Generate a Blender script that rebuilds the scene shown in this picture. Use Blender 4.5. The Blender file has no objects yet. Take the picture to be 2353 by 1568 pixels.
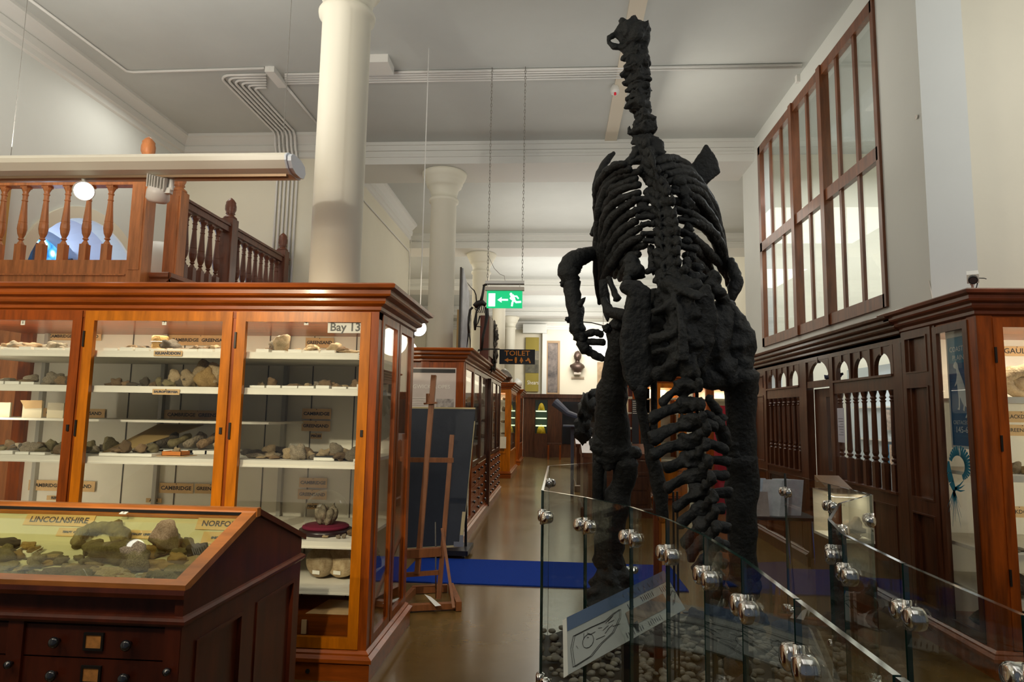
import bpy, bmesh, math, random
from mathutils import Vector, Matrix, noise, geometry
PI = math.pi
SC = bpy.context.scene
COL = SC.collection
rnd = random.Random(7)

# ------------------------------------------------------------------ camera
F, CX, CY, H = 1500.0, 1176.5, 784.0, 1.55
_p, _y, _r = math.radians(6.41), math.radians(3.90), math.radians(-0.97)
FW = Vector((-math.sin(_y) * math.cos(_p), math.cos(_y) * math.cos(_p), math.sin(_p)))
_rt = Vector((math.cos(_y), math.sin(_y), 0))
_dn = FW.cross(_rt)
RT = _rt * math.cos(_r) + _dn * math.sin(_r)
DN = -_rt * math.sin(_r) + _dn * math.cos(_r)
cam = bpy.data.objects.new('camera', bpy.data.cameras.new('camera'))
COL.objects.link(cam)
M = Matrix.Identity(4)
for i in range(3):
    M[i][0], M[i][1], M[i][2] = RT[i], -DN[i], -FW[i]
M.translation = (0, 0, H)
cam.matrix_world = M
cam.data.sensor_width = 36
cam.data.lens = F / 2353 * 36
cam.data.clip_start = 0.05
cam.data.clip_end = 200
SC.camera = cam

def W(px, py, X=None, Y=None, Z=None):
    """the point of the hall that is seen in a photo pixel, on a plane of known x, y or z"""
    v = FW + RT * ((px - CX) / F) + DN * ((py - CY) / F)
    t = X / v[0] if X is not None else Y / v[1] if Y is not None else (Z - H) / v[2]
    return Vector((0, 0, H)) + v * t

# ------------------------------------------------------------------ materials
def mat(name, col, rough=0.6, metal=0.0, var=0.0, vscale=6.0, stretch=(1, 1, 1), bump=0.0, bscale=40.0, coat=0.0, emit=None, estr=0.0, spec=0.5, rand=0.0, col2=None, rvar=0.0):
    m = bpy.data.materials.new(name)
    m.use_nodes = True
    nt = m.node_tree
    N, L = nt.nodes, nt.links
    b = N['Principled BSDF']
    b.inputs['Base Color'].default_value = (*col, 1)
    b.inputs['Roughness'].default_value = rough
    b.inputs['Metallic'].default_value = metal
    b.inputs['Specular IOR Level'].default_value = spec
    if coat:
        b.inputs['Coat Weight'].default_value = coat
        b.inputs['Coat Roughness'].default_value = 0.12
    if emit:
        b.inputs['Emission Color'].default_value = (*emit, 1)
        b.inputs['Emission Strength'].default_value = estr
    if var or bump or rand or col2:
        tc = N.new('ShaderNodeTexCoord')
        mp = N.new('ShaderNodeMapping')
        mp.inputs['Scale'].default_value = stretch
        L.new(tc.outputs['Object'], mp.inputs['Vector'])
    last = None
    if var or col2:
        n = N.new('ShaderNodeTexNoise')
        n.inputs['Scale'].default_value = vscale
        n.inputs['Detail'].default_value = 5
        n.inputs['Roughness'].default_value = 0.62
        L.new(mp.outputs[0], n.inputs['Vector'])
        cr = N.new('ShaderNodeValToRGB')
        c2 = col2 or tuple(min(1, c * (1 + var)) for c in col)
        c1 = col if col2 else tuple(c * (1 - var) for c in col)
        cr.color_ramp.elements[0].position = 0.33
        cr.color_ramp.elements[1].position = 0.67
        cr.color_ramp.elements[0].color = (*c1, 1)
        cr.color_ramp.elements[1].color = (*c2, 1)
        L.new(n.outputs['Fac'], cr.inputs['Fac'])
        last = cr.outputs['Color']
        if rvar:
            mr = N.new('ShaderNodeMapRange')
            mr.inputs['To Min'].default_value = rough - rvar
            mr.inputs['To Max'].default_value = rough + rvar
            L.new(n.outputs['Fac'], mr.inputs['Value'])
            L.new(mr.outputs[0], b.inputs['Roughness'])
    if rand:
        oi = N.new('ShaderNodeObjectInfo')
        hs = N.new('ShaderNodeHueSaturation')
        mr = N.new('ShaderNodeMapRange')
        mr.inputs['To Min'].default_value = 1 - rand
        mr.inputs['To Max'].default_value = 1 + rand
        L.new(oi.outputs['Random'], mr.inputs['Value'])
        L.new(mr.outputs[0], hs.inputs['Value'])
        if last is None:
            hs.inputs['Color'].default_value = (*col, 1)
        else:
            L.new(last, hs.inputs['Color'])
        last = hs.outputs['Color']
    if last is not None:
        L.new(last, b.inputs['Base Color'])
    if bump:
        n2 = N.new('ShaderNodeTexNoise')
        n2.inputs['Scale'].default_value = bscale
        n2.inputs['Detail'].default_value = 4
        L.new(mp.outputs[0], n2.inputs['Vector'])
        bp = N.new('ShaderNodeBump')
        bp.inputs['Strength'].default_value = bump
        bp.inputs['Distance'].default_value = 0.02
        L.new(n2.outputs['Fac'], bp.inputs['Height'])
        L.new(bp.outputs[0], b.inputs['Normal'])
    return m

def glassmat(name, tint, refl=1.0, ior=1.45):
    m = bpy.data.materials.new(name)
    m.use_nodes = True
    N, L = m.node_tree.nodes, m.node_tree.links
    N.clear()
    o = N.new('ShaderNodeOutputMaterial')
    mx = N.new('ShaderNodeMixShader')
    t = N.new('ShaderNodeBsdfTransparent')
    t.inputs['Color'].default_value = (*tint, 1)
    g = N.new('ShaderNodeBsdfGlossy')
    g.inputs['Roughness'].default_value = 0.0
    g.inputs['Color'].default_value = (refl, refl, refl, 1)
    # Schlick reflectance of a thin pane, the same from both faces
    f0 = ((ior - 1) / (ior + 1)) ** 2
    lw = N.new('ShaderNodeLayerWeight')
    lw.inputs['Blend'].default_value = 0.5
    pw = N.new('ShaderNodeMath'); pw.operation = 'POWER'; pw.inputs[1].default_value = 5.0
    ma = N.new('ShaderNodeMath'); ma.operation = 'MULTIPLY_ADD'
    ma.inputs[1].default_value = 1 - f0; ma.inputs[2].default_value = f0
    L.new(lw.outputs['Facing'], pw.inputs[0])
    L.new(pw.outputs[0], ma.inputs[0])
    L.new(ma.outputs[0], mx.inputs[0])
    L.new(t.outputs[0], mx.inputs[1])
    L.new(g.outputs[0], mx.inputs[2])
    L.new(mx.outputs[0], o.inputs['Surface'])
    return m

WOOD = mat("mahogany", (0.25, 0.05, 0.0025), 0.34, var=0.42, vscale=2.2, stretch=(9, 9, 1.0), coat=0.1, spec=0.35, bump=0.04, bscale=9)
WOODH = mat("mahogany_rail", (0.27, 0.058, 0.004), 0.3, var=0.35, vscale=2.2, stretch=(1, 6, 9), coat=0.18, spec=0.4, bump=0.03, bscale=9)
OAK = mat("spotlit_mahogany", (0.46, 0.135, 0.0025), 0.32, var=0.3, vscale=2.2, stretch=(8, 8, 1.0), coat=0.1, spec=0.35)  # mahogany with the warm spot's golden tone put into the colour
DARKW = mat('dark_oak', (0.082, 0.026, 0.010), 0.34, var=0.4, vscale=2.5, stretch=(9, 9, 1.0), coat=0.3, bump=0.05, bscale=9)
DESKW = mat('shaded_mahogany', (0.075, 0.013, 0.004), 0.38, var=0.35, vscale=2.0, stretch=(6, 6, 1.2), coat=0.1, spec=0.4)  # same wood as the desk lid, its weaker light put into the colour
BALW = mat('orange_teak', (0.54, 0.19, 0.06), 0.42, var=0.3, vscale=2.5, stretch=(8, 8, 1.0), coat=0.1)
EASW = mat('easel_beech', (0.27, 0.095, 0.030), 0.45, var=0.25, vscale=3, stretch=(8, 8, 1))
WHITEP = mat('case_white_paint', (0.86, 0.81, 0.70), 0.55, var=0.05, vscale=3)
CREAM = mat('cream_wall_paint', (0.80, 0.755, 0.61), 0.7, var=0.03, vscale=0.7, bump=0.03, bscale=30)
GREYW = mat('pale_wall_paint', (0.70, 0.72, 0.68), 0.7, var=0.03, vscale=0.7)
CEIL = mat('ceiling_paint', (0.58, 0.60, 0.57), 0.8, var=0.05, vscale=0.5)
TRIMP = mat('cornice_paint', (0.75, 0.75, 0.71), 0.65)
COLP = mat('column_paint', (0.84, 0.81, 0.68), 0.5, var=0.02, vscale=1)
FLOORM = mat("polished_linoleum", (0.140, 0.080, 0.018), 0.24, col2=(0.19, 0.115, 0.036), vscale=1.6, coat=0.2, bump=0.02, bscale=14, rvar=0.07)
MATM = mat('blue_mat', (0.010, 0.040, 0.26), 0.95, var=0.35, vscale=160, bump=0.4, bscale=200, spec=0.1)
BONE = mat('black_cast_bone', (0.014, 0.0155, 0.0155), 0.6, col2=(0.030, 0.032, 0.032), vscale=9, bump=0.7, bscale=34, spec=0.3)
GLASS = glassmat('case_glass', (0.95, 0.965, 0.96))
FGLASS = glassmat('screen_glass', (0.90, 0.93, 0.92))
FEDGE = mat('glass_edge', (0.02, 0.07, 0.055), 0.08, spec=1.0, coat=1.0)
CHROME = mat('chrome', (0.75, 0.72, 0.68), 0.12, 1.0)
BRASSY = mat('dark_metal', (0.05, 0.045, 0.04), 0.35, 0.8)
PAPER = mat('aged_paper', (0.70, 0.46, 0.23), 0.8, var=0.12, vscale=8)
PAPERW = mat('white_card', (0.82, 0.79, 0.71), 0.7, var=0.04, vscale=8)
INK = mat('black_ink', (0.012, 0.010, 0.010), 0.6)
BLUEINK = mat('faded_ink', (0.05, 0.055, 0.08), 0.7)
KNOB = mat('black_knob', (0.012, 0.012, 0.014), 0.18, coat=0.8)
BLACKP = mat('black_plastic', (0.012, 0.012, 0.014), 0.4)
WHITEM = mat('white_enamel', (0.80, 0.79, 0.75), 0.35)
SLATE = mat('slate_board', (0.035, 0.042, 0.056), 0.7, var=0.12, vscale=3, bump=0.05, spec=0.3)
BANB = mat('banner_blue', (0.005, 0.085, 0.22), 0.55)
BANB2 = mat('banner_light_blue', (0.01, 0.17, 0.30), 0.55)
BANT = mat('teal_print', (0.0, 0.15, 0.24), 0.5)
BANW = mat('banner_pale_print', (0.55, 0.60, 0.62), 0.6)
GREEN = mat('exit_green', (0.0, 0.45, 0.16), 0.5, emit=(0.0, 0.62, 0.22), estr=0.75)
EXW = mat('exit_white', (0.8, 0.9, 0.95), 0.5, emit=(0.75, 0.95, 1.0), estr=0.9)
ORANGE = mat('orange_lettering', (0.75, 0.24, 0.02), 0.5)
NAVY = mat('navy_sign', (0.004, 0.006, 0.014), 0.5)
PEB = mat('pebble_stone', (0.15, 0.125, 0.095), 0.6, col2=(0.36, 0.31, 0.24), vscale=5)
LAMP = mat('lamp_glow', (1, 1, 1), 0.5, emit=(1.0, 0.93, 0.82), estr=60)
GLOBE = mat('lit_globe', (1, 1, 1), 0.5, emit=(1.0, 0.95, 0.84), estr=2.6)
ST = [mat('fossil_brown', (0.11, 0.06, 0.028), 0.75, col2=(0.38, 0.25, 0.13), vscale=28, bump=0.6, bscale=60, rand=0.35),
      mat('fossil_grey', (0.13, 0.10, 0.068), 0.75, col2=(0.44, 0.36, 0.25), vscale=24, bump=0.6, bscale=60, rand=0.35),
      mat('fossil_dark', (0.03, 0.024, 0.018), 0.7, col2=(0.13, 0.10, 0.07), vscale=26, bump=0.6, bscale=60, rand=0.35),
      mat('fossil_tan', (0.30, 0.20, 0.10), 0.75, col2=(0.52, 0.40, 0.24), vscale=20, bump=0.5, bscale=60, rand=0.25),
      mat('fossil_ochre', (0.28, 0.16, 0.045), 0.75, col2=(0.45, 0.29, 0.11), vscale=20, bump=0.5, bscale=60, rand=0.2),
      mat('fossil_olive', (0.11, 0.085, 0.035), 0.7, col2=(0.27, 0.22, 0.11), vscale=18, bump=0.5, bscale=60, rand=0.15)]

# ------------------------------------------------------------------ mesh helpers
ORG = {}

class MB:
    def __init__(s):
        s.v, s.f, s.mi, s.cur = [], [], [], 0
    def m(s, i):
        s.cur = i
        return s
    def add(s, vs, fs, mi=None):
        o = len(s.v)
        s.v += [Vector(v) for v in vs]
        s.f += [[i + o for i in f] for f in fs]
        s.mi += [s.cur if mi is None else mi] * len(fs)
        return s
    def box(s, x0, x1, y0, y1, z0, z1):
        return s.add([(x, y, z) for x in (x0, x1) for y in (y0, y1) for z in (z0, z1)],
                     [(0, 1, 3, 2), (4, 6, 7, 5), (0, 4, 5, 1), (2, 3, 7, 6), (0, 2, 6, 4), (1, 5, 7, 3)])
    def obox(s, c, u, v, w):
        c, u, v, w = map(Vector, (c, u, v, w))
        return s.add([c + u * i + v * j + w * k for i in (-1, 1) for j in (-1, 1) for k in (-1, 1)],
                     [(0, 1, 3, 2), (4, 6, 7, 5), (0, 4, 5, 1), (2, 3, 7, 6), (0, 2, 6, 4), (1, 5, 7, 3)])
    def prism(s, poly, d):
        n = len(poly)
        P = [Vector(p) for p in poly]
        d = Vector(d)
        return s.add(P + [p + d for p in P], [list(range(n))[::-1], list(range(n, 2 * n))] +
                     [(i, (i + 1) % n, (i + 1) % n + n, i + n) for i in range(n)])
    def tube(s, pts, r, seg=8, cap=True, flat=1.0, rough=0.0):
        P = [Vector(p) for p in pts]
        R = r if isinstance(r, (list, tuple)) else [r] * len(P)
        up = None
        rings = []
        for i, p in enumerate(P):
            t = (P[min(i + 1, len(P) - 1)] - P[max(i - 1, 0)])
            t = t.normalized() if t.length > 1e-9 else Vector((0, 0, 1))
            if up is None:
                up = Vector((0, 0, 1)) if abs(t.z) < 0.9 else Vector((1, 0, 0))
            a = t.cross(up)
            a = a.normalized() if a.length > 1e-6 else Vector((1, 0, 0))
            b = a.cross(t)
            up = b
            ring = []
            for k in range(seg):
                an = 2 * PI * k / seg
                q = p + (a * math.cos(an) + b * math.sin(an) * flat) * R[i]
                if rough:
                    q += (q - p) * rough * noise.noise(q * (0.45 / max(R[i], 1e-4)))
                ring.append(q)
            rings.append(ring)
        vs = [q for ring in rings for q in ring]
        fs = []
        for i in range(len(P) - 1):
            for k in range(seg):
                a, b = i * seg + k, i * seg + (k + 1) % seg
                fs.append((a, b, b + seg, a + seg))
        if cap:
            fs.append(list(range(seg))[::-1])
            fs.append([len(vs) - seg + k for k in range(seg)])
        return s.add(vs, fs)
    def cyl(s, p, q, r, seg=12):
        return s.tube([p, q], r, seg)
    def lathe(s, prof, c=(0, 0, 0), seg=20, ax=None):
        c = Vector(c)
        M3 = Matrix.Identity(3) if ax is None else Vector((0, 0, 1)).rotation_difference(Vector(ax)).to_matrix()
        vs = [c + M3 @ Vector((r * math.cos(2 * PI * k / seg), r * math.sin(2 * PI * k / seg), z)) for r, z in prof for k in range(seg)]
        n = len(prof)
        fs = [(i * seg + k, i * seg + (k + 1) % seg, (i + 1) * seg + (k + 1) % seg, (i + 1) * seg + k) for i in range(n - 1) for k in range(seg)]
        fs += [list(range(seg))[::-1], [(n - 1) * seg + k for k in range(seg)]]
        return s.add(vs, fs)
    def ring(s, x0, x1, y0, y1, prof):
        """mitred moulding round a rectangle; profile of (offset outwards, height)"""
        vs = []
        for o, z in prof:
            vs += [(x0 - o, y0 - o, z), (x1 + o, y0 - o, z), (x1 + o, y1 + o, z), (x0 - o, y1 + o, z)]
        n = len(prof)
        fs = [(i * 4 + k, i * 4 + (k + 1) % 4, (i + 1) * 4 + (k + 1) % 4, (i + 1) * 4 + k) for i in range(n - 1) for k in range(4)]
        fs += [(3, 2, 1, 0), tuple((n - 1) * 4 + k for k in range(4))]
        return s.add(vs, fs)
    def frame(s, ax, a0, a1, z0, z1, d0, d1, w, wb=None):
        """rectangular frame; ax='x' runs along x with depth y, ax='y' runs along y with depth x"""
        wb = wb or w
        B = (lambda p, q, u, v: s.box(p, q, d0, d1, u, v)) if ax == 'x' else (lambda p, q, u, v: s.box(d0, d1, p, q, u, v))
        B(a0, a0 + w, z0, z1); B(a1 - w, a1, z0, z1)
        B(a0 + w, a1 - w, z1 - w, z1); B(a0 + w, a1 - w, z0, z0 + wb)
        return s
    def blob(s, c, r, rot=None, amp=0.15, freq=2.2, sub=2, seed=0.0):
        bm = bmesh.new()
        bmesh.ops.create_icosphere(bm, subdivisions=sub, radius=1)
        c = Vector(c)
        r = Vector(r) if not isinstance(r, (int, float)) else Vector((r, r, r))
        vs = []
        off = Vector((seed * 3.7, seed * 1.3, seed * 7.1))
        for v in bm.verts:
            q = v.co * (1 + amp * noise.noise(v.co * freq + off) * 2)
            q = Vector((q.x * r.x, q.y * r.y, q.z * r.z))
            if rot is not None:
                q = rot @ q
            vs.append(q + c)
        fs = [[v.index for v in f.verts] for f in bm.faces]
        bm.free()
        return s.add(vs, fs)
    def build(s, name, mats, parent=None, smooth=False, normals=True):
        if not isinstance(mats, (list, tuple)):
            mats = [mats]
        if parent is None:
            xs = [v.x for v in s.v]; ys = [v.y for v in s.v]
            org = Vector(((min(xs) + max(xs)) / 2, (min(ys) + max(ys)) / 2, min(v.z for v in s.v)))
        else:
            org = ORG[parent]
        me = bpy.data.meshes.new(name)
        me.from_pydata([v - org for v in s.v], [], s.f)
        for m_ in mats:
            me.materials.append(m_)
        for p, i in zip(me.polygons, s.mi):
            p.material_index = i
            p.use_smooth = smooth
        if normals:
            bm = bmesh.new()
            bm.from_mesh(me)
            bmesh.ops.recalc_face_normals(bm, faces=bm.faces)
            bm.to_mesh(me)
            bm.free()
        o = bpy.data.objects.new(name, me)
        COL.objects.link(o)
        ORG[o] = org
        if parent is None:
            o.location = org
        else:
            o.parent = parent
        return o

def tag(o, label=None, cat=None, group=None, kind=None):
    if label: o['label'] = label
    if cat: o['category'] = cat
    if group: o['group'] = group
    if kind: o['kind'] = kind
    return o

def thing(name, label, cat, loc=(0, 0, 0), group=None):
    o = bpy.data.objects.new(name, None)
    o.empty_display_size = 0.1
    COL.objects.link(o)
    o.location = loc
    ORG[o] = Vector(loc)
    return tag(o, label, cat, group)

def struct(name, mb, m, smooth=False):
    return tag(mb.build(name, m, None, smooth), kind='structure')

def kids(o):
    return [c for c in bpy.data.objects if c.parent == o]

def dup(o, loc=None, label=None, rz=None, sc=None, ro=None):
    def cp(a, par):
        c = a.copy()
        COL.objects.link(c)
        if par is not None:
            c.parent = par
        for ch in TREE.get(a, []):
            cp(ch, c)
        return c
    if o not in TREE:
        def reg(a):
            TREE[a] = kids(a)
            for k in TREE[a]: reg(k)
        reg(o)
    r = cp(o, None)
    if loc is not None: r.location = loc
    if label: r['label'] = label
    if rz is not None: r.rotation_euler = (0, 0, rz)
    if ro is not None: r.rotation_euler = ro
    if sc is not None: r.scale = sc if not isinstance(sc, (int, float)) else (sc, sc, sc)
    return r
TREE = {}

def text(s, size, origin, u, v, m, parent, name='lettering', depth=0.0008, bold=0.0, align='CENTER', stretch=1.0, kind=None, fit=None):
    """raised lettering; u = reading direction, v = up direction"""
    cu = bpy.data.curves.new('t', 'FONT')
    cu.body = s
    cu.size = size
    cu.align_x = align
    cu.align_y = 'CENTER'
    cu.offset = bold
    cu.resolution_u = 2
    o = bpy.data.objects.new('t', cu)
    COL.objects.link(o)
    dg = bpy.context.evaluated_depsgraph_get()
    me = bpy.data.meshes.new_from_object(o.evaluated_get(dg))
    bpy.data.objects.remove(o)
    u, v, origin = Vector(u).normalized(), Vector(v).normalized(), Vector(origin)
    n = u.cross(v)
    mb = MB()
    kx = ky = 1.0
    if fit and len(me.vertices):
        xs = [q.co.x for q in me.vertices]
        wd_ = (max(xs) - min(xs)) * stretch
        if wd_ > fit:
            kx = fit / wd_
            ky = max(kx, 0.75)
    vs = [origin + u * (q.co.x * stretch * kx) + v * q.co.y * ky + n * depth for q in me.vertices]
    mb.add(vs, [list(p.vertices) for p in me.polygons])
    bpy.data.meshes.remove(me)
    if not mb.v:
        return None
    return mb.build(name, m, parent, normals=False)

def area(name, loc, size, power, color=(1, 0.9, 0.75), rot=(0, 0, 0), sy=None, spread=None):
    l = bpy.data.lights.new(name, 'AREA')
    l.energy = power
    l.color = color
    l.size = size
    if sy:
        l.shape = 'RECTANGLE'
        l.size_y = sy
    if spread: l.spread = spread
    o = bpy.data.objects.new(name, l)
    COL.objects.link(o)
    o.location = loc
    o.rotation_euler = rot
    return o

def spot(name, loc, target, power, ang=60, color=(1, 0.86, 0.66), r=0.04, blend=0.6):
    l = bpy.data.lights.new(name, 'SPOT')
    l.energy = power
    l.color = color
    l.spot_size = math.radians(ang)
    l.spot_blend = blend
    l.shadow_soft_size = r
    o = bpy.data.objects.new(name, l)
    COL.objects.link(o)
    o.location = loc
    o.rotation_euler = (Vector(target) - Vector(loc)).to_track_quat('-Z', 'Y').to_euler()
    return o
# ------------------------------------------------------------------ the room
ZC = 5.75
struct('floor', MB().box(-9, 6.6, -2.5, 31, -0.1, 0), FLOORM)
struct('ceiling', MB().box(-9, 6.6, -2.5, 31, ZC, ZC + 0.2), CEIL)
# right hand side: wall with the tall internal window, pier and bay wall
w = MB()
w.box(2.95, 3.12, 5.28, 9.43, 5.48, ZC)
w.box(2.95, 3.12, 9.43, 10.3, 2.2, ZC)
w.box(2.95, 3.12, 9.25, 10.3, 0, 2.2)
w.box(2.95, 3.12, 5.97, 9.43, 2.33, 2.58)
struct('wall_right', w, GREYW)
struct('wall_pier', MB().box(2.95, 3.31, 5.28, 5.97, 0, ZC), GREYW)
struct('wall_bay', MB().box(3.31, 6.6, 5.62, 5.8, 0, ZC), CREAM)
struct('wall_office', MB().box(6.4, 6.6, 5.8, 10.3, 0, ZC), GREYW)
struct('wall_office_end', MB().box(3.12, 6.4, 10.3, 10.45, 0, ZC), CREAM)
struct('wall_far_right', MB().box(4.6, 4.8, 10.45, 29.5, 0, ZC), CREAM)
struct('wall_end', MB().box(-9, 4.8, 29.5, 29.7, 0, ZC), CREAM)
struct('wall_near_right', MB().box(6.4, 6.6, -2.5, 5.62, 0, ZC), CREAM)
# left hand side
struct('wall_left', MB().box(-9, -3.3, 9.4, 14.1, 0, ZC), CREAM)
struct('wall_left_bay', MB().box(-6.2, -6.0, 14.1, 29.5, 0, ZC), CREAM)
# side wall of the gallery bay, with an arched window recess
AY, AZ0, AR = 7.62, 2.85, 1.02
w = MB()
w.box(-6.05, -5.82, -2.5, AY - AR, 0, ZC)
w.box(-6.05, -5.82, AY + AR, 9.4, 0, ZC)
w.box(-6.05, -5.82, AY - AR, AY + AR, 0, AZ0 - 0.3)
n = 24
for i in range(n):
    a, b = PI * i / n, PI * (i + 1) / n
    y0, y1 = AY + AR * math.cos(a), AY + AR * math.cos(b)
    z0, z1 = AZ0 + AR * math.sin(a), AZ0 + AR * math.sin(b)
    w.prism([(-6.05, y0, z0), (-6.05, y0, ZC), (-6.05, y1, ZC), (-6.05, y1, z1)], (0.23, 0, 0))
struct('wall_left_side', w, GREYW)
w = MB()
for i in range(n):
    a, b = PI * i / n, PI * (i + 1) / n
    for R0, R1, x0, x1 in ((AR, AR + 0.14, -5.82, -5.79), ):
        w.prism([(x0, AY + R0 * math.cos(a), AZ0 + R0 * math.sin(a)), (x0, AY + R1 * math.cos(a), AZ0 + R1 * math.sin(a)),
                 (x0, AY + R1 * math.cos(b), AZ0 + R1 * math.sin(b)), (x0, AY + R0 * math.cos(b), AZ0 + R0 * math.sin(b))], (x1 - x0, 0, 0))
struct('trim_1', w, CREAM)
# splayed recess behind the arch and its leaded window
w = MB()
for i in range(n):
    a, b = PI * i / n, PI * (i + 1) / n
    R0, R1 = AR, AR * 0.86
    w.add([(-6.05, AY + R0 * math.cos(a), AZ0 + R0 * math.sin(a)), (-6.05, AY + R0 * math.cos(b), AZ0 + R0 * math.sin(b)),
           (-6.6, AY + R1 * math.cos(b), AZ0 + R1 * math.sin(b)), (-6.6, AY + R1 * math.cos(a), AZ0 + R1 * math.sin(a))], [(0, 1, 2, 3)])
w.box(-6.6, -6.05, AY - AR, AY + AR, AZ0 - 0.32, AZ0 - 0.3)
struct('wall_recess', w, mat('recess_plaster', (0.62, 0.66, 0.78), 0.7))
m = bpy.data.materials.new('leaded_blue_glass')
m.use_nodes = True
nt = m.node_tree
bs = nt.nodes['Principled BSDF']
tc = nt.nodes.new('ShaderNodeTexCoord')
vo = nt.nodes.new('ShaderNodeTexVoronoi')
vo.inputs['Scale'].default_value = 9
cr = nt.nodes.new('ShaderNodeValToRGB')
e = cr.color_ramp.elements
e[0].position, e[0].color = 0.15, (0.9, 0.97, 1, 1)
e[1].position, e[1].color = 0.75, (0.02, 0.16, 0.42, 1)
e.new(0.45).color = (0.10, 0.42, 0.75, 1)
nt.links.new(tc.outputs['Object'], vo.inputs['Vector'])
nt.links.new(vo.outputs['Distance'], cr.inputs['Fac'])
nt.links.new(cr.outputs[0], bs.inputs['Base Color'])
nt.links.new(cr.outputs[0], bs.inputs['Emission Color'])
bs.inputs['Emission Strength'].default_value = 1.6
w = MB().box(-6.65, -6.6, AY - AR, AY + AR, AZ0 - 0.3, AZ0 + AR)
struct('window_2', w, m)
w = MB()
w.box(-6.6, -6.54, AY - 0.05, AY + 0.05, AZ0 - 0.3, AZ0 + 0.75)
w.obox((-6.54, AY - 0.32, AZ0 + 0.35), (0.03, 0, 0), (0, 0.04, 0.04), (0, -0.3, 0.3))
w.obox((-6.54, AY + 0.32, AZ0 + 0.35), (0.03, 0, 0), (0, 0.04, -0.04), (0, 0.3, 0.3))
struct('trim_2', w, mat('lead_frame', (0.10, 0.10, 0.12), 0.6))

# mouldings
CP = [(0, -0.36), (0.03, -0.34), (0.03, -0.27), (0.06, -0.25), (0.07, -0.17), (0.05, -0.15), (0.13, -0.06), (0.16, -0.04), (0.16, 0)]
def cornice_y(x, y0, y1, sgn, z=ZC, k=1.0):
    mb = MB()
    prof = [(x, 0, z - 0.36 * k)] + [(x + sgn * o * k, 0, z + h * k) for o, h in CP] + [(x, 0, z)]
    mb.prism([(a, y0, c) for a, _, c in prof], (0, y1 - y0, 0))
    return mb
def cornice_x(y, x0, x1, sgn, z=ZC, k=1.0):
    mb = MB()
    prof = [(0, y, z - 0.36 * k)] + [(0, y + sgn * o * k, z + h * k) for o, h in CP] + [(0, y, z)]
    mb.prism([(x0, b, c) for _, b, c in prof], (x1 - x0, 0, 0))
    return mb
struct('trim_3', cornice_y(-5.82, -2.5, 9.4, 1), TRIMP)
struct('trim_4', cornice_x(9.4, -5.82, -3.3, -1), TRIMP)
struct('trim_5', cornice_y(-3.3, 9.4, 14.1, 1), TRIMP)
struct('trim_6', cornice_x(29.5, -6.0, 4.6, -1), TRIMP)
for i, yb in enumerate((10.12, 15.3, 20.5, 25.7)):
    x0, x1 = -3.3 if i == 0 else -6.0, 2.95 if i == 0 else 4.6
    w = MB().box(x0, x1, yb - 0.42, yb + 0.42, 5.41, ZC)
    for o in (-1, 1):
        w.box(x0, x1, yb + o * 0.42 - 0.035, yb + o * 0.42 + 0.035, 5.62, ZC)
        w.box(x0, x1, yb + o * 0.42 - 0.02, yb + o * 0.42 + 0.02, 5.52, 5.56)
        w.box(x0, x1, yb + o * 0.42 - 0.06, yb + o * 0.42 + 0.06, 5.70, ZC)
    tag(w.build('ceiling_beam', TRIMP), kind='structure')
# skirting of the partition wall end
struct('baseboard_left', MB().box(-3.3, -3.26, 9.4, 14.1, 0, 0.2), DARKW)

# columns
def column(x, y):
    r = 0.205
    prof = [(0.207, 0), (r, 0.28), (r, 4.90), (r + 0.03, 4.92), (r + 0.035, 4.955), (r + 0.02, 4.98), (r - 0.002, 4.99),
            (r + 0.005, 5.05), (r + 0.03, 5.13), (r + 0.055, 5.17), (r + 0.075, 5.18), (r + 0.075, 5.21), (r + 0.095, 5.23), (r + 0.10, 5.27), (r + 0.125, 5.30),
            (r + 0.15, 5.36), (r + 0.155, 5.40), (r + 0.14, 5.41)]
    o = MB().lathe(prof, (x, y, 0), 40).build('column', COLP, None, True)
    o.data.polygons.foreach_set('use_smooth', [True] * len(o.data.polygons))
    return tag(o, kind='structure')
for y in (5.19, 10.12, 15.45, 25.7):
    column(-1.83, y)
column(-1.83, 20.5)

# tall internal window in the right wall (oak frame)
w = MB()
X0, X1 = 2.925, 2.985
def yb(a, b, z0, z1, x0=X0, x1=X1): w.box(x0, x1, a, b, z0, z1)
yb(5.97, 9.43, 2.56, 2.68); yb(5.97, 9.43, 5.38, 5.5)
yb(5.94, 6.0, 2.56, 5.5); yb(9.35, 9.45, 2.56, 5.5)
yb(5.97, 9.43, 3.93, 4.06)
for y in (7.18, 8.08):
    yb(y - 0.05, y + 0.05, 2.56, 5.5, X0 - 0.02, X1 + 0.02)
fr = struct('window_1', w, mat('window_oak', (0.16, 0.05, 0.016), 0.35, var=0.35, vscale=2.5, stretch=(8, 8, 1), coat=0.3))
w = MB()
for a in (6.38, 6.79, 7.62, 8.52, 8.95):
    w.box(X0 + 0.01, X1 - 0.02, a - 0.025, a + 0.025, 2.68, 3.93)
    w.box(X0 + 0.01, X1 - 0.02, a - 0.025, a + 0.025, 4.06, 5.38)
w.build('window_frame', fr.data.materials[0], fr)
MB().box(2.955, 2.96, 6.0, 9.37, 2.66, 5.4).build('pane', GLASS, fr)
# far windows seen through the internal window (light from the office side)
w = MB().box(6.33, 6.4, 6.6, 6.7, 2.4, 5.0)
for a, b, c, d in ((6.6, 9.2, 2.4, 2.5), (6.6, 9.2, 4.9, 5.0), (9.1, 9.2, 2.4, 5.0), (7.85, 7.95, 2.4, 5.0), (6.6, 9.2, 3.5, 3.6)):
    w.box(6.33, 6.4, a, b, c, d)
struct('trim_7', w, mat('grey_frame', (0.45, 0.42, 0.33), 0.6))

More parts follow.
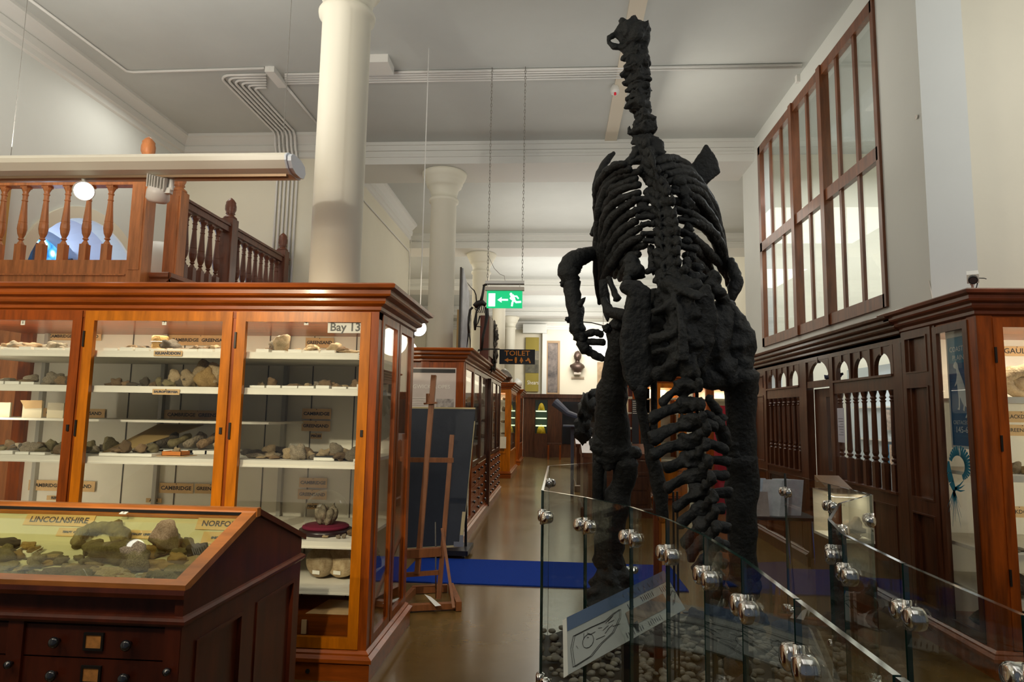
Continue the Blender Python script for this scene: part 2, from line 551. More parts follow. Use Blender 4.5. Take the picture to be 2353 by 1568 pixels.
# ------------------------------------------------------------------ glazed museum cases
CORN = [(0, 2.165), (0.015, 2.175), (0.015, 2.195), (0.045, 2.21), (0.05, 2.225), (0.05, 2.24), (0.085, 2.25), (0.09, 2.262), (0.09, 2.285), (0.12, 2.295), (0.125, 2.315), (0.11, 2.325)]
BASE = [(0.03, 0.0), (0.03, 0.1), (0.045, 0.105), (0.045, 0.125), (0.02, 0.14), (0.02, 0.15), (0, 0.165)]

def carcass(t, x0, x1, y0, y1, wood, woodh, post=0.1, z0=0.165, z1=2.165):
    for a in (x0, x1 - post):
        for b in (y0, y1 - post):
            MB().box(a, a + post, b, b + post, z0, z1).build('corner_post', wood, t)
    MB().ring(x0, x1, y0, y1, [(0, 0)] + BASE).build('plinth', woodh, t)
    MB().ring(x0, x1, y0, y1, CORN).build('cornice', woodh, t)

def door(t, ax, a0, a1, d, wood, z0=0.17, z1=2.16, s=0.062, out=-1, gl=GLASS, lock=True):
    """glazed door in plane d; out = direction towards the viewer along the plane's normal"""
    d = d - 0.006 if out < 0 else d + 0.006
    d0, d1 = (d, d + 0.03) if out < 0 else (d - 0.03, d)
    f = MB().frame(ax, a0, a1, z0, z1, d0, d1, s, s).build('door', wood, t)
    e0, e1 = d0 + 0.012, d0 + 0.016
    if ax == 'x':
        MB().box(a0 + s - 0.004, a1 - s + 0.004, e0, e1, z0 + s - .004, z1 - s + .004).build('door_glass', gl, f)
    else:
        MB().box(e0, e1, a0 + s - 0.004, a1 - s + 0.004, z0 + s - .004, z1 - s + .004).build('door_glass', gl, f)
    if lock:
        c = (a1 - s * 0.45, d0 - 0.003) if ax == 'x' else (d0 - 0.003 if out < 0 else d1 + 0.003, a0 + s * 0.45)
        MB().box(c[0] - 0.008, c[0] + 0.008, c[1] - 0.004, c[1] + 0.004, 1.40, 1.44).build('lock', BRASSY, f)
        for z in (0.6, 1.42, 1.98):
            c2 = (a0 + 0.004, d0 - 0.004) if ax == 'x' else (d0 - 0.003 if out < 0 else d1 + 0.003, a1 - 0.004)
            MB().box(c2[0] - 0.006, c2[0] + 0.006, c2[1] - 0.005, c2[1] + 0.005, z - 0.05, z + 0.05).build('hinge', BRASSY, f)
    return f

# --- bay 13, the big case on the left
t13 = thing('display_case', 'large mahogany glass-fronted case marked Bay 13 with five white shelves of fossils', 'display case', (-2.6, 4.4, 0))
bx0, bx1, by0, by1 = -4.2, -1.09, 3.92, 4.93
carcass(t13, bx0, bx1, by0, by1, WOOD, WOODH)
MB().box(bx0, bx1, by0 + 0.001, by1, 2.12, 2.165).build('top_board', WOODH, t13)
MB().box(bx0 + 0.1, bx1 - 0.1, by1 - 0.06, by1 - 0.02, 0.165, 2.12).m(0).build('back_panel', WHITEP, t13)
bp = MB()
for x in (-3.75, -3.3, -2.88, -2.42, -2.2, -1.85, -1.52):
    bp.box(x - 0.004, x + 0.004, by1 - 0.064, by1 - 0.06, 0.2, 2.12)
bp.build('panel_joints', mat('joint_shadow_paint', (0.12, 0.11, 0.10), 0.8), t13)
GUP = mat('grey_upright', (0.42, 0.40, 0.36), 0.5)
for x in (-3.99, -3.02, -2.05, -1.2):
    MB().box(x - 0.015, x + 0.015, by1 - 0.1, by1 - 0.06, 0.2, 2.12).build('shelf_standard', GUP, t13)
MB().box(bx0 + 0.1, bx1 - 0.1, by0 + 0.05, by1 - 0.06, 0.165, 0.2).build('floor_board', WOOD, t13)
for z in (1.912, 1.688, 1.243, 0.768, 0.502):
    s_ = MB().box(bx0 + 0.09, bx1 - 0.1, by0 + 0.06, by1 - 0.07, z - 0.022, z)
    s_.box(bx0 + 0.09, bx1 - 0.1, by0 + 0.045, by0 + 0.06, z - 0.042, z)
    s_.box(bx0 + 0.09, bx1 - 0.1, by0 + 0.041, by0 + 0.046, z - 0.042, z - 0.032)
    s_.build('shelf', WHITEP, t13)
MB().box(bx0 + 0.1, -1.9, by0 + 0.33, by1 - 0.07, 1.455, 1.47).build('shelf', WHITEP, t13)
mb = MB().box(bx0 + .1, bx1 - .1, by0 + 0.06, by0 + 0.1, 0.2, 0.33).box(bx0 + .1, bx1 - .1, by0 + 0.1, by0 + 0.4, 0.315, 0.33)
mb.build('inner_drawer_box', WOODH, t13)
for a0, a1 in ((-4.1, -3.965 + 0.96 - 0.0), (-2.985, -2.02), (-1.995, -1.14)):
    door(t13, 'x', a0, a1, by0, OAK if a0 > -3 else WOOD)
for a in (-2.995, -2.0075):
    MB().box(a - 0.02, a + 0.02, by0 + 0.004, by0 + 0.06, 0.165, 2.165).build('mullion', WOOD, t13)
for a0, a1 in ((4.0, 4.43), (4.45, 4.87)):
    door(t13, 'y', a0, a1, bx1, WOOD, out=1, s=0.05, lock=False)
MB().lathe([(0, 0), (0.013, 0), (0.013, 0.004), (0, 0.005)], (-1.42, by0 - 0.03, 0.05), 14, ax=(0, -1, 0)).build('ventilation_hole', INK, t13)

def label(name, txt, c, w, h, m, size, ink=INK, label_=None, u=(1, 0, 0), v=(0, 0, 1), bold=0.0, group=None, tilt=0.0, cat='label', pin=True, th=0.003, lines=None, stretch=1.0):
    u, v, c = Vector(u).normalized(), Vector(v).normalized(), Vector(c)
    if tilt:
        q = Matrix.Rotation(tilt, 3, u.cross(v))
        u, v = q @ u, q @ v
    n = u.cross(v)
    o = MB().obox(c, u * w / 2, v * h / 2, n * th / 2).build(name, m)
    tag(o, label_, cat, group)
    ls = lines or ([(txt, 0, size)] if txt else [])
    for s_, dz, sz in ls:
        text(s_, sz, c + v * dz + n * (th / 2), u, v, ink, o, bold=bold, stretch=stretch, fit=w * 0.9)
    if pin:
        MB().blob(c + v * (h * 0.42) + n * 0.004, 0.0035, sub=1, amp=0).build('pin', BRASSY, o)
    return o

LB = by1 - 0.075
def cg(x, z, w=0.33, h=0.075, one=None, lab='', tilt=0.0, m=PAPER, y=LB, size=0.048):
    return label('specimen_label', one, (x, y, z), w, h, m, size, label_=lab, bold=0.0009, tilt=tilt, stretch=1.15)
def WX(px, py, y=LB): return W(px, py, Y=y)
def lab_px(x0, y0, x1, y1, txt, lab, size, y=LB, m=PAPER, ink=INK, bold=0.0015, stretch=1.1, tilt=0.0):
    a, b = W(x0, y0, Y=y), W(x1, y1, Y=y)
    return label('specimen_label', txt, (a + b) / 2, abs(b.x - a.x), abs(a.z - b.z), m, size, ink=ink, label_=lab, bold=bold, stretch=stretch, tilt=tilt)
DG, DM, DC = 'behind the Bay 13 door', 'behind the middle door', 'behind the end door'
for a in [
    (107, 764, 232, 783, 'CAMBRIDGE  GREENSAND', 'dim buff Cambridge Greensand label on the top shelf ' + DC, 0.044),
    (388, 770, 535, 795, 'CAMBRIDGE  GREENSAND', 'curling buff Cambridge Greensand label on the top shelf ' + DM, 0.046),
    (703, 757, 766, 774, 'CAMBRIDGE', 'buff Cambridge label high on the back panel just under the Bay 13 sign', 0.046),
    (703, 776, 766, 800, 'GREENSAND', 'buff Greensand label standing on the top shelf ' + DG, 0.046),
    (378, 942, 530, 967, 'CAMBRIDGE  GREENSAND', 'long buff Cambridge Greensand label above the thin shelf ' + DM, 0.049),
    (695, 939, 760, 964, 'CAMBRIDGE', 'buff Cambridge label above a Greensand label in the third opening under the Bay 13 sign', 0.045),
    (694, 967, 758, 992, 'GREENSAND', 'buff Greensand label between the Cambridge and the first Pisces label', 0.044),
    (714, 996, 739, 1009, 'PISCES', 'small buff Pisces label pinned over the slab fossils', 0.03),
    (100, 938, 240, 962, 'CAMBRIDGE  GREENSAND', 'long buff label half hidden by upright cream cards', 0.045),
    (67, 1103, 217, 1131, 'CAMBRIDGE  GREENSAND', 'long brown Cambridge Greensand label just above the Lincolnshire desk case', 0.048),
    (367, 1110, 443, 1135, 'CAMBRIDGE', 'brown Cambridge label low on the back panel ' + DM, 0.048),
    (449, 1112, 518, 1136, 'GREENSAND', 'brown Greensand label low on the back panel ' + DM, 0.046),
    (336, 1145, 371, 1156, 'AVES', 'tiny brown label right above the desk case ' + DM, 0.026),
    (108, 1139, 160, 1151, 'REPTILIA', 'tiny brown label above the desk case ' + DC, 0.026),
    (688, 1098, 751, 1122, 'CAMBRIDGE', 'buff Cambridge label above the glass dome', 0.044),
    (685, 1125, 750, 1149, 'GREENSAND', 'buff Greensand label touching the top of the glass dome', 0.044),
    (705, 1157, 732, 1171, 'PISCES', 'small Pisces label seen through the glass dome', 0.03),
    (437, 967, 478, 973, 'DINOSAURIA', 'narrow orange label under the long buff label ' + DM, 0.024)]:
    lab_px(*a)
YF = by0 + 0.036
lab_px(354, 806, 418, 819, 'IGUANODON', 'cream Iguanodon label on the edge of the top shelf', 0.026, y=YF, ink=BLUEINK)
lab_px(351, 894, 412, 908, 'SAUROPTERYGIA', 'cream Sauropterygia label on the edge of the second shelf', 0.023, y=YF, ink=BLUEINK)
c0, c1 = W(754, 740, Y=by0 + 0.008), W(834, 766, Y=by0 + 0.008)
bay = label('bay_sign', 'Bay 13', ((c0.x + c1.x) / 2, by0 + 0.008, (c0.z + c1.z) / 2), c1.x - c0.x, c0.z - c1.z, PAPERW, 0.072, ink=mat('sign_grey', (0.10, 0.10, 0.09), 0.6),
            label_='white Bay 13 sign in the top corner of a glass case door', bold=0.0016, pin=False, cat='sign')
for (px, py, s_) in ((827, 817, '5'), (825, 890, '5'), (817, 1062, '4'), (811, 1246, '3'), (807, 1350, '2')):
    p = W(px, py, Y=YF - 0.003)
    label('shelf_number', s_, p, 0.028, 0.034, PAPERW, 0.03, label_='small white number %s card on the shelf edge %s' % (s_, {817: 'under the Bay 13 sign', 890: 'of the second shelf', 1062: 'below the slab fossils', 1246: 'beside the glass dome', 1350: 'below the two ammonites'}[py]), pin=False, cat='number card')
p = W(802, 1483, Y=YF)
label('shelf_number', '1', p, 0.03, 0.038, PAPERW, 0.034, label_='small white number 1 card on the bottom drawer front', pin=False, cat='number card')
for px, s_, d in ((53, '8', DC), (378, '7', DM), (704, '4', DG)):
    p = W(px, 742, Y=by0 + 0.008)
    label('door_tag', s_, p, 0.028, 0.03, PAPERW, 0.022, label_='tiny white tag at the top of the glass ' + d, pin=False, cat='tag')

# ---- fossils
ROCKM = {}
def rock(p, s, mi=0, var=0, label_='', group=None, rz=None, name='fossil', cat='fossil', rx=0.0):
    k = (var, mi)
    if k not in ROCKM:
        mb = MB()
        sh = [(1, 0.8, 0.75), (1, 0.7, 0.5), (0.9, 0.9, 0.9), (1.2, 0.6, 0.45), (1, 1, 0.35), (0.8, 0.8, 1.1)][var % 6]
        mb.blob((0, 0, 0), [a * 0.5 for a in sh], amp=0.26, freq=1.6, sub=3, seed=var * 1.7 + 1)
        zmin = min(v.z for v in mb.v)
        for v in mb.v: v.z = max(v.z - zmin, 0.03) - 0.03
        o = mb.build('fossil', ST[mi], None, True)
        ROCKM[k] = o.data
        bpy.data.objects.remove(o)
        o = bpy.data.objects.new(name, ROCKM[k])
    else:
        o = bpy.data.objects.new(name, ROCKM[k])
    COL.objects.link(o)
    o.location = p
    o.scale = s if isinstance(s, (tuple, list)) else (s, s, s)
    o.rotation_euler = (rx, 0, rz if rz is not None else rnd.uniform(0, 6.28))
    return tag(o, label_, cat, group)

def row(x0, x1, z, y0, y1, n, s0, s1, mats, label_, group):
    for i in range(n):
        x = x0 + (x1 - x0) * (i + 0.5 + rnd.uniform(-0.3, 0.3)) / n
        s = rnd.uniform(s0, s1)
        rock((x, rnd.uniform(y0, y1), z), (s, s, s * rnd.uniform(0.6, 0.95)), rnd.choice(mats), rnd.randrange(6), label_, group)

yf, yr = by0 + 0.13, by0 + 0.5
row(-3.9, -3.06, 1.913, yf, yf + .1, 16, .06, .13, (0, 1), 'small grey-brown fossil in the row on the top shelf ' + DC, 'fossils on the top shelf, furthest door')
row(-2.88, -2.09, 1.913, yf, yf + .1, 15, .07, .15, (0, 0, 3, 2), 'brown fossil lump in the row on the top shelf ' + DM, 'fossils on the top shelf, middle door')
row(-1.93, -1.24, 1.913, yf, yf + .1, 13, .07, .16, (0, 1, 3), 'brown fossil lump in the row on the top shelf ' + DG, 'fossils on the top shelf, Bay 13 door')
row(-3.9, -3.06, 1.689, yf, yf + .12, 18, .06, .13, (1, 0, 2), 'small grey fossil in the low row on the second shelf ' + DC, 'fossils on the second shelf, furthest door')
row(-2.9, -2.42, 1.689, yf, yf + .1, 12, .06, .10, (2, 0, 5), 'small dark fossil in the thin row on the second shelf ' + DM, 'fossils on the second shelf, middle door')
row(-1.93, -1.24, 1.689, yf, yf + .1, 17, .05, .095, (1, 3, 0), 'small pale fossil on a card mount on the second shelf ' + DG, 'fossils on the second shelf, Bay 13 door')
for k in range(3):
    row(-3.9, -3.05, 1.244, yf + k * .16, yf + .12 + k * .16, 17, .05, .115, (2, 0, 5, 1), 'tiny bone fragment in the crowded spread on the long fourth shelf ' + DC, 'bone fragments crowded on the fourth shelf')
row(-2.86, -2.6, 1.262, yf, yf + .12, 6, .06, .10, (0, 5), 'grey bone lump heaped on the white tray beside the sloping card', 'bone lumps on the white tray')
for k in range(2):
    row(-1.93, -1.22, 1.244, yf + k * .14, yf + .1 + k * .14, 15, .05, .13, (3, 1, 0), 'thin fossil fish slab scattered on the shelf numbered 4 ' + DG, 'fossil slabs on the shelf numbered 4')
row(-1.44, -1.24, 0.769, yf, yf + .15, 8, .03, .06, (1, 3, 0), 'small fossil chip beside the glass dome', 'fossil chips beside the glass dome')
# white card mounts along the shelf fronts
for x0, n, z, d in ((-3.85, 8, 1.913, 'top'), (-2.85, 8, 1.913, 'top'), (-1.85, 5, 1.913, 'top'), (-1.87, 7, 1.689, 'second'), (-3.6, 3, 1.689, 'second'), (-3.8, 6, 1.244, 'fourth')):
    for i in range(n):
        ww = rnd.uniform(0.04, 0.05)
        o = MB().box(-ww, ww, -0.02, 0.03, 0, rnd.uniform(0.012, 0.022)).build('card_mount', PAPERW)
        dr = DC if x0 < -3 else DM if x0 < -2 else DG
        o.location = Vector((x0 + i * 0.105, by0 + 0.09, z + 0.0005))
        tag(o, 'thin white card mount at the front of the %s shelf %s' % (d, dr), 'card', 'card mounts on the %s shelf %s' % (d, dr))
# string-tied block
c = W(358, 800, Y=4.12)
o = MB().lathe([(0.0, 0), (0.046, 0), (0.05, 0.03), (0.047, 0.055), (0.052, 0.06), (0.05, 0.095), (0.045, 0.1), (0, 0.1)], (c.x, 4.16, 1.93), 14).build('fossil_block', ST[4], None, True)
tag(o, 'tall ochre fossil block tied round with white string on the top shelf', 'fossil')
MB().lathe([(0.052, 0), (0.055, 0.003), (0.052, 0.006)], (c.x, 4.16, 1.985), 16).build('string', PAPERW, o)
# cluster of big rounded nodules on the second shelf
for i, (px, s, mi, nm) in enumerate(((412, 0.10, 3, 'smallest pale'), (432, 0.13, 3, 'speckled pale'), (462, 0.16, 3, 'largest smooth pale'), (482, 0.15, 4, 'pinkish ochre'), (500, 0.14, 3, 'last pale'))):
    c = W(px, 885, Y=4.15)
    rock((c.x, 4.1 + 0.04 * (i % 3), 1.689), (s, s, s), mi, 2 if i % 2 else 5, nm + ' rounded nodule in the cluster of five on the second shelf', 'rounded nodules on the second shelf')
# bones on white trays
for i, (px, L, mi, nm) in enumerate(((372, 0.17, 2, 'dark purple-grey limb bone'), (402, 0.13, 5, 'small olive bone'), (438, 0.17, 1, 'mottled long bone'), (470, 0.17, 0, 'knobbly brown bone'), (508, 0.12, 3, 'pale lumpy bone'))):
    c = W(px, 1030, Y=4.45)
    tr = MB().box(c.x - .066, c.x + .066, 4.36, 4.62, 1.2445, 1.268).build('specimen_tray', PAPERW)
    tag(tr, 'white tray under the ' + nm, 'tray')
    b = Vector((c.x - 0.03, 4.42, 1.30))
    e_ = Vector((c.x + 0.04, 4.56, 1.36))
    mb = MB().tube([b, b.lerp(e_, .2), b.lerp(e_, .5), b.lerp(e_, .85), e_], [.022, .03, .02, .034, .02], 10, rough=0.7)
    tag(mb.build('fossil_bone', ST[mi], None, True), nm + ' lying tilted on a white tray on the fourth shelf', 'fossil')
for (p0, p1, nm) in (((337, 1034), (444, 1037), 'long black rod lying along the fourth shelf'), ((331, 1050), (359, 1040), 'short black rod lying aslant on the fourth shelf')):
    a, b = W(*p0, Y=4.2), W(*p1, Y=4.28)
    a.z = b.z = 1.252
    tag(MB().tube([a, b], .006, 8).build('black_rod', BLACKP), nm, 'rod')
c = W(405, 1050, Y=4.15); c.z = 1.2445
o = MB().box(c.x - .09, c.x + .09, 4.08, 4.24, 1.2445, 1.247).build('cork_mat', PAPER)
tag(o, 'flat buff board under the small orange box', 'board')
mb = MB()
mb.box(c.x - .07, c.x + .06, 4.1, 4.103, 1.248, 1.275).box(c.x - .07, c.x + .06, 4.2, 4.203, 1.248, 1.275).box(c.x - .07, c.x - .067, 4.1, 4.2, 1.248, 1.275).box(c.x + .057, c.x + .06, 4.1, 4.2, 1.248, 1.275).box(c.x - .07, c.x + .06, 4.1, 4.2, 1.248, 1.251)
tag(mb.build('specimen_box', mat('orange_card', (0.62, 0.20, 0.03), 0.6)), 'small open orange card box with a pale stone in it', 'box')
rock((c.x, 4.15, 1.252), .055, 3, 2, 'pale stone lying in the small orange box')
# big sloping brown card
a, b = W(222, 1030, Y=4.2), W(292, 985, Y=4.7)
mb = MB().add([(-2.97, 4.15, 1.25), (-2.86, 4.15, 1.25), (-2.62, 4.75, 1.43), (-2.97, 4.75, 1.43), (-2.97, 4.15, 1.255), (-2.86, 4.15, 1.255), (-2.62, 4.75, 1.435), (-2.97, 4.75, 1.435)],
              [(0, 3, 2, 1), (4, 5, 6, 7), (0, 1, 5, 4), (1, 2, 6, 5), (2, 3, 7, 6), (3, 0, 4, 7)])
tag(mb.build('sloping_card', mat('brown_card', (0.42, 0.29, 0.12), 0.75)), 'large brown card propped aslant behind the bone heap', 'card')
o = MB().box(-2.9, -2.55, 4.03, 4.3, 1.2445, 1.261).build('specimen_tray', PAPERW)
tag(o, 'broad white tray under the heap of grey bones', 'tray')
# upright cream cards on the thin shelf
for i, (x0, x1, y0) in enumerate(((-6, 22, 925), (55, 95, 921), (111, 145, 926), (161, 190, 927))):
    a, b = W(x0, y0, Y=4.32), W(x1, 966, Y=4.32)
    o = MB().box(a.x, b.x, 4.315, 4.33, 1.4705, a.z).build('upright_card', mat('cream_card', (0.74, 0.66, 0.49), 0.7) if i == 0 else bpy.data.materials['cream_card'])
    tag(o, ('cream card cut off by the picture edge', 'cream card with a folded top corner', 'plain tall cream card', 'narrow cream card beside the door stile')[i] + ', standing on the thin shelf', 'card')
    if i == 1:
        MB().prism([(a.x - 0.02, 4.312, a.z + .002), (b.x, 4.312, a.z + .004), (b.x, 4.312, a.z - .05), (a.x + .02, 4.312, a.z - .055)], (0, 0.003, 0)).build('folded_corner', PAPER, o)
# slabs behind the Bay 13 door on the shelf numbered 4
for i, (px, py, Ls, mi, nm) in enumerate(((628, 1022, .2, 2, 'long dark slab leaning on the heap'), (590, 1040, .17, 2, 'dark grey slab at the front of the heap'), (650, 1030, .12, 1, 'upright dark lump'), (718, 1035, .11, 2, 'curved dark tooth-like fossil'), (760, 1036, .2, 3, 'long pale rugged slab'), (800, 1036, .15, 3, 'stout pale rugged block'))):
    c = W(px, py, Y=4.3)
    rock((c.x, 4.42 if i != 1 else 4.25, 1.2445), (Ls, Ls * .7, Ls * .6), mi, 3 if i % 2 else 1, nm + ' on the shelf numbered 4', rz=rnd.uniform(-.5, .5))
c = W(752, 1060, Y=4.08)
o = MB().box(c.x - .07, c.x + .06, 4.03, 4.12, 1.2445, 1.262).m(1).box(c.x - .07, c.x + .06, 4.05, 4.13, 1.262, 1.27).build('specimen_box', [PAPERW, BLACKP])
tag(o, 'flat white box with a black slip near the number 4 card', 'box')

# glass dome with a fossil
D = Vector((-1.475, 4.24, 0.768))
t = thing('glass_dome', 'round glass dome with a maroon velvet base and a clustered fossil on shelf 3', 'dome', D)
MB().lathe([(0.0, 0.0005), (0.165, 0.0005), (0.17, 0.012), (0.165, 0.03), (0.15, 0.034), (0, 0.034)], D, 32).build('base', mat('black_lacquer', (0.02, 0.008, 0.01), 0.3), t, True)
MB().lathe([(0.0, 0.034), (0.145, 0.034), (0.148, 0.045), (0.14, 0.055), (0, 0.055)], D, 32).build('velvet_pad', mat('maroon_velvet', (0.16, 0.005, 0.03), 0.9), t, True)
pr = [(0.138, 0.045)] + [(0.138 * math.cos(a), 0.14 + 0.135 * math.sin(a)) for a in [i * PI / 2 / 12 for i in range(12)]] + [(0.004, 0.275)]
MB().lathe(pr, D, 40).build('bell_glass', glassmat('bell_jar_glass', (0.97, 0.975, 0.96), ior=1.3), t, True)
ff = MB()
for i in range(7):
    a = i / 7 * 6.28
    ff.blob(D + Vector((0.045 * math.cos(a), 0.03 * math.sin(a), 0.105 + 0.02 * (i % 2))), (0.026, 0.03, 0.06), Matrix.Rotation(0.35 * math.cos(a), 3, 'Y'), amp=.2, sub=2, seed=i)
ff.blob(D + Vector((0, 0, 0.09)), (0.05, 0.04, 0.036), seed=3)
tag(ff.build('fossil_cluster', ST[1], None, True), 'grey clustered fossil standing inside the glass dome', 'fossil')
# the two large ammonites
for i, (px, rr) in enumerate(((727, 0.095), (775, 0.10))):
    c = W(px, 1315, Y=4.12)
    cc = Vector((c.x, 4.12, 0.512 + rr))
    mb = MB().lathe([(0, 0), (rr * 0.8, 0.0), (rr * 0.97, 0.02), (rr, 0.06), (rr * 0.96, 0.13), (rr * .6, .15), (0, 0.15)], cc, 28, ax=(0.25, 1, 0))
    for v in mb.v:
        v += (v - cc) * 0.05 * noise.noise(v * 14)
    o = mb.build('ammonite', ST[3], None, True)
    tag(o, ('drum-shaped tan fossil nearest the desk case on the shelf numbered 2', 'drum-shaped tan fossil nearest the corner post on the shelf numbered 2')[i], 'fossil')
    n_ = Vector((-0.25, -1, 0)).normalized()
    q = cc + n_ * 0.004 + Vector((0, 0, -rr * 0.6))
    MB().obox(q, (0.025, -0.006, 0), (0, 0, 0.011), (0, -0.002, 0)).build('paper_slip', PAPERW, o)
    mb = MB()
    for k in range(3):
        mb.lathe([(rr * 0.98, 0), (rr * 1.03, 0.012), (rr * 1.0, 0.02)], cc + Vector((0.045 + .02 * k, 0.10 + k * 0.035, 0.006 * k)), 24, ax=(0.5, 1, 0.1))
    mb.build('paper_wrap', PAPERW, o, True)
    rock((c.x + 0.075, 4.42, 0.5025), (0.22, 0.24, 0.2), 2, 2, ('black wrapped block behind the fossil drum nearest the desk case', 'black wrapped block behind the fossil drum nearest the corner post')[i], cat='block')
o = MB().add([(-1.5, 4.02, .331), (-1.22, 4.02, .331), (-1.2, 4.25, .35), (-1.45, 4.3, .34)], [(0, 1, 2, 3)]).build('loose_paper', PAPER)
tag(o, 'curled brown paper lying on the drawer box at the bottom of the Bay 13 case', 'paper')
tag(MB().box(-1.5, -1.47, by0 + .045, by0 + .055, .23, .31).build('slip_of_card', PAPER), 'small yellow card standing beside the bottom drawer front', 'card')

# ------------------------------------------------------------------ sloping desk case in the foreground
dx0, dx1, dy0, dyr, dy1 = -3.2, -1.28, 2.27, 2.79, 3.33
td = thing('desk_case', 'dark red wooden desk case with a sloping glass lid and black-knobbed drawers', 'display case', (-2.2, 2.8, 0))
mb = MB()
xin = dx1 - 0.03
mb.box(dx0, xin, dy0 + 0.02, dy0 + 0.04, 0.1, 0.93)                      # front skin
mb.box(dx0, xin, dy1 - 0.03, dy1, 0.1, 0.93)
mb.box(dx0, dx0 + 0.03, dy0, dy1, 0.1, 0.93)
mb.box(dx0, xin, dy0 + 0.04, dy1 - 0.03, 0.80, 0.82)
mb.prism([(xin, dy0, 0.1), (xin, dy1, 0.1), (xin, dy1, 0.905), (xin, dyr + 0.02, 1.10), (xin, dyr - 0.02, 1.10), (xin, dy0, 0.915)], (0.018, 0, 0))
mb.build('body', DESKW, td)
# side panelling: stiles, rails and mouldings round two recessed panels
mb = MB()
xs = (xin + 0.018, dx1)
def sp(a, b, c, d): mb.box(xs[0], xs[1], a, b, c, d)
for a, b in ((dy0, dy0 + 0.1), (2.715, 2.85), (dy1 - 0.08, dy1)):
    sp(a, b, 0.2, 0.72)
sp(dy0, dy1, 0.72, 0.80); sp(dy0, dy1, 0.12, 0.2)
mb.prism([(xs[0], dy0, 0.8), (xs[0], dy1, 0.8), (xs[0], dy1, 0.905), (xs[0], dyr + 0.02, 1.10), (xs[0], dyr - 0.02, 1.10), (xs[0], dy0, 0.915)], (xs[1] - xs[0], 0, 0))
mb.build('side_panelling', DESKW, td)
for a, b in ((dy0 + 0.1, 2.715), (2.85, dy1 - 0.08)):
    MB().frame('y', a - .004, b + .004, 0.195, 0.725, xs[0] - 0.002, xs[1] + 0.006, 0.014).build('panel_moulding', DESKW, td)
MB().ring(dx0, dx1, dy0, dy1, [(0, 0.80), (0.012, 0.803), (0.018, 0.812), (0.018, 0.822), (0.008, 0.83), (0, 0.835)]).build('waist_moulding', DESKW, td)
MB().ring(dx0, dx1, dy0, dy1, [(0, 0), (0.03, 0), (0.03, 0.09), (0.01, 0.12), (0, 0.12)]).build('plinth', DESKW, td)
# lid: sloping frames front and back
def slope(y): return 0.945 + (y - dy0) / (dyr - dy0) * 0.18
def lidbox(m_, x0, x1, ya, yb_, th=0.028, up=0.0):
    za, zb = slope(ya) + up, slope(yb_) + up
    m_.add([(x0, ya, za - th), (x1, ya, za - th), (x1, yb_, zb - th), (x0, yb_, zb - th), (x0, ya, za), (x1, ya, za), (x1, yb_, zb), (x0, yb_, zb)],
           [(0, 3, 2, 1), (4, 5, 6, 7), (0, 1, 5, 4), (1, 2, 6, 5), (2, 3, 7, 6), (3, 0, 4, 7)])
xd = -2.60   # division between the two lids
LIDW = mat('spotlit_lid_wood', (0.42, 0.145, 0.03), 0.28, var=0.25, vscale=2.2, stretch=(2, 6, 9), coat=0.5)  # same wood as the desk body, spotlight brightness put into the colour
for k, (a, b) in enumerate(((xd + 0.004, dx1 + 0.008), (dx0, xd - 0.004))):
    mb = MB()
    lidbox(mb, a, b, dy0 - 0.01, dy0 + 0.024)
    lidbox(mb, a, b, dyr - 0.034, dyr - 0.012)
    lidbox(mb, a, a + 0.05, dy0 + 0.024, dyr - 0.034)
    lidbox(mb, b - 0.055, b, dy0 + 0.024, dyr - 0.034)
    f = mb.build('lid', LIDW, td)
    g = MB()
    lidbox(g, a + 0.045, b - 0.05, dy0 + 0.02, dyr - 0.03, th=0.004, up=-0.012)
    g.build('lid_glass', glassmat('desk_glass', (0.90, 0.92, 0.80)) if k == 0 else bpy.data.materials['desk_glass'], f)
    h = MB()
    for ya, yb2 in ((dyr - 0.038, dyr - 0.034),):
        lidbox(h, a + 0.05, b - 0.055, ya, yb2, th=0.01, up=0.003)
    h.build('lid_bead', BRASSY, f)
mb = MB()
mb.box(dx0, dx1 + 0.012, dyr - 0.014, dyr + 0.02, 1.095, 1.132)
mb.build('ridge_board', LIDW, td)
mb = MB().add([(dx0, dyr + 0.02, 1.10), (dx1 + 0.012, dyr + 0.02, 1.10), (dx1 + 0.012, dy1 + 0.03, 0.895), (dx0, dy1 + 0.03, 0.895),
               (dx0, dyr + 0.02, 1.125), (dx1 + 0.012, dyr + 0.02, 1.125), (dx1 + 0.012, dy1 + 0.03, 0.92), (dx0, dy1 + 0.03, 0.92)],
              [(0, 3, 2, 1), (4, 5, 6, 7), (0, 1, 5, 4), (1, 2, 6, 5), (2, 3, 7, 6), (3, 0, 4, 7)])
mb.build('back_lid', DESKW, td)
MB().prism([(dx0, dy0 - 0.016, 0.895), (dx0, dy0 - 0.02, 0.91), (dx0, dy0 - 0.016, 0.925), (dx0, dy0 + 0.02, 0.925), (dx0, dy0 + 0.02, 0.895)], (dx1 - dx0 + 0.01, 0, 0)).build('front_bead', DESKW, td)
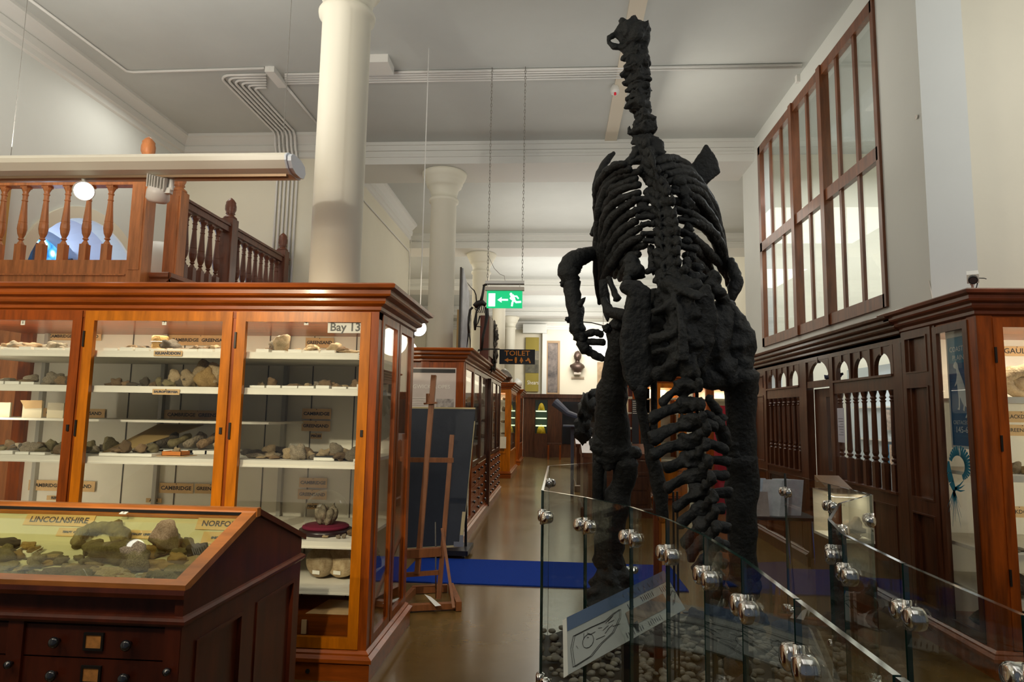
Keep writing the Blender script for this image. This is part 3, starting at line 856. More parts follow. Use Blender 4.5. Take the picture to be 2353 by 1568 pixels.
# inside lining
mb = MB()
fl0, fl1 = (dy0 + 0.03, 0.868), (2.70, 0.985)
mb.add([(dx0 + .03, fl0[0], fl0[1]), (xin, fl0[0], fl0[1]), (xin, fl1[0], fl1[1]), (dx0 + .03, fl1[0], fl1[1])], [(0, 1, 2, 3)])
mb.add([(dx0 + .03, fl1[0], fl1[1]), (xin, fl1[0], fl1[1]), (xin, dyr - 0.02, 1.105), (dx0 + .03, dyr - 0.02, 1.105)], [(0, 1, 2, 3)])
mb.add([(xin - .002, dy0 + .03, .868), (xin - .002, 2.70, .985), (xin - .002, dyr - .02, 1.105), (xin - .002, dy0 + .03, .92)], [(0, 1, 2, 3)])
mb.build('lining', mat('lining_paper', (0.62, 0.58, 0.42), 0.8, var=0.06, vscale=3), td)
# drawers
def drawer(x0, x1, z0, z1):
    f = MB().box(x0, x1, dy0 + 0.006, dy0 + 0.02, z0, z1).build('drawer', DESKW, td)
    xm, zm = (x0 + x1) / 2, (z0 + z1) / 2
    for o_ in (-0.13, 0.13):
        MB().lathe([(0, 0), (0.008, 0), (0.008, 0.012), (0.017, 0.018), (0.02, 0.026), (0.014, 0.034), (0, 0.036)], (xm + o_, dy0 + 0.006, zm), 16, ax=(0, -1, 0)).build('knob', KNOB, f, True)
    h = MB().frame('x', xm - 0.036, xm + 0.036, zm - 0.028, zm + 0.032, dy0 - 0.002, dy0 + 0.006, 0.008).build('label_holder', BRASSY, f)
    MB().box(xm - 0.029, xm + 0.029, dy0 + 0.001, dy0 + 0.004, zm - 0.021, zm + 0.025).build('holder_card', mat('holder_card', (0.52, 0.22, 0.05), 0.8, var=0.25, vscale=30) if 'holder_card' not in bpy.data.materials else bpy.data.materials['holder_card'], f)
for z1 in (0.79, 0.68, 0.57, 0.46):
    drawer(-1.85, -1.34, z1 - 0.104, z1)
    drawer(-2.42, -1.91, z1 - 0.104, z1)
    drawer(-2.99, -2.48, z1 - 0.104, z1)
for x in (-1.88, -1.31, -2.45):
    for z in (0.66, 0.44):
        MB().lathe([(0, 0), (0.006, 0), (0.006, 0.01), (0.014, 0.016), (0.012, 0.026), (0, 0.028)], (x, dy0 - 0.004, z), 14, ax=(0, -1, 0)).build('lock_knob', KNOB, td, True)
for x in (-1.88, -1.31, -2.45, -3.05):
    MB().box(x - 0.028, x + 0.0285, dy0 - 0.004, dy0 + 0.02, 0.12, 0.8).build('drawer_stile', DESKW, td)

def plane_hit(px, py, p0, n):
    v = FW + RT * ((px - CX) / F) + DN * ((py - CY) / F)
    o = Vector((0, 0, H))
    t_ = (Vector(p0) - o).dot(n) / v.dot(n)
    return o + v * t_
NF = Vector((1, 0, 0)).cross(Vector((0, fl1[0] - fl0[0], fl1[1] - fl0[1]))).normalized()
VB = Vector((0, dyr - 0.02 - fl1[0], 1.105 - fl1[1])).normalized()
NB = Vector((1, 0, 0)).cross(VB).normalized()
def DF(px, py): return plane_hit(px, py, (0, fl0[0], fl0[1]), NF)
def dlab(x0, y0, x1, y1, txt, lab, size, ink=BLUEINK):
    a, b = plane_hit(x0, y0, (0, fl1[0], fl1[1]), NB), plane_hit(x1, y1, (0, fl1[0], fl1[1]), NB)
    c = (a + b) / 2
    c = c - Vector((0, 1, 0)) * 0.003
    return label('county_label', txt, c, abs(b.x - a.x), abs((a - b).dot(VB)), PAPER, size, ink=ink, label_=lab, v=VB, bold=0.0010, pin=False, stretch=1.1)
dlab(66, 1181, 211, 1211, 'LINCOLNSHIRE', 'buff Lincolnshire label on the backdrop of the sloping desk case', 0.035)
dlab(458, 1190, 562, 1220, 'NORFOLK', 'buff Norfolk label at the corner of the desk case backdrop', 0.033)
dlab(138, 1213, 194, 1234, 'TEALBY  CLAY', 'small buff Tealby Clay label below the Lincolnshire label', 0.011)
dlab(290, 1218, 381, 1240, 'TEALBY  LIMESTONE', 'small buff Tealby Limestone label in the middle of the desk case', 0.012)
dlab(470, 1222, 545, 1252, 'SNETTISHAM', 'small buff label under the Norfolk label', 0.012)
p = plane_hit(284, 1181, (0, dyr - 0.05, slope(dyr - 0.05)), Vector((0, -0.33, 0.94)))
label('door_tag', '8', p + Vector((0, 0, 0.003)), 0.03, 0.018, PAPERW, 0.016, label_='tiny white tag on the desk glass near the ridge', v=(0, 1, 0.35), pin=False, cat='tag')
for i, (px, py, sx, sz, mi, var, nm) in enumerate((
    (8, 1262, .10, .07, 2, 1, 'dark flat stone with a paper slip'), (66, 1262, .065, .045, 4, 1, 'ochre oval stone in the white tray'), (15, 1290, .07, .05, 5, 2, 'mottled brown lump near the lid edge'),
    (42, 1286, .035, .03, 4, 2, 'small round ochre pebble'), (8, 1308, .08, .04, 5, 4, 'flat olive stone'), (20, 1336, .11, .05, 5, 1, 'olive lump at the front lid rail'),
    (60, 1318, .07, .03, 3, 3, 'pale green specimen in the front tray'), (56, 1333, .05, .03, 1, 4, 'grey ring-shaped shell'), (172, 1328, .17, .055, 0, 3, 'long purple-brown stone'),
    (245, 1330, .17, .05, 3, 3, 'large cream stone with a paper slip'), (278, 1334, .08, .05, 4, 1, 'brown end of the cream stone'), (240, 1343, .13, .05, 5, 1, 'moss-green rough lump at the front rail'),
    (188, 1343, .10, .04, 5, 2, 'olive lump beside the moss-green one'), (262, 1290, .13, .075, 5, 0, 'brown-green angular block'), (318, 1310, .10, .08, 1, 2, 'grey horseshoe-shaped fossil'),
    (360, 1308, .09, .055, 4, 3, 'yellow-brown curved stone'), (384, 1275, .11, .085, 3, 5, 'pale coral-like lump at the back'), (402, 1305, .07, .045, 0, 1, 'reddish round stone'),
    (345, 1282, .06, .05, 4, 0, 'small spiny yellow fossil'), (430, 1295, .09, .035, 3, 4, 'flat pale slab'), (455, 1278, .06, .05, 2, 0, 'dark lump near the corner of the glass'),
    (378, 1335, .10, .05, 5, 3, 'dark olive stone near the blue pencil'), (425, 1320, .12, .05, 5, 3, 'long dark green stone at the corner'), (85, 1290, .05, .025, 2, 3, 'flat black sliver'), (118, 1280, .06, .02, 5, 4, 'flat olive flake'), (100, 1300, .06, .03, 4, 3, 'long tan flake in the middle of the left half'), (118, 1322, .07, .03, 1, 4, 'grey flat shell before the purple-brown stone'), (300, 1262, .07, .06, 5, 1, 'olive lump behind the horseshoe fossil'), (352, 1330, .06, .035, 3, 3, 'cream chip behind the blue pencil'), (405, 1262, .06, .05, 0, 2, 'brown knob in the far corner'), (140, 1345, .07, .03, 3, 1, 'cream pebble touching the front rail'))):
    c = DF(px, py)
    rock(c, (sx * 1.3, sx * 0.95, sz * 1.5), mi, var, nm + ' lying in the desk case', rz=rnd.uniform(-.5, .5), rx=0.25)
pr2 = random.Random(21)
for k in range(34):
    px, py = pr2.uniform(0, 440), pr2.uniform(1262, 1338)
    if px > 440 - (py - 1262) * .5: continue
    s0 = pr2.uniform(.035, .07)
    rock(DF(px, py) + Vector((0, 0, .002)), (s0 * 1.2, s0, s0 * .9), pr2.choice((1, 3, 4, 5, 5)), k % 6, 'small assorted fossil filling the gaps in the sloping desk case', 'small fossils filling the desk case', rx=.25)
# the big coiled fossil
pts, rad = [], []
c0 = DF(212, 1262)
for i in range(34):
    a = -0.6 + i / 33 * 4.6
    R_ = 0.105 - 0.0011 * i
    pts.append(c0 + Vector((R_ * 1.1 * math.cos(a), R_ * 0.55 * math.sin(a) + 0.02, 0.042 + 0.034 * math.sin(a))))
    rad.append(0.033 - 0.0004 * i)
mb = MB().tube(pts, rad, 12, rough=0.5)
tag(mb.build('coiled_fossil', ST[5], None, True), 'largest fossil of the desk case, a coiled grey-green ammonite fragment', 'fossil')
for px, py, w_, d_, nm in ((62, 1275, .085, .06, 'white card tray with the ochre oval stone'), (62, 1328, .085, .05, 'white card tray near the front rail'), (330, 1338, .08, .05, 'white card tray beside the blue pencil')):
    c = DF(px, py) + Vector((0, 0, 0.004))
    mb = MB().obox(c, (w_ / 2, 0, 0), Vector((0, 1, 0.25)).normalized() * d_ / 2, (0, 0, 0.002))
    for s_ in (-1, 1):
        mb.obox(c + Vector((s_ * w_ / 2, 0, .008)), (.0015, 0, 0), Vector((0, 1, 0.25)).normalized() * d_ / 2, (0, 0, 0.008))
        mb.obox(c + Vector((0, 1, 0.25)).normalized() * (s_ * d_ / 2) + Vector((0, 0, .008)), (w_ / 2, 0, 0), (0, .0015, 0), (0, 0, 0.008))
    tag(mb.build('card_tray', PAPERW), nm, 'tray')
a, b = DF(290, 1344) + Vector((0, 0, .012)), DF(398, 1347) + Vector((0, 0, .012))
t = tag(MB().tube([a + (b - a) * .07, b], .0045, 6).build('pencil', mat('pencil_blue', (0.0, 0.16, 0.50), 0.35)), 'bright blue pencil lying along the front rail inside the desk case', 'pencil')
MB().tube([a, a + (b - a) * .07], [.0008, .0045], 6).build('pencil_tip', PAPER, t)
c = DF(332, 1336)
tag(MB().obox(c + Vector((0.03, 0, .003)), (.05, 0, 0), (0, .03, .007), (0, 0, .002)).build('blue_card', mat('blue_card', (0.02, 0.14, 0.32), 0.6)), 'small blue card behind the pencil', 'card')
# ------------------------------------------------------------------ gallery with turned balustrade
GX, GY, GZ = -4.03, 5.93, 2.84
w = MB()
w.box(-5.82, GX + 0.02, GY + 0.06, 9.4, GZ - 0.22, GZ)
w.box(-5.82, GX, GY + 0.1, 9.4, 0, GZ - 0.22)
tag(w.build('gallery_floor', BALW), kind='structure')
bal = thing('gallery_balustrade', 'orange-brown turned wooden balustrade facing the hall on top of the gallery', 'balustrade', (-4.9, GY, GZ))
MB().box(-5.8, GX - 0.08, GY - 0.055, GY + 0.055, GZ - 0.02, GZ + 0.12).box(-5.8, GX - 0.08, GY - 0.06, GY + 0.06, GZ - 0.17, GZ - 0.035).box(-5.8, GX - 0.08, GY - 0.075, GY + 0.05, GZ - 0.035, GZ - 0.02).build('bottom_rail', BALW, bal)
MB().box(-5.8, GX - 0.08, GY - 0.05, GY + 0.05, GZ + 0.87, GZ + 0.93).box(-5.8, GX - 0.08, GY - 0.065, GY + 0.065, GZ + 0.93, GZ + 0.97).build('hand_rail', BALW, bal)
BP = [(0.022, 0.19), (0.014, 0.205), (0.026, 0.215), (0.026, 0.225), (0.018, 0.23), (0.034, 0.27), (0.042, 0.32), (0.040, 0.36), (0.036, 0.385), (0.038, 0.39), (0.036, 0.40), (0.027, 0.52),
      (0.022, 0.60), (0.027, 0.605), (0.027, 0.612), (0.022, 0.618), (0.022, 0.66), (0.028, 0.665), (0.028, 0.675), (0.022, 0.68), (0.026, 0.70), (0.038, 0.725), (0.042, 0.735)]
def baluster(x, y, z, m, parent, k=1.0, nm='baluster'):
    mb = MB()
    mb.box(x - 0.034, x + 0.034, y - 0.034, y + 0.034, z, z + 0.165 * k)
    mb.lathe([(0.034, 0.165 * k)] + [(r, h * k) for r, h in BP], (x, y, z), 10)
    mb.box(x - 0.036, x + 0.036, y - 0.036, y + 0.036, z + 0.735 * k, z + 0.755 * k)
    return mb.build(nm, m, parent)
for i in range(7):
    baluster(-4.37 - 0.222 * i, GY, GZ + 0.12, BALW, bal)
def newel(x, y, m, lab, h=1.16, name='newel_post'):
    t = thing(name, lab, 'newel post', (x, y, GZ - 0.1))
    MB().box(x - 0.075, x + 0.075, y - 0.075, y + 0.075, GZ - 0.1, GZ + h).box(x - 0.055, x + 0.055, y - 0.081, y + 0.081, GZ + 0.02, GZ + h - 0.06).build('post', m, t)
    MB().lathe([(0.08, h), (0.08, h + 0.02), (0.05, h + 0.045), (0.04, h + 0.06), (0.058, h + 0.07), (0.05, h + 0.085), (0.065, h + 0.12), (0.066, h + 0.17), (0.058, h + 0.2), (0.06, h + 0.215), (0.035, h + 0.25), (0.006, h + 0.275)],
               (x, y, GZ), 14).build('finial', m, t, True)
    return t
newel(GX, GY, BALW, 'tall orange newel post with an acorn finial rising above the white lamp beam', 1.1)
newel(GX, 6.49, BALW, 'orange newel post beside the finned spotlight across the gallery opening', 1.0)
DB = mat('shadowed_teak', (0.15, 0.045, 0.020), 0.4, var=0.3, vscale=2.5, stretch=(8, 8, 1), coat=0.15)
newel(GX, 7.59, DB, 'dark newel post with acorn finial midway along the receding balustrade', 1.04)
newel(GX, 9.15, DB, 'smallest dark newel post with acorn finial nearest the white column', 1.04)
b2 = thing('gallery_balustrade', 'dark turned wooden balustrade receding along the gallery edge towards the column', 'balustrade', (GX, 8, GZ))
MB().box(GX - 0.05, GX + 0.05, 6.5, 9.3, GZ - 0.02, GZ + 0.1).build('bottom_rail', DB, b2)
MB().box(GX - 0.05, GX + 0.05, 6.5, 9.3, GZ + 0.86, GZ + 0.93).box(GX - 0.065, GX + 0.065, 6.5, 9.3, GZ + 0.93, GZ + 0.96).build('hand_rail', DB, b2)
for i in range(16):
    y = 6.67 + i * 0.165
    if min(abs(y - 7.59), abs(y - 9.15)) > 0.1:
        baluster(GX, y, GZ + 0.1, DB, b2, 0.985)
# gallery front cornice projecting at the opening
mb = MB()
pr = [(0, 0), (0.02, -0.01), (0.02, -0.05), (-0.02, -0.09), (-0.05, -0.12), (-0.05, -0.2)]
vs = [(GX + 0.27 + o, 5.96 - o, GZ + 0.02 + h) for o, h in pr]
mb.prism([(GX + 0.27 + o, 6.0, GZ + 0.03 + h) for o, h in pr] + [(GX, 6.0, GZ - 0.17), (GX, 6.0, GZ + 0.03)], (0, 3.4, 0))
mb.prism([(GX + 0.05, 6.0 - o, GZ + 0.03 + h) for o, h in pr] + [(GX + 0.05, 6.03, GZ - 0.17), (GX + 0.05, 6.03, GZ + 0.03)], (0.22, 0, 0))
tag(mb.build('gallery_cornice', mat('teak_cornice', (0.26, 0.075, 0.028), 0.35, var=0.3, vscale=2.5, stretch=(2, 2, 8), coat=0.2)), 'projecting moulded wooden cornice at the opening of the gallery', 'cornice')
# things on the gallery
gl = MB().lathe([(0.0, 0), (0.19, 0.0), (0.27, 0.12), (0.30, 0.28), (0.27, 0.44), (0.19, 0.56), (0.1, 0.61), (0, 0.62)], (-4.58, 7.1, GZ), 24).build('white_dome', mat('dome_plastic', (0.8, 0.8, 0.76), 0.5), None, True)
tag(gl, 'white rounded dome standing on the gallery behind the newel post opening', 'dome')
t = thing('framed_picture', 'gold-framed picture with a dark print hanging beside the arched window', 'picture', (-5.8, 6.0, 3.3))
MB().frame('y', 5.45, 6.33, 2.95, 3.9, -5.82, -5.78, 0.05).build('frame', mat('gilt_frame', (0.55, 0.30, 0.07), 0.4), t)
MB().box(-5.81, -5.80, 5.5, 6.28, 3.0, 3.85).build('mount', PAPERW, t)
MB().prism([(-5.797, 5.5, 3.08), (-5.797, 6.18, 3.08), (-5.797, 6.14, 3.5), (-5.797, 6.0, 3.72), (-5.797, 5.5, 3.78)], (0.003, 0, 0)).build('print', mat('dark_print', (0.04, 0.06, 0.06), 0.7, var=.3), t)

# ------------------------------------------------------------------ suspended lamp beam with spotlights
LY = 4.3
zc = 3.245
lx1 = W(672, 385, Y=LY).x
t = thing('lamp_beam', 'long white suspended lamp beam across the gallery front', 'light fitting', (-3.4, LY, zc))
prf = []
for i in range(13):
    a = -0.55 * PI + i / 12 * 1.1 * PI
    prf.append((0, LY - 0.12 + 0.19 * (1 - math.cos(a)) * 0.6 - 0.03, zc + 0.075 * math.sin(a)))
mb = MB()
sec = [(0, LY - 0.13, zc + 0.05), (0, LY - 0.10, zc + 0.068), (0, LY + 0.05, zc + 0.075), (0, LY + 0.13, zc + 0.05), (0, LY + 0.15, zc), (0, LY + 0.12, zc - 0.05), (0, LY + 0.05, zc - 0.066),
       (0, LY - 0.04, zc - 0.066), (0, LY - 0.10, zc - 0.045), (0, LY - 0.14, zc + 0.0), (0, LY - 0.145, zc + 0.03)]
mb.prism([(-5.4, b, c) for _, b, c in sec], (lx1 + 5.4, 0, 0))
mb.build('housing', mat('beam_enamel', (0.88, 0.83, 0.71), 0.38), t)
MB().prism([(lx1, LY + (b - LY) * 1.0, c) for _, b, c in sec], (0.012, 0, 0)).prism([(lx1 + .012, LY + (b - LY) * .9, zc + (c - zc) * .9) for _, b, c in sec], (0.03, 0, 0)).build('end_cap', mat('end_cap_white', (0.72, 0.76, 0.84), 0.35), t)
MB().box(-5.4, lx1 - 0.02, LY - 0.05, LY - 0.01, zc - 0.082, zc - 0.064).build('track', mat('track_brown', (0.30, 0.20, 0.12), 0.4, 0.5), t)
for (tx, ty), (bx, by_) in (((62, 0), (25, 357)), ((665, 0), (649, 357))):
    b = W(bx, by_, Y=LY)
    MB().tube([(b.x, LY, zc + 0.07), (b.x - 0.0, LY, ZC)], 0.0022, 6).build('suspension_wire', mat('wire_grey', (0.2, 0.19, 0.17), 0.4) if 'wire_grey' not in bpy.data.materials else bpy.data.materials['wire_grey'], t)
    MB().tube([(b.x - 0.06, LY, zc + 0.07), (b.x, LY, zc + 0.095), (b.x + 0.03, LY, zc + 0.07)], 0.005, 6).build('hanger', CHROME, t)
# glaring spotlight
p = W(195, 440, Y=LY)
t = thing('spotlight', 'glaring lit spotlight hanging under the white lamp beam', 'spotlight', p)
MB().lathe([(0.0, -0.09), (0.05, -0.09), (0.058, -0.03), (0.062, 0.03), (0.066, 0.05), (0.068, 0.13), (0.064, 0.13), (0.062, 0.06)], p, 20, ax=(0.55, -0.8, -0.26)).build('housing', WHITEM, t, True)
MB().lathe([(0, 0.066), (0.062, 0.066), (0.062, 0.072), (0, 0.072)], p, 24, ax=(0.55, -0.8, -0.26)).build('lamp_face', mat('hot_lamp', (1, 1, 1), 0.5, emit=(1.0, 0.95, 0.88), estr=5), t)
MB().tube([p + Vector((0, 0, 0.04)), (p.x, LY - 0.03, zc - 0.065)], 0.014, 8).build('stem', WHITEM, t)
# finned spotlight seen from behind
p = W(365, 430, Y=LY)
t = thing('spotlight', 'white finned spotlight turned towards the wall, hanging near the newel posts', 'spotlight', p)
ax_ = Vector((-0.25, 0.35, -0.9)).normalized()
MB().lathe([(0.0, 0.0), (0.066, 0.0), (0.075, 0.035), (0.078, 0.085), (0.06, 0.108), (0.0, 0.112)], p, 24, ax=ax_).build('lamp_head', mat('lamp_head_white', (0.78, 0.73, 0.70), 0.4), t, True)
mb = MB()
u_ = Vector((0.95, 0.1, -0.25)).normalized()
q_ = ax_.cross(u_).normalized()
for i in range(7):
    c = p - ax_ * 0.0 + u_ * (-0.06 + i * 0.02)
    mb.obox(c - ax_ * 0.035, u_ * 0.0035, q_ * (0.062 - 0.004 * abs(i - 3)), ax_ * 0.045)
mb.obox(p, u_ * 0.065, q_ * 0.01, ax_ * 0.03)
mb.build('cooling_fins', WHITEM, t)
q = W(393, 430, Y=LY)
MB().tube([q + Vector((0, 0, 0.055)), q + Vector((0, 0, -0.02)), q + Vector((-0.02, 0, -0.04))], [0.018, 0.018, 0.014], 12).obox(q + Vector((-0.03, 0, -0.03)), (0.035, 0, 0), (0, 0.02, 0), (0, 0, 0.02)).build('bracket', WHITEM, t)
MB().obox(q + Vector((-0.02, 0.0, 0.07)), (0.07, 0, 0), (0, 0.02, 0), (0, 0, 0.008)).build('track_adapter', WHITEM, t)

# ------------------------------------------------------------------ ceiling conduits
def conduit(pts, lab, grp=None, r=0.017, clips=()):
    o = MB().tube(pts, r, 8).build('conduit', WHITEM, None, True)
    tag(o, lab, 'conduit', grp)
    return o
CZ = ZC - 0.018
def C(px, py): return W(px, py, Z=CZ)
G1 = 'parallel ceiling conduits'
for i in range(5):
    a, b = C(655, 171 + i * 5.2), C(1838, 155 + i * 5.2) if i < 2 else C(1430, 163 + i * 5.2)
    yy = a.y
    conduit([(a.x, yy, CZ), (b.x, yy, CZ)], 'thin white conduit running straight across the ceiling, one of a parallel bundle', G1)
c0_ = C(655, 171)
for i in range(6):
    # bend from the box, back along the ceiling, down the wall
    x0 = C(612, 171 + i * 6).x
    yy = C(612, 171 + i * 6.0).y
    xb = -4.28 + i * 0.062
    R_ = 0.16 - 0.018 * i
    P_ = [(x0, yy, CZ), (xb + R_, yy, CZ)]
    for k in range(1, 6):
        a = k / 6 * PI / 2
        P_.append((xb + R_ - R_ * math.sin(a), yy + R_ - R_ * math.cos(a), CZ))
    P_ += [(xb, yy + R_, CZ), (xb, 9.15, CZ), (xb, 9.22, CZ - 0.05), (xb, 9.25, CZ - 0.2), (xb, 9.37, CZ - 0.42), (xb, 9.38, CZ - 0.6), (xb, 9.38, 3.0)]
    conduit(P_, 'white conduit bending off the ceiling box and running down the cream wall', 'bent conduits running down the wall')
a, b, c = C(60, 3), C(293, 163), C(610, 160)
conduit([(a.x, a.y - 1.2, CZ), (b.x - .02, b.y, CZ), (b.x + .05, b.y + .03, CZ), (c.x, b.y, CZ)], 'single white conduit along the ceiling edge with a right-angle elbow')
a, b = C(655, 195), C(725, 285)
conduit([a, (a.x + .0, 9.3, CZ)], 'single white conduit running back beside the round white column')
a, b = W(828, 452, X=-3.28), W(940, 578, X=-3.28)
conduit([(-3.28, 9.6, a.z), (-3.28, b.y, b.z), (-3.28, b.y + .1, b.z - .3)], 'thin conduit along the receding cream wall beyond the column', r=0.01)
def boxpx(px0, py0, px1, py1, h, lab, name='junction_box'):
    a, b = W(px0, py0, Z=ZC - h), W(px1, py1, Z=ZC - h)
    o = MB().box(min(a.x, b.x), max(a.x, b.x), min(a.y, b.y), max(a.y, b.y), ZC - h, ZC).build(name, WHITEM)
    return tag(o, lab, 'junction box')
boxpx(608, 165, 660, 202, 0.07, 'grey-white square junction box where the bent conduits meet')
boxpx(800, 144, 905, 172, 0.10, 'long white junction box just beyond the nearest column')
p = C(622, 160)
tag(MB().lathe([(0, -0.04), (0.05, -0.035), (0.05, 0.018), (0, 0.018)], p, 16).build('round_conduit_box', WHITEM), 'small round white conduit box beside the square junction box', 'junction box')
# trunking strip along the middle of the ceiling and the detector
a, b = C(1463, 0), C(1405, 330)
xm = (a.x + b.x) / 2
tag(MB().box(xm - 0.09, xm + 0.09, 6.0, 9.7, ZC - 0.022, ZC).build('ceiling_trunking', mat('trunking_cream', (0.72, 0.65, 0.52), 0.6)), 'flat cream trunking strip running back along the ceiling behind the skeleton neck', 'trunking')
p = W(1413, 212, Z=ZC - 0.1)
t = thing('smoke_detector', 'white conical detector with a red indicator on the ceiling beside the skeleton neck', 'detector', (p.x, p.y, ZC - 0.05))
MB().lathe([(0.0, -0.10), (0.05, -0.10), (0.058, -0.06), (0.05, -0.02), (0.03, 0.03)], (p.x, p.y, ZC - 0.02), 20).build('sensor', WHITEM, t, True)
MB().lathe([(0, 0), (0.013, -0.01), (0.016, -0.05), (0, -0.06)], (p.x, p.y - 0.03, ZC - 0.10), 10).build('red_indicator', mat('indicator_red', (0.55, 0.0, 0.02), 0.4, emit=(0.5, 0, 0.01), estr=.3), t, True)
p = W(1833, 190, X=2.93)
tag(MB().obox((2.93, p.y, p.z + .1), (0.02, 0, 0), (0, 0.03, 0), (0, 0, 0.10)).obox((2.90, p.y - .03, p.z + .2), (0.05, 0, 0), (0, 0.02, 0), (0, 0, 0.02)).build('wall_bracket', WHITEM), 'small white bracket at the end of the conduits on the window wall', 'bracket')

# ------------------------------------------------------------------ case 2 with the poster, and further cases
t2 = thing('display_case', 'long glazed case behind the easel with a grey poster in its end', 'display case', (-1.4, 10.4, 0))
carcass(t2, -1.62, -1.10, 7.75, 13.1, WOOD, WOODH)
MB().box(-1.6, -1.12, 7.78, 13.08, 2.1, 2.165).build('top_board', WOODH, t2)
MB().box(-1.52, -1.2, 7.752, 7.80, 2.085, 2.16).build('top_rail', WOOD, t2)
MB().box(-1.52, -1.2, 7.75, 7.79, 0.165, 0.5).build('bottom_rail', WOOD, t2)
carc = MB().box(-2.5, -1.58, 7.752, 8.5, 0.165, 0.5).build('return_cupboard', WOOD, t2)
MB().ring(-2.5, -1.6, 7.754, 8.5, [(o, z - .002) for o, z in CORN]).build('return_cornice', WOODH, t2)
MB().box(-2.5, -1.53, 7.80, 8.45, 0.5, 2.16).build('return_body', WOOD, t2)
po = MB().box(-2.0, -1.19, 7.738, 7.745, 0.5, 2.09).build('end_poster', mat('poster_grey', (0.58, 0.51, 0.47), 0.5, var=.1, vscale=2), t2)
text("SEDGWICK SLOPES", 0.075, (-1.54, 7.736, 1.86), (1, 0, 0), (0, 0, 1), PAPERW, po, bold=0.0006, fit=.56)
MB().box(-2.0, -1.20, 7.734, 7.737, 2.03, 2.075).build('poster_header', BLACKP, po)
for i in range(5):
    MB().box(-1.82, -1.50 - .01 * (i % 3), 7.734, 7.737, 1.62 + i * .025, 1.626 + i * .025).build('text_line', PAPERW, po)
MB().box(-1.42, -1.21, 7.734, 7.737, 1.58, 1.72).build('crowd_photo', mat('crowd_photo', (0.22, 0.19, 0.18), 0.6, col2=(0.55, 0.50, 0.46), vscale=22), po)
mb = MB()
ys = [7.85, 8.72, 9.6, 10.48, 11.36, 12.24, 13.0]
for i in range(6):
    a, b = ys[i], ys[i + 1]
    z0 = 0.85 if i > 0 else 0.17
    door(t2, 'y', a + 0.005, b - 0.005, -1.10, DARKW if i else WOOD, z0=z0, out=1, s=0.06, lock=False)
    if i > 0:
        for k in range(5):
            za = 0.18 + k * 0.13
            f = MB().box(-1.12, -1.105, a + 0.02, b - 0.02, za, za + 0.122).build('drawer', WOOD, t2)
            for yy in (a + 0.2, b - 0.2):
                MB().lathe([(0, 0), (0.01, 0), (0.01, 0.015), (0.024, 0.025), (0.016, 0.04), (0, 0.042)], (-1.105, yy, za + 0.06), 10, ax=(1, 0, 0)).build('knob', KNOB, f)
MB().box(-1.58, -1.56, 7.85, 13.0, 0.2, 2.1).build('back_panel', mat('case_lining_grey', (0.33, 0.31, 0.28), 0.7), t2)
for z in (1.1, 1.4, 1.7):
    MB().box(-1.56, -1.16, 8.7, 13.0, z - .01, z).build('shelf', WHITEP, t2)
MB().box(-1.098, -1.04, 10.5, 10.6, 0.1, 2.12).build('pilaster', DARKW, t2)
for i in range(14):
    rock((-1.36, 8.9 + i * 0.28, (1.1, 1.4, 1.7)[i % 3] + .001), (.1, .13, .1), rnd.choice((1, 3, 0)), i % 6, 'small pale specimen behind the long side glass of the poster case', 'specimens inside the poster case')

def simple_case(x0, x1, y0, y1, lab, wood, woodh, z1=2.165, shelves=(1.9, 1.62, 1.34, 1.06, .78), glow=None, front=True):
    t = thing('display_case', lab, 'display case', ((x0 + x1) / 2, (y0 + y1) / 2, 0))
    carcass(t, x0, x1, y0, y1, wood, woodh)
    MB().box(x0 + .01, x1 - .01, y0 + 0.01, y1 - .01, 2.1, 2.165).build('top_board', wood, t)
    MB().box(x0 + .02, x1 - .02, y0 + .01, y1 - .01, 0.165, 0.62).build('cupboard', wood, t)
    MB().box(x0 + 0.03, x1 - 0.1, y1 - 0.1, y1 - 0.08, 0.6, 2.1).build('back_panel', WHITEP, t)
    door(t, 'x', x0 + .09, x1 - 0.09, y0, wood, z0=0.6, z1=2.12, s=0.05, lock=False)
    door(t, 'y', y0 + 0.1, y1 - 0.1, x1, wood, z0=0.6, z1=2.12, s=0.05, out=1, lock=False)
    for z in shelves:
        MB().box(x0 + 0.05, x1 - 0.05, y0 + 0.06, y1 - 0.1, z - 0.02, z).build('shelf', WHITEP, t)
    return t
simple_case(-1.75, -1.10, 16.1, 18.6, 'slim glazed case with a bright orange corner post beyond the poster case', OAK, WOODH)
simple_case(-1.75, -1.10, 20.3, 22.2, 'smaller glazed case next beyond the orange-posted case', WOOD, WOODH)
for k, y in enumerate((16.22, 20.42)):
    for i, z in enumerate((1.9, 1.62, 1.34, 1.06)):
        for j in range(2):
            rock((-1.5 + j * .22, y, z), (.16, .1, .13), 3 if (i + j) % 2 else 1, (i + j) % 6, ('pale specimen in the orange-posted case', 'pale specimen in the case beyond the orange-posted one')[k], ('specimens in the orange-posted case', 'specimens in the case beyond it')[k])
tag(MB().box(-1.55, -1.2, 16.08, 16.1, 0.72, 1.0).build('hanging_notice', PAPERW), 'white notice hanging low on the end of the orange-posted case', 'notice')
tag(MB().blob((-1.4, 16.9, 2.5), (.25, .3, .2), amp=.4).build('dark_specimen', ST[2]), 'dark pointed specimen on top of the orange-posted case', 'specimen')
bl = MB().blob((-1.25, 21, 2.5), (0.16, 0.3, 0.17), amp=.3, seed=2).blob((-1.5, 20.8, 2.75), (0.07, 0.1, 0.3), Matrix.Rotation(-.5, 3, 'Y'), amp=.3, seed=5)
tag(bl.build('white_model', WHITEM, None, True), 'white sculpted animal model on top of the case beyond the orange post', 'model')

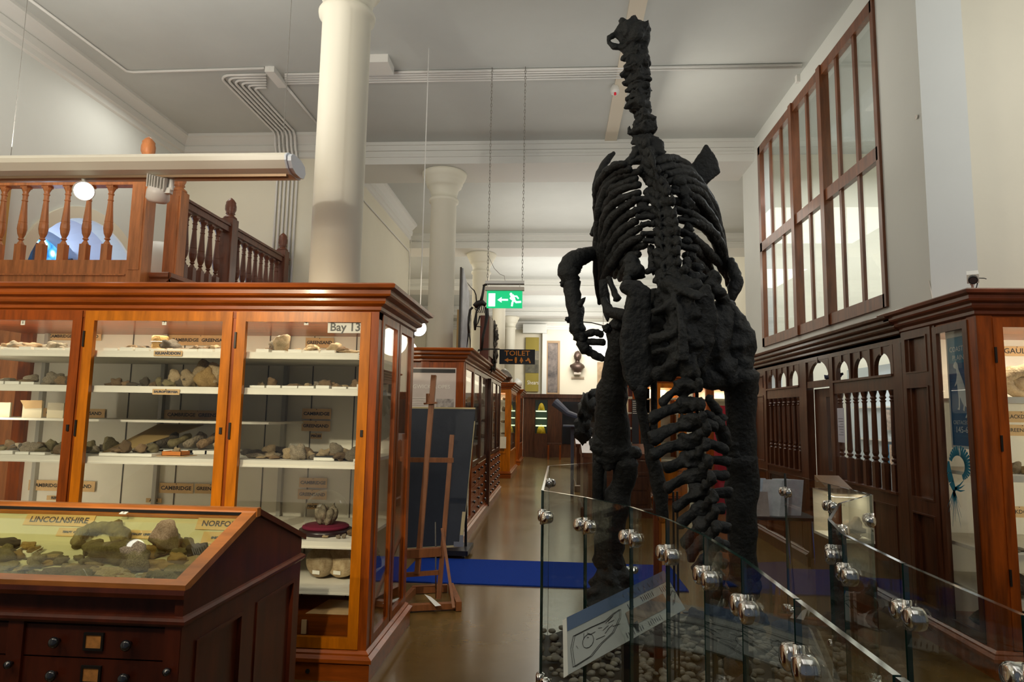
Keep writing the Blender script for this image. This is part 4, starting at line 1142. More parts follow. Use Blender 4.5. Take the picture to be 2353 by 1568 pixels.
# end of the hall
t = thing('wall_cabinet', 'wide dark wooden cabinet closing the end of the aisle', 'cabinet', (1.2, 24.6, 0))
MB().box(-1.2, 4.4, 24.4, 24.9, 0.0, 2.2).build('body', DARKW, t)
MB().box(-1.25, 4.45, 24.3, 24.95, 2.18, 2.32).build('cornice', DARKW, t)
MB().box(-0.75, -0.3, 24.35, 24.398, 0.55, 2.1).build('shelf_back', mat('green_black', (0.01, 0.02, 0.018), 0.5), t)
for z in (1.15, 1.42, 1.68):
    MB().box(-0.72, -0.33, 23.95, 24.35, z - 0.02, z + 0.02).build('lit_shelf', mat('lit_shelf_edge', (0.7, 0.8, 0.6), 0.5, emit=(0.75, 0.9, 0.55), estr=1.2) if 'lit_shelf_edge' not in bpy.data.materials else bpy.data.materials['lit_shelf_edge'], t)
for x in (0.25, 1.1, 2.0, 3.0):
    MB().box(x, x + 0.75, 24.36, 24.398, 0.5, 2.05).build('door', mat('cabinet_dark_glass', (0.012, 0.014, 0.018), 0.12, spec=.8) if 'cabinet_dark_glass' not in bpy.data.materials else bpy.data.materials['cabinet_dark_glass'], t)
YEL = mat('yellow_mineral', (0.62, 0.45, 0.02), 0.6, var=.3, vscale=10)
for z, s, nm in ((1.70, (.13, .08, .14), 'ochre mineral on the topmost lit shelf at the end of the aisle'), (0.98, (.17, .1, .17), 'large yellow bell-shaped mineral under the lit shelves at the end of the aisle')):
    mb = MB().lathe([(0, 0), (s[0], 0), (s[0] * .8, s[2]), (s[0] * .4, s[2] * 1.7), (0, s[2] * 1.9)], (-0.52, 24.08, .875 if z < 1.2 else z + .02), 12)
    tag(mb.build('yellow_mineral', YEL, None, True), nm, 'mineral')
tag(MB().box(-.75, -.3, 23.9, 24.25, 0, .87).build('plinth_block', DARKW), 'dark plinth under the yellow mineral', 'plinth')
t = thing('stool', 'low brown wooden stool before the end cabinet', 'stool', (0, 23.4, 0))
MB().box(-0.28, 0.22, 23.2, 23.6, 0.5, 0.56).build('seat', DARKW, t)
for x in (-0.24, 0.17):
    for y in (23.23, 23.55):
        MB().box(x - .03, x + .03, y - .03, y + .03, 0, .5).build('leg', WOOD, t)
# bust on the end wall
bc = W(1327, 800, Y=29.2)
t = thing('wall_bust', 'dark bronze bust of a man on the bright end wall', 'bust', W(1327, 858, Y=29.3))
s = 29.2 / 1500
bc = W(1327, 819, Y=29.2)
BR = mat('bronze', (0.11, 0.075, 0.06), 0.4, 0.6, var=.3, vscale=4)
mb = MB()
mb.blob(bc, (.17, .19, .235), amp=.08, seed=2, sub=3)
mb.blob(bc + Vector((0.03, -.16, -.03)), (.03, .07, .05), amp=0)
mb.tube([bc + Vector((0, .02, -.1)), bc + Vector((0, .03, -.36))], [.10, .11], 12)
mb.tube([bc + Vector((0, .03, -.26)), bc + Vector((0, .03, -.36)), bc + Vector((0, .03, -.48)), bc + Vector((0, .03, -.62)), bc + Vector((0, .03, -.74))], [.09, .24, .31, .24, .14], 16, rough=.2)
mb.blob(bc + Vector((-.22, .02, -.44)), (.12, .12, .10), amp=.15)
mb.blob(bc + Vector((.2, .02, -.47)), (.12, .12, .12), amp=.15)
mb.build('figure', BR, t, True)
MB().box(bc.x - .16, bc.x + .16, 29.1, 29.4, bc.z - .82, bc.z - 0.72).build('socle', mat('pale_stone', (0.45, 0.40, 0.33), 0.6), t)
a = W(1313, 866, Y=29.4); b = W(1342, 871, Y=29.4)
tag(MB().box(a.x, b.x, 29.42, 29.5, b.z, a.z).build('plaque', mat('tan_plaque', (0.42, 0.34, 0.24), 0.6)), 'small tan plaque below the bronze bust', 'plaque')
# pictures on the end wall
a, b = W(1254, 783, Y=29.3), W(1286, 908, Y=29.3)
t = thing('tall_painting', 'tall dark portrait in a tan frame beside the bronze bust', 'painting', ((a.x + b.x) / 2, 29.4, b.z))
MB().frame('x', a.x, b.x, b.z, a.z, 29.36, 29.44, 0.1).build('frame', mat('tan_frame', (0.36, 0.24, 0.13), 0.5), t)
MB().box(a.x + .08, b.x - .08, 29.40, 29.46, b.z + .08, a.z - .08).build('canvas', mat('dark_canvas', (0.025, 0.025, 0.03), 0.6, col2=(0.30, 0.25, 0.22), vscale=1.6), t)
a, b = W(1208, 775, Y=29.3), W(1237, 900, Y=29.3)
t = thing('olive_banner', 'tall olive banner with a dark middle picture near the end of the hall', 'banner', ((a.x + b.x) / 2, 29.4, b.z))
MB().box(a.x, b.x, 29.38, 29.45, b.z, a.z).build('cloth', mat('olive_cloth', (0.30, 0.24, 0.04), 0.7), t)
zm = lambda k: a.z + (b.z - a.z) * k
MB().box(a.x, b.x, 29.36, 29.38, zm(.66), zm(.42)).build('dark_picture', mat('dark_scene', (0.05, 0.05, 0.04), 0.7, col2=(.16, .15, .10), vscale=4), t)
MB().box(a.x, b.x, 29.36, 29.38, zm(.42), zm(.25)).build('grey_picture', mat('grey_scene', (0.22, 0.2, 0.15), 0.7, var=.3, vscale=4), t)
text('Shears', .34, ((a.x + b.x) / 2 + .05, 29.37, zm(.84)), (1, 0, 0), (0, 0, 1), PAPERW, t, fit=.5)
a, b = W(1373, 832, Y=29.3), W(1400, 900, Y=29.3)
tag(MB().box(a.x, b.x, 29.4, 29.46, b.z, a.z).build('tan_picture', mat('tan_picture', (0.42, 0.30, 0.18), 0.6, var=.4, vscale=2)), 'tan picture on the end wall half hidden by the skeleton hand', 'picture')
struct('wall_end_pilaster', MB().box(-.62, -.42, 29.2, 29.5, 0, 5.41).box(-1.5, -.42, 29.1, 29.5, 5.2, 5.6), GREYW)

# exit sign on chains
EY = 7.5
a, b = W(1119, 669, Y=EY), W(1200, 709, Y=EY)
t = thing('exit_sign', 'green running-man exit sign hanging on two chains', 'sign', ((a.x + b.x) / 2, EY, b.z))
pl = MB().box(a.x, b.x, EY - 0.006, EY + 0.006, b.z, a.z).build('panel', GREEN, t)
hw, hh, cxx, czz = (b.x - a.x) / 2, (a.z - b.z) / 2, (a.x + b.x) / 2, (a.z + b.z) / 2
def pic(poly, m, par, y, name):
    MB().prism([(cxx + x_ * hw, y, czz + z_ * hh) for x_, z_ in poly], (0, 0.002, 0)).build(name, m, par)
ye = EY - 0.0085
pic([(-.9, -.8), (-.52, -.8), (-.52, .72), (-.9, .72)], EXW, pl, ye, 'door_symbol')
pic([(-.4, -.05), (-.16, .3), (-.16, .08), (.2, .08), (.2, -.14), (-.16, -.14), (-.16, -.36)], EXW, pl, ye, 'arrow_symbol')
mb = MB()
def seg(pts, wd):
    for p_, q_ in zip(pts, pts[1:]):
        p2, q2 = Vector((cxx + p_[0] * hw, ye, czz + p_[1] * hh)), Vector((cxx + q_[0] * hw, ye, czz + q_[1] * hh))
        d = (q2 - p2).normalized() * wd * hh
        n2 = Vector((d.z, 0, -d.x))
        mb.add([p2 - d * .3 - n2, p2 - d * .3 + n2, q2 + d * .3 + n2, q2 + d * .3 - n2], [(0, 1, 2, 3)])
mb.add([(cxx + .36 * hw + .14 * hh * math.cos(k / 8 * 2 * PI) * 1.2, ye, czz + .62 * hh + .16 * hh * math.sin(k / 8 * 2 * PI) * 1.2) for k in range(8)], [tuple(range(8))])
seg([(.42, .5), (.52, 0)], .2); seg([(.45, .42), (.68, .38), (.78, .12)], .09); seg([(.42, .4), (.32, .15), (.42, 0)], .08)
seg([(.53, -.05), (.66, -.3), (.92, -.26)], .12); seg([(.5, -.05), (.44, -.4), (.42, -.75)], .11)
mb.build('running_figure', EXW, pl)
MB().box(a.x - .02, b.x + .02, EY - 0.03, EY + 0.03, a.z + 0.005, a.z + 0.045).build('lamp_housing', mat('housing_cream', (0.62, 0.55, 0.48), 0.5), t)
MB().box(a.x - .02, b.x + .02, EY - 0.02, EY + 0.02, a.z + 0.085, a.z + 0.12).box(a.x, a.x + .01, EY - .005, EY + .005, a.z + .04, a.z + .1).box(b.x - .04, b.x - .03, EY - .005, EY + .005, a.z + .04, a.z + .1).build('hanging_bar', WHITEM, t)
MB().box(a.x - .02, b.x + .02, EY - 0.021, EY + 0.021, a.z + 0.078, a.z + 0.085).build('bar_edge', BRASSY, t)
def chain(x, y, z0, z1, par):
    mb = MB()
    n_ = int((z1 - z0) / 0.042)
    for i in range(n_):
        c = Vector((x, y, z0 + (i + .5) * (z1 - z0) / n_))
        u2 = Vector((1, 0, 0)) if i % 2 else Vector((0, 1, 0))
        P_ = [c + u2 * (0.0085 * math.cos(k / 8 * 2 * PI)) + Vector((0, 0, 0.027 * math.sin(k / 8 * 2 * PI))) for k in range(9)]
        mb.tube(P_, 0.0024, 4, cap=False)
    return mb.build('chain', mat('chain_steel', (0.20, 0.18, 0.15), 0.4, 0.7) if 'chain_steel' not in bpy.data.materials else bpy.data.materials['chain_steel'], par)
chain(a.x + .005, EY, a.z + .12, ZC, t); chain(b.x - .005, EY, a.z + .12, ZC, t)
MB().tube([(a.x + .005, EY, a.z + .42), (a.x + .08, EY, a.z + .27), (a.x + .15, EY, a.z + .2), (a.x + .2, EY, a.z + .18), (a.x + .21, EY, a.z + .12)], 0.003, 6).build('cable', mat('cable_grey', (0.25, 0.23, 0.2), 0.5), t)

# toilet sign
TY = 9.6
a, b = W(1148, 803, Y=TY), W(1229, 838, Y=TY)
t = thing('toilet_sign', 'black TOILET sign with orange arrow and figures on a bracket', 'sign', ((a.x + b.x) / 2, TY, b.z))
pl = MB().box(a.x, b.x, TY - .01, TY + .01, b.z, a.z).build('board', NAVY, t)
MB().box(-1.1, a.x, TY - .01, TY + .01, a.z - .01, a.z + .01).build('bracket', BRASSY, t)
hw, hh, cxx, czz = (b.x - a.x) / 2, (a.z - b.z) / 2, (a.x + b.x) / 2, (a.z + b.z) / 2
text('TOILET', .105, (cxx, TY - .011, czz + hh * .45), (1, 0, 0), (0, 0, 1), ORANGE, pl, bold=.001, stretch=1.1)
ye = TY - .013
pic([(-.72, -.45), (-.5, -.15), (-.5, -.36), (-.25, -.36), (-.25, -.54), (-.5, -.54), (-.5, -.75)], ORANGE, pl, ye, 'arrow_symbol')
pic([(-.12, -.05), (-.02, -.05), (-.0, -.4), (-.03, -.85), (-.11, -.85), (-.14, -.4)], ORANGE, pl, ye, 'man_symbol')
pic([(.23, -.02), (.29, -.2), (.35, -.62), (.29, -.62), (.28, -.85), (.21, -.85), (.2, -.62), (.14, -.62), (.2, -.2)], ORANGE, pl, ye, 'woman_symbol')
pic([(.45, -.45), (.55, -.4), (.6, -.1), (.68, -.2), (.78, -.8), (.7, -.85), (.64, -.5), (.5, -.6)], ORANGE, pl, ye, 'baby_symbol')

# ---- objects on top of the poster case
t = thing('presentation_board', 'tall grey-white board seen nearly edge-on on the poster case', 'board', (-1.3, 9.0, 2.33))
MB().prism([(-1.31, 8.8, 2.33), (-1.31, 9.5, 2.33), (-1.31, 9.5, 3.32), (-1.31, 8.8, 3.55)], (0.02, 0, 0)).build('sheet', mat('board_print', (0.50, 0.50, 0.52), 0.5, var=.25, vscale=5), t)
MB().box(-1.335, -1.31, 8.78, 8.8, 2.33, 3.56).build('edge_strip', BRASSY, t)
tag(MB().box(-1.44, -1.36, 9.3, 9.5, 2.33, 3.05).build('upright_slab', mat('tan_board', (0.40, 0.24, 0.06), 0.5)), 'tan upright panel beside the pale board on the poster case', 'panel')
t = thing('wooden_display_box', 'reddish upright wooden display box behind the small skeleton', 'box', (-1.18, 9.8, 2.33))
a, b = W(1104, 725, Y=9.6), W(1122, 835, Y=9.6)
MB().box(a.x, b.x, 9.6, 10.9, 2.33, a.z).build('box', mat('box_red_wood', (0.17, 0.045, 0.025), 0.4), t)
MB().box(b.x, b.x + 0.02, 9.6, 10.9, 2.4, a.z - .02).build('pale_side', mat('pale_lining', (0.42, 0.34, 0.25), 0.6), t)
for i in range(5):
    c = W(1132 + (i % 2) * 4, 752 + i * 22, Y=10.2)
    MB().blob(c, (.05, .1, .10), amp=.5, seed=i, sub=3).build('specimen', ST[2], t, True)
# small upright skeleton
SY = 8.6
t = thing('small_skeleton', 'small dark upright animal skeleton standing on the poster case', 'skeleton', W(1095, 812, Y=SY))
def SP(l, Y=SY): return [W(1020 + x / 6.03, 600 + y / 6.03, Y=Y) for x, y in l]
SKM = mat('skeleton_brown', (0.016, 0.012, 0.010), 0.5)
for nm, l, r in (('tail', [(325, 300), (375, 370), (420, 410), (445, 470), (450, 560)], [.003, .006, .009, .011, .014]),
                 ('neck', [(510, 570), (535, 480), (545, 400), (555, 350)], [.035, .022, .02, .02]),
                 ('skull', [(545, 350), (575, 328), (620, 328)], [.022, .02, .01]),
                 ('ribcage', [(430, 640), (470, 600), (530, 580), (580, 610)], [.05, .055, .05, .035]),
                 ('arm', [(400, 640), (365, 680), (345, 780), (340, 880), (345, 1000)], [.022, .02, .022, .014, .02]),
                 ('hand_bones', [(340, 1000), (330, 1080), (315, 1200)], [.014, .01, .004]),
                 ('hand_bones', [(350, 1000), (365, 1100), (365, 1240)], [.014, .01, .004]),
                 ('spine', [(500, 600), (450, 700), (430, 850), (432, 960)], [.03, .016, .028, .016]),
                 ('leg', [(590, 640), (600, 760), (575, 900), (540, 1050), (520, 1240)], [.035, .03, .022, .02, .02]),
                 ('leg', [(500, 760), (470, 860), (450, 905), (520, 915)], [.014, .01, .01, .01]),
                 ('foot', [(520, 1240), (480, 1235), (470, 1255)], [.02, .014, .008])):
    P_ = SP(l)
    MB().tube(P_, [x_ * .8 for x_ in r], 8, rough=.5).build(nm, SKM, t, True)
mb = MB()
for i in range(5):
    a_, b_, c_ = SP([(440 + i * 30, 600)])[0], SP([(430 + i * 30, 660)])[0], SP([(470 + i * 22, 720)])[0]
    mb.tube([a_, b_, c_], .006, 5)
mb.build('ribs', SKM, t)

# bright globe lamps and the lamp at the case corner
for px, py, Y_, rr, lb in ((1386, 790, 12.0, .27, 'round white lit globe lamp behind the skeleton hand'), (936, 806, 14.5, .22, 'round white lit globe seen through the side glass of the Bay 13 case')):
    c = W(px, py, Y=Y_)
    o = MB().blob(c, rr, amp=0, sub=3).build('globe_lamp', GLOBE, None, True)
    tag(o, lb, 'lamp')
    MB().tube([c + Vector((0, 0, rr)), (c.x, c.y, ZC if Y_ > 12.3 else ZC)], .008, 6).build('stem', WHITEM, o)
p = W(962, 755, Y=7.0)
t = thing('spotlight', 'bright lit spotlight just beyond the cornice corner of the Bay 13 case', 'spotlight', p)
MB().lathe([(0.0, -0.1), (0.06, -0.1), (0.09, 0.0)], p, 16, ax=(0, -1, -.1)).build('housing', WHITEM, t, True)
MB().lathe([(0, 0.001), (0.085, 0.001), (0.085, 0.004), (0, 0.004)], p, 20, ax=(0, -1, -.1)).build('lamp_face', bpy.data.materials['hot_lamp'], t)
MB().tube([p + Vector((0, .05, 0)), (p.x, p.y + .05, ZC)], .006, 6).build('stem', WHITEM, t)

# ------------------------------------------------------------------ easel
t = thing('easel', 'brown wooden studio easel standing on its base frame beside the grey board', 'easel', (-1.0, 5.45, 0))
def bar(p, q, wx, wy, nm, m=EASW, par=None):
    p, q = Vector(p), Vector(q)
    d = (q - p).normalized()
    a_ = Vector((1, 0, 0))
    a_ = (a_ - d * a_.dot(d))
    if a_.length < .3: a_ = Vector((0, 0, 1)) - d * d.z
    a_.normalize()
    b_ = d.cross(a_)
    return MB().obox((p + q) / 2, (q - p) / 2, a_ * wx, b_ * wy).build(nm, m, par or t)
bar(W(959, 1319, Y=5.5), W(997, 863, Y=5.72), .022, .02, 'mast')
bar(W(1008, 1377, Y=5.5), W(1039, 1000, Y=5.66), .018, .018, 'side_upright')
bar(W(915, 1380, Y=5.5), W(935, 985, Y=5.66), .018, .018, 'side_upright')
bar(W(930, 1057, Y=5.62), W(1042, 1058, Y=5.62), .02, .012, 'crossbar')
bar(W(925, 1322, Y=5.5), W(1008, 1316, Y=5.5), .018, .012, 'crossbar')
bar(W(925, 1274, Y=5.5), W(1014, 1268, Y=5.5), .034, .03, 'picture_ledge')
bar(W(975, 928, Y=5.66), W(1004, 926, Y=5.66), .008, .03, 'top_clamp')
bar(W(983, 905, Y=5.68), W(983, 928, Y=5.68), .012, .02, 'clamp_block')
bar(W(1016, 1215, Y=5.55), W(1043, 1398, Y=5.25), .011, .011, 'brace')
bar((-1.20, 5.22, .035), (-0.74, 5.36, .035), .022, .03, 'base_rail')
bar((-1.22, 5.75, .035), (-0.93, 5.85, .035), .02, .03, 'base_rail')
bar((-0.90, 5.86, .04), (-0.745, 5.30, .04), .022, .035, 'foot')
bar((-1.22, 5.22, .03), (-1.20, 5.8, .03), .02, .03, 'foot')
MB().tube([W(1001, 1200, Y=5.58), W(1002, 1376, Y=5.52)], .007, 8).build('steel_rod', CHROME, t)
MB().add([W(975, 1366, Z=.08), W(990, 1372, Z=.075), W(1014, 1392, Z=.072), W(1000, 1394, Z=.07)], [(0, 1, 2, 3)]).build('paper_scrap', PAPERW, t)

# grey notice board on wheels
t = thing('notice_board', 'large slate-grey display board with cream edging leaning on a wheeled base', 'board', (-1.3, 7.1, 0))
tl, tr, br_, bl_ = W(905, 935, Y=7.3), W(1092, 937, Y=7.3), W(1062, 1257, Y=7.05), W(905, 1266, Y=7.05)
d_ = Vector((0, 0.03, 0))
MB().prism([bl_, br_, tr, tl], d_).build('panel', SLATE, t)
def strip(p, q, wv):
    return MB().prism([p, q, q + wv, p + wv], d_ * 1.1)
CE = mat('cream_edging', (0.55, 0.46, 0.25), 0.6)
strip(tl + Vector((0, -.003, .0)), tr + Vector((0, -.003, 0)), Vector((0, 0, -.02))).build('top_edging', CE, t)
strip(bl_ + Vector((0, -.003, .02)), br_ + Vector((0, -.003, .02)), Vector((0, 0, -.02))).build('bottom_edging', CE, t)
MB().prism([br_ + Vector((0, -.004, .02)), tr + Vector((0, -.004, -.15)), tr + Vector((-.035, -.004, -.15)), br_ + Vector((-.035, -.004, .02))], d_).build('side_edging', CE, t)
MB().prism([br_ + Vector((-.09, -.008, .0)), br_ + Vector((.01, -.008, 0)), br_ + Vector((.01, -.008, .12)), br_ + Vector((-.03, -.008, .12)), br_ + Vector((-.03, -.008, .05)), br_ + Vector((-.09, -.008, .05))], d_ * .3).build('corner_bracket', mat('grey_bracket', (0.3, 0.33, 0.36), 0.4, .5), t)
MB().prism([tr + Vector((-.12, -.008, -.02)), tr + Vector((0, -.008, -.02)), tr + Vector((0, -.008, -.15)), tr + Vector((-.03, -.008, -.15)), tr + Vector((-.03, -.008, -.05)), tr + Vector((-.12, -.008, -.05))], d_ * .3).build('corner_bracket', SLATE, t)
MB().box(-1.45, -.92, 7.12, 7.6, .04, .09).build('base', BLACKP, t)
for x in (-1.4, -.97):
    for y in (7.17, 7.55):
        MB().lathe([(0, -.015), (.03, -.015), (.03, .015), (0, .015)], (x, y, .03), 12, ax=(1, 0, 0)).build('wheel', BLACKP, t)
MB().tube([(-.98, 7.4, .08), (-.99, 7.42, .5), (-1.02, 7.35, .9)], .015, 8).build('stand_post', BLACKP, t)

# blue floor mat
a, b, c, d = W(880, 1338, Z=0), W(1576, 1352, Z=0), W(1533, 1300, Z=0), W(880, 1290, Z=0)
mt = MB().box(-1.45, 1.2, 6.12, 7.12, 0.0, 0.012).build('floor_mat', MATM)
tag(mt, 'long blue rectangular mat lying across the aisle behind the glass screen', 'mat')
# ------------------------------------------------------------------ carved oak partition on the right
PX = 2.70
t = thing('oak_screen', 'dark carved oak screen with arched lights, turned spindles and panels along the right side', 'partition', (PX, 7.0, 0))
def pb(mb, y0, y1, z0, z1, x0=PX, x1=PX + 0.06): return mb.box(x0, x1, y0, y1, z0, z1)
PY0, PY1 = 5.275, 9.25
mb = MB()
pb(mb, PY0, PY1, 2.16, 2.24); pb(mb, PY0, PY1, 0, 0.1)
for a, b in ((PY0, 5.42), (6.56, 6.64), (7.24, 7.45), (8.6, 8.68), (9.2, 9.25)):
    pb(mb, a, b, 0.1, 2.16, PX - .008, PX + .07)
mb.build('posts_and_rails', DARKW, t)
MB().prism([(PX - 0.03 + 0.03, PY0, 2.2)] + [(PX - o, PY0, z + 0.06) for o, z in CORN] + [(PX + 0.24, PY0, 2.385), (PX + .24, PY0, 2.2)], (0, PY1 - PY0, 0)).build('cornice', DARKW, t)
MB().prism([(PX, PY0, 0)] + [(PX - o, PY0, z) for o, z in BASE], (0, 6.56 - PY0, 0)).prism([(PX, 7.3, 0)] + [(PX - o, 7.3, z) for o, z in BASE], (0, PY1 - 7.3, 0)).build('plinth', DARKW, t)
# solid panels
def panel(a, b, z0, z1, par, o=0.0):
    MB().box(PX + .02, PX + .035, a, b, z0, z1).build('panel', DARKW, par)
    m_ = MB().frame('y', a, b, z0, z1, PX + o, PX + .03, 0.05)
    m_.frame('y', a + .05, b - .05, z0 + .05, z1 - .05, PX - .006 + o, PX + .02, 0.012)
    return m_.build('panel_frame', DARKW, par)
panel(8.68, 9.2, 1.9, 2.16, t); panel(8.68, 9.2, 0.95, 1.9, t); panel(8.68, 9.2, 0.1, .95, t)
for a, b, n_ in ((5.42, 5.98, 1), (5.98, 6.56, 1), (7.45, 8.02, 1), (8.02, 8.6, 1)):
    panel(a, b, 0.1, 0.93, t)
def arches(a, b, n_, par):
    """rail above, row of arched lights, sill, spindles and lower rail"""
    w_ = (b - a) / n_
    z0, zt = 1.92, 2.16
    R_ = w_ * 0.36
    mb = MB()
    for k in range(n_):
        yc = a + w_ * (k + .5)
        y0, y1 = yc - w_ / 2, yc + w_ / 2
        zs = z0 + 0.06
        mb.box(PX + .005, PX + .04, y0, yc - R_, z0, zt).box(PX + .005, PX + .04, yc + R_, y1, z0, zt)
        N_ = 12
        for i in range(N_):
            p0, p1 = PI * i / N_, PI * (i + 1) / N_
            ya, yb_, za, zb = yc + R_ * math.cos(p0), yc + R_ * math.cos(p1), zs + .13 * math.sin(p0), zs + .13 * math.sin(p1)
            mb.prism([(PX + .005, ya, za), (PX + .005, ya, zt), (PX + .005, yb_, zt), (PX + .005, yb_, zb)], (.035, 0, 0))
        mb.box(PX - .004, PX + .01, yc - .012, yc + .012, zs + .11, zt)
        mb.box(PX - .01, PX + .045, y0 - .018, y0 + .018, z0, zt)
    mb.build('arched_lights', DARKW, par)
    MB().box(PX - .02, PX + .06, a, b, 1.905, 1.925).box(PX, PX + .05, a, b, 1.80, 1.905).build('middle_rail', DARKW, par)
    MB().box(PX, PX + .05, a, b, 0.93, 0.985).box(PX - .025, PX + .06, a, b, .972, .99).build('sill_rail', DARKW, par)
for a, b, ns in ((5.42, 6.56, 7), (7.45, 8.6, 7)):
    arches(a, b, 3, t)
    for k in range(ns):
        y = a + (b - a) * (k + .5) / ns
        m_ = MB().box(PX + .0, PX + .05, y - .026, y + .026, .985, 1.20)
        m_.lathe([(.026, 1.20), (.016, 1.215), (.028, 1.225), (.028, 1.24), (.018, 1.25), (.027, 1.275), (.025, 1.30), (.019, 1.70), (.027, 1.715), (.017, 1.725), (.028, 1.74), (.020, 1.755), (.030, 1.79), (.030, 1.80)], (PX + .025, y, 0), 10)
        m_.build('spindle', DARKW, t)
# backing boards behind the far spindles
MB().box(PX + .07, PX + .08, 7.45, 8.6, 0.985, 1.80).build('backing_board', mat('inner_oak', (0.14, 0.045, 0.018), 0.4, var=.3), t)
# door of the screen with arched light above
arc = MB()
for i in range(14):
    p0, p1 = PI * i / 14, PI * (i + 1) / 14
    yc, R_, zs = 6.94, .26, 1.95
    arc.prism([(PX + .005, yc + R_ * math.cos(p0), zs + .20 * math.sin(p0)), (PX + .005, yc + R_ * math.cos(p0), 2.18), (PX + .005, yc + R_ * math.cos(p1), 2.18), (PX + .005, yc + R_ * math.cos(p1), zs + .20 * math.sin(p1))], (.035, 0, 0))
arc.box(PX, PX + .05, 6.64, 7.24, 1.88, 1.95).box(PX - .004, PX + .03, 6.925, 6.955, 2.13, 2.19)
arc.build('door_arch', DARKW, t)
dd = MB().box(PX + .06, PX + .10, 6.62, 6.665, 0.02, 1.87).box(PX + .06, PX + .10, 6.9, 7.0, 0.02, 1.87).box(PX + .06, PX + .10, 6.66, 6.9, 1.78, 1.87).box(PX + .06, PX + .10, 6.66, 6.9, 0.02, 1.04).build('door', DARKW, t)
MB().box(PX + .085, PX + .09, 6.66, 6.9, 1.04, 1.78).build('door_glass', GLASS, dd)
MB().box(PX + .06, PX + .10, 7.16, 7.2, .02, 1.87).box(PX + .06, PX + .10, 7.0, 7.16, .02, 1.87).build('fixed_leaf', DARKW, t)
tag(MB().obox((PX - .02, 6.38, 1.50), (.002, 0, 0), (0, .07, 0), (0, 0, .16)).build('paper_notice', mat('notice_paper', (0.55, 0.56, 0.66), .35)), 'white paper notice taped to the spindles of the oak screen', 'notice')
tt = bpy.data.objects['paper_notice']
for k in range(7):
    MB().box(PX - .0235, PX - .022, 6.33, 6.43 - .02 * (k % 3), 1.56 - k * .025, 1.563 - k * .025).build('text_line', BLUEINK, tt)
rk = MB().blob((PX + .12, 6.86, 1.98), (.05, .13, .05), amp=.5, sub=3, seed=2).blob((PX + .12, 6.8, 2.05), (.04, .05, .06), amp=.3)
tag(rk.build('blue_soft_toy', mat('navy_plush', (0.03, 0.035, 0.08), .9), None, True), 'dark blue plush bundle sitting on the transom over the screen doorway', 'toy')
# lit office behind the screen
w = MB()
w.box(4.4, 4.5, 5.85, 10.2, 0, 2.3)
struct('wall_office_back', w, mat('office_wall', (0.72, 0.78, 0.80), .7))
for k in range(3):
    tag(MB().box(4.33, 4.39, 6.2 + k * 1.3, 7.3 + k * 1.3, 1.28, 1.30).box(4.33, 4.39, 6.2 + k * 1.3, 7.3 + k * 1.3, 1.72, 1.74).build('office_shelf', WHITEP), 'pale shelf on the office wall seen through the screen', 'shelf', 'office shelves')
for i, (py_, z0_, col_) in enumerate(((8.7, 1.43, (.35, .55, .35)), (8.95, 1.43, (.6, .45, .35)), (8.6, .98, (.25, .45, .6)), (8.8, .98, (.65, .45, .3)), (8.98, .98, (.02, .25, .5)), (7.0, 1.3, (.6, .2, .12)), (7.5, 1.0, (.3, .3, .28)))):
    tag(MB().box(4.33, 4.36, py_ - .09, py_ + .09, z0_, z0_ + .26).build('picture_book', mat('book_cover_%d' % i, col_, .5, var=.5, vscale=12)), ('pale green picture card behind the screen door', 'pinkish picture card behind the screen door', 'pale blue patterned card low behind the screen door', 'orange patterned card low behind the screen door', 'plain blue card low behind the screen door', 'red box glimpsed between the spindles', 'grey box glimpsed between the spindles')[i], 'card')

# ------------------------------------------------------------------ right display case with banner
t3 = thing('display_case', 'mahogany glazed case at the right edge with a blue banner in its side', 'display case', (3.4, 4.8, 0))
rx0, rx1, ry0, ry1 = 2.70, 4.6, 4.36, 5.27
z_off = 0.0
mb = MB()
for a in (rx0, rx1 - .1):
    for b in (ry0, ry1 - .1):
        MB().box(a + .001, a + .1, b, b + .1, .165, 2.24).build('corner_post', WOOD if b == ry0 else DARKW, t3)
MB().ring(rx0, rx1, ry0, ry1, [(0, 0)] + BASE).build('plinth', WOODH, t3)
MB().ring(rx0, rx1, ry0, ry1, [(o, z + .07) for o, z in CORN]).build('cornice', mat('dark_cornice_mahogany', (0.15, 0.035, 0.014), .3, var=.3, coat=.4), t3)
MB().box(rx0 + .1, rx1, ry1 - .06, ry1 - .03, .165, 2.2).build('back_panel', WHITEP, t3)
MB().box(rx0 + .01, rx1, ry0 + .01, ry1 - .01, 2.18, 2.24).build('top_board', WOODH, t3)
door(t3, 'x', rx0 + .1, rx0 + 1.05, ry0, WOOD, z0=.17, z1=2.22, s=.06)
door(t3, 'y', ry0 + .09, ry1 - .42, rx0, DARKW, z0=.17, z1=2.22, s=.05, out=-1, lock=False)
for z0_, z1_ in ((.17, .93), (.93, 1.86), (1.86, 2.235)):
    panel(ry1 - .40, ry1, z0_, z1_, t3, -.008)
MB().box(rx0 + .002, rx0 + .02, ry1 - .44, ry1 - .395, .165, 2.24).build('side_stile', DARKW, t3)
for z in (1.715, 1.215, .73, .45):
    MB().box(rx0 + .06, rx1 - .1, ry0 + .06, ry1 - .07, z - .024, z).box(rx0 + .06, rx1 - .1, ry0 + .045, ry0 + .06, z - .04, z).build('shelf', WHITEP, t3)
YL = ry1 - .065
def rl(x0, y0, x1, y1, txt, lab, size):
    a, b = W(x0, y0, Y=YL), W(x1, y1, Y=YL)
    return label('specimen_label', txt, ((a + b) / 2), b.x - a.x, a.z - b.z, PAPER, size, label_=lab, bold=.0008, stretch=1.1)
rl(2302, 796, 2372, 819, 'GAULT', 'buff Gault label over the large shell in the case at the right edge', .058)
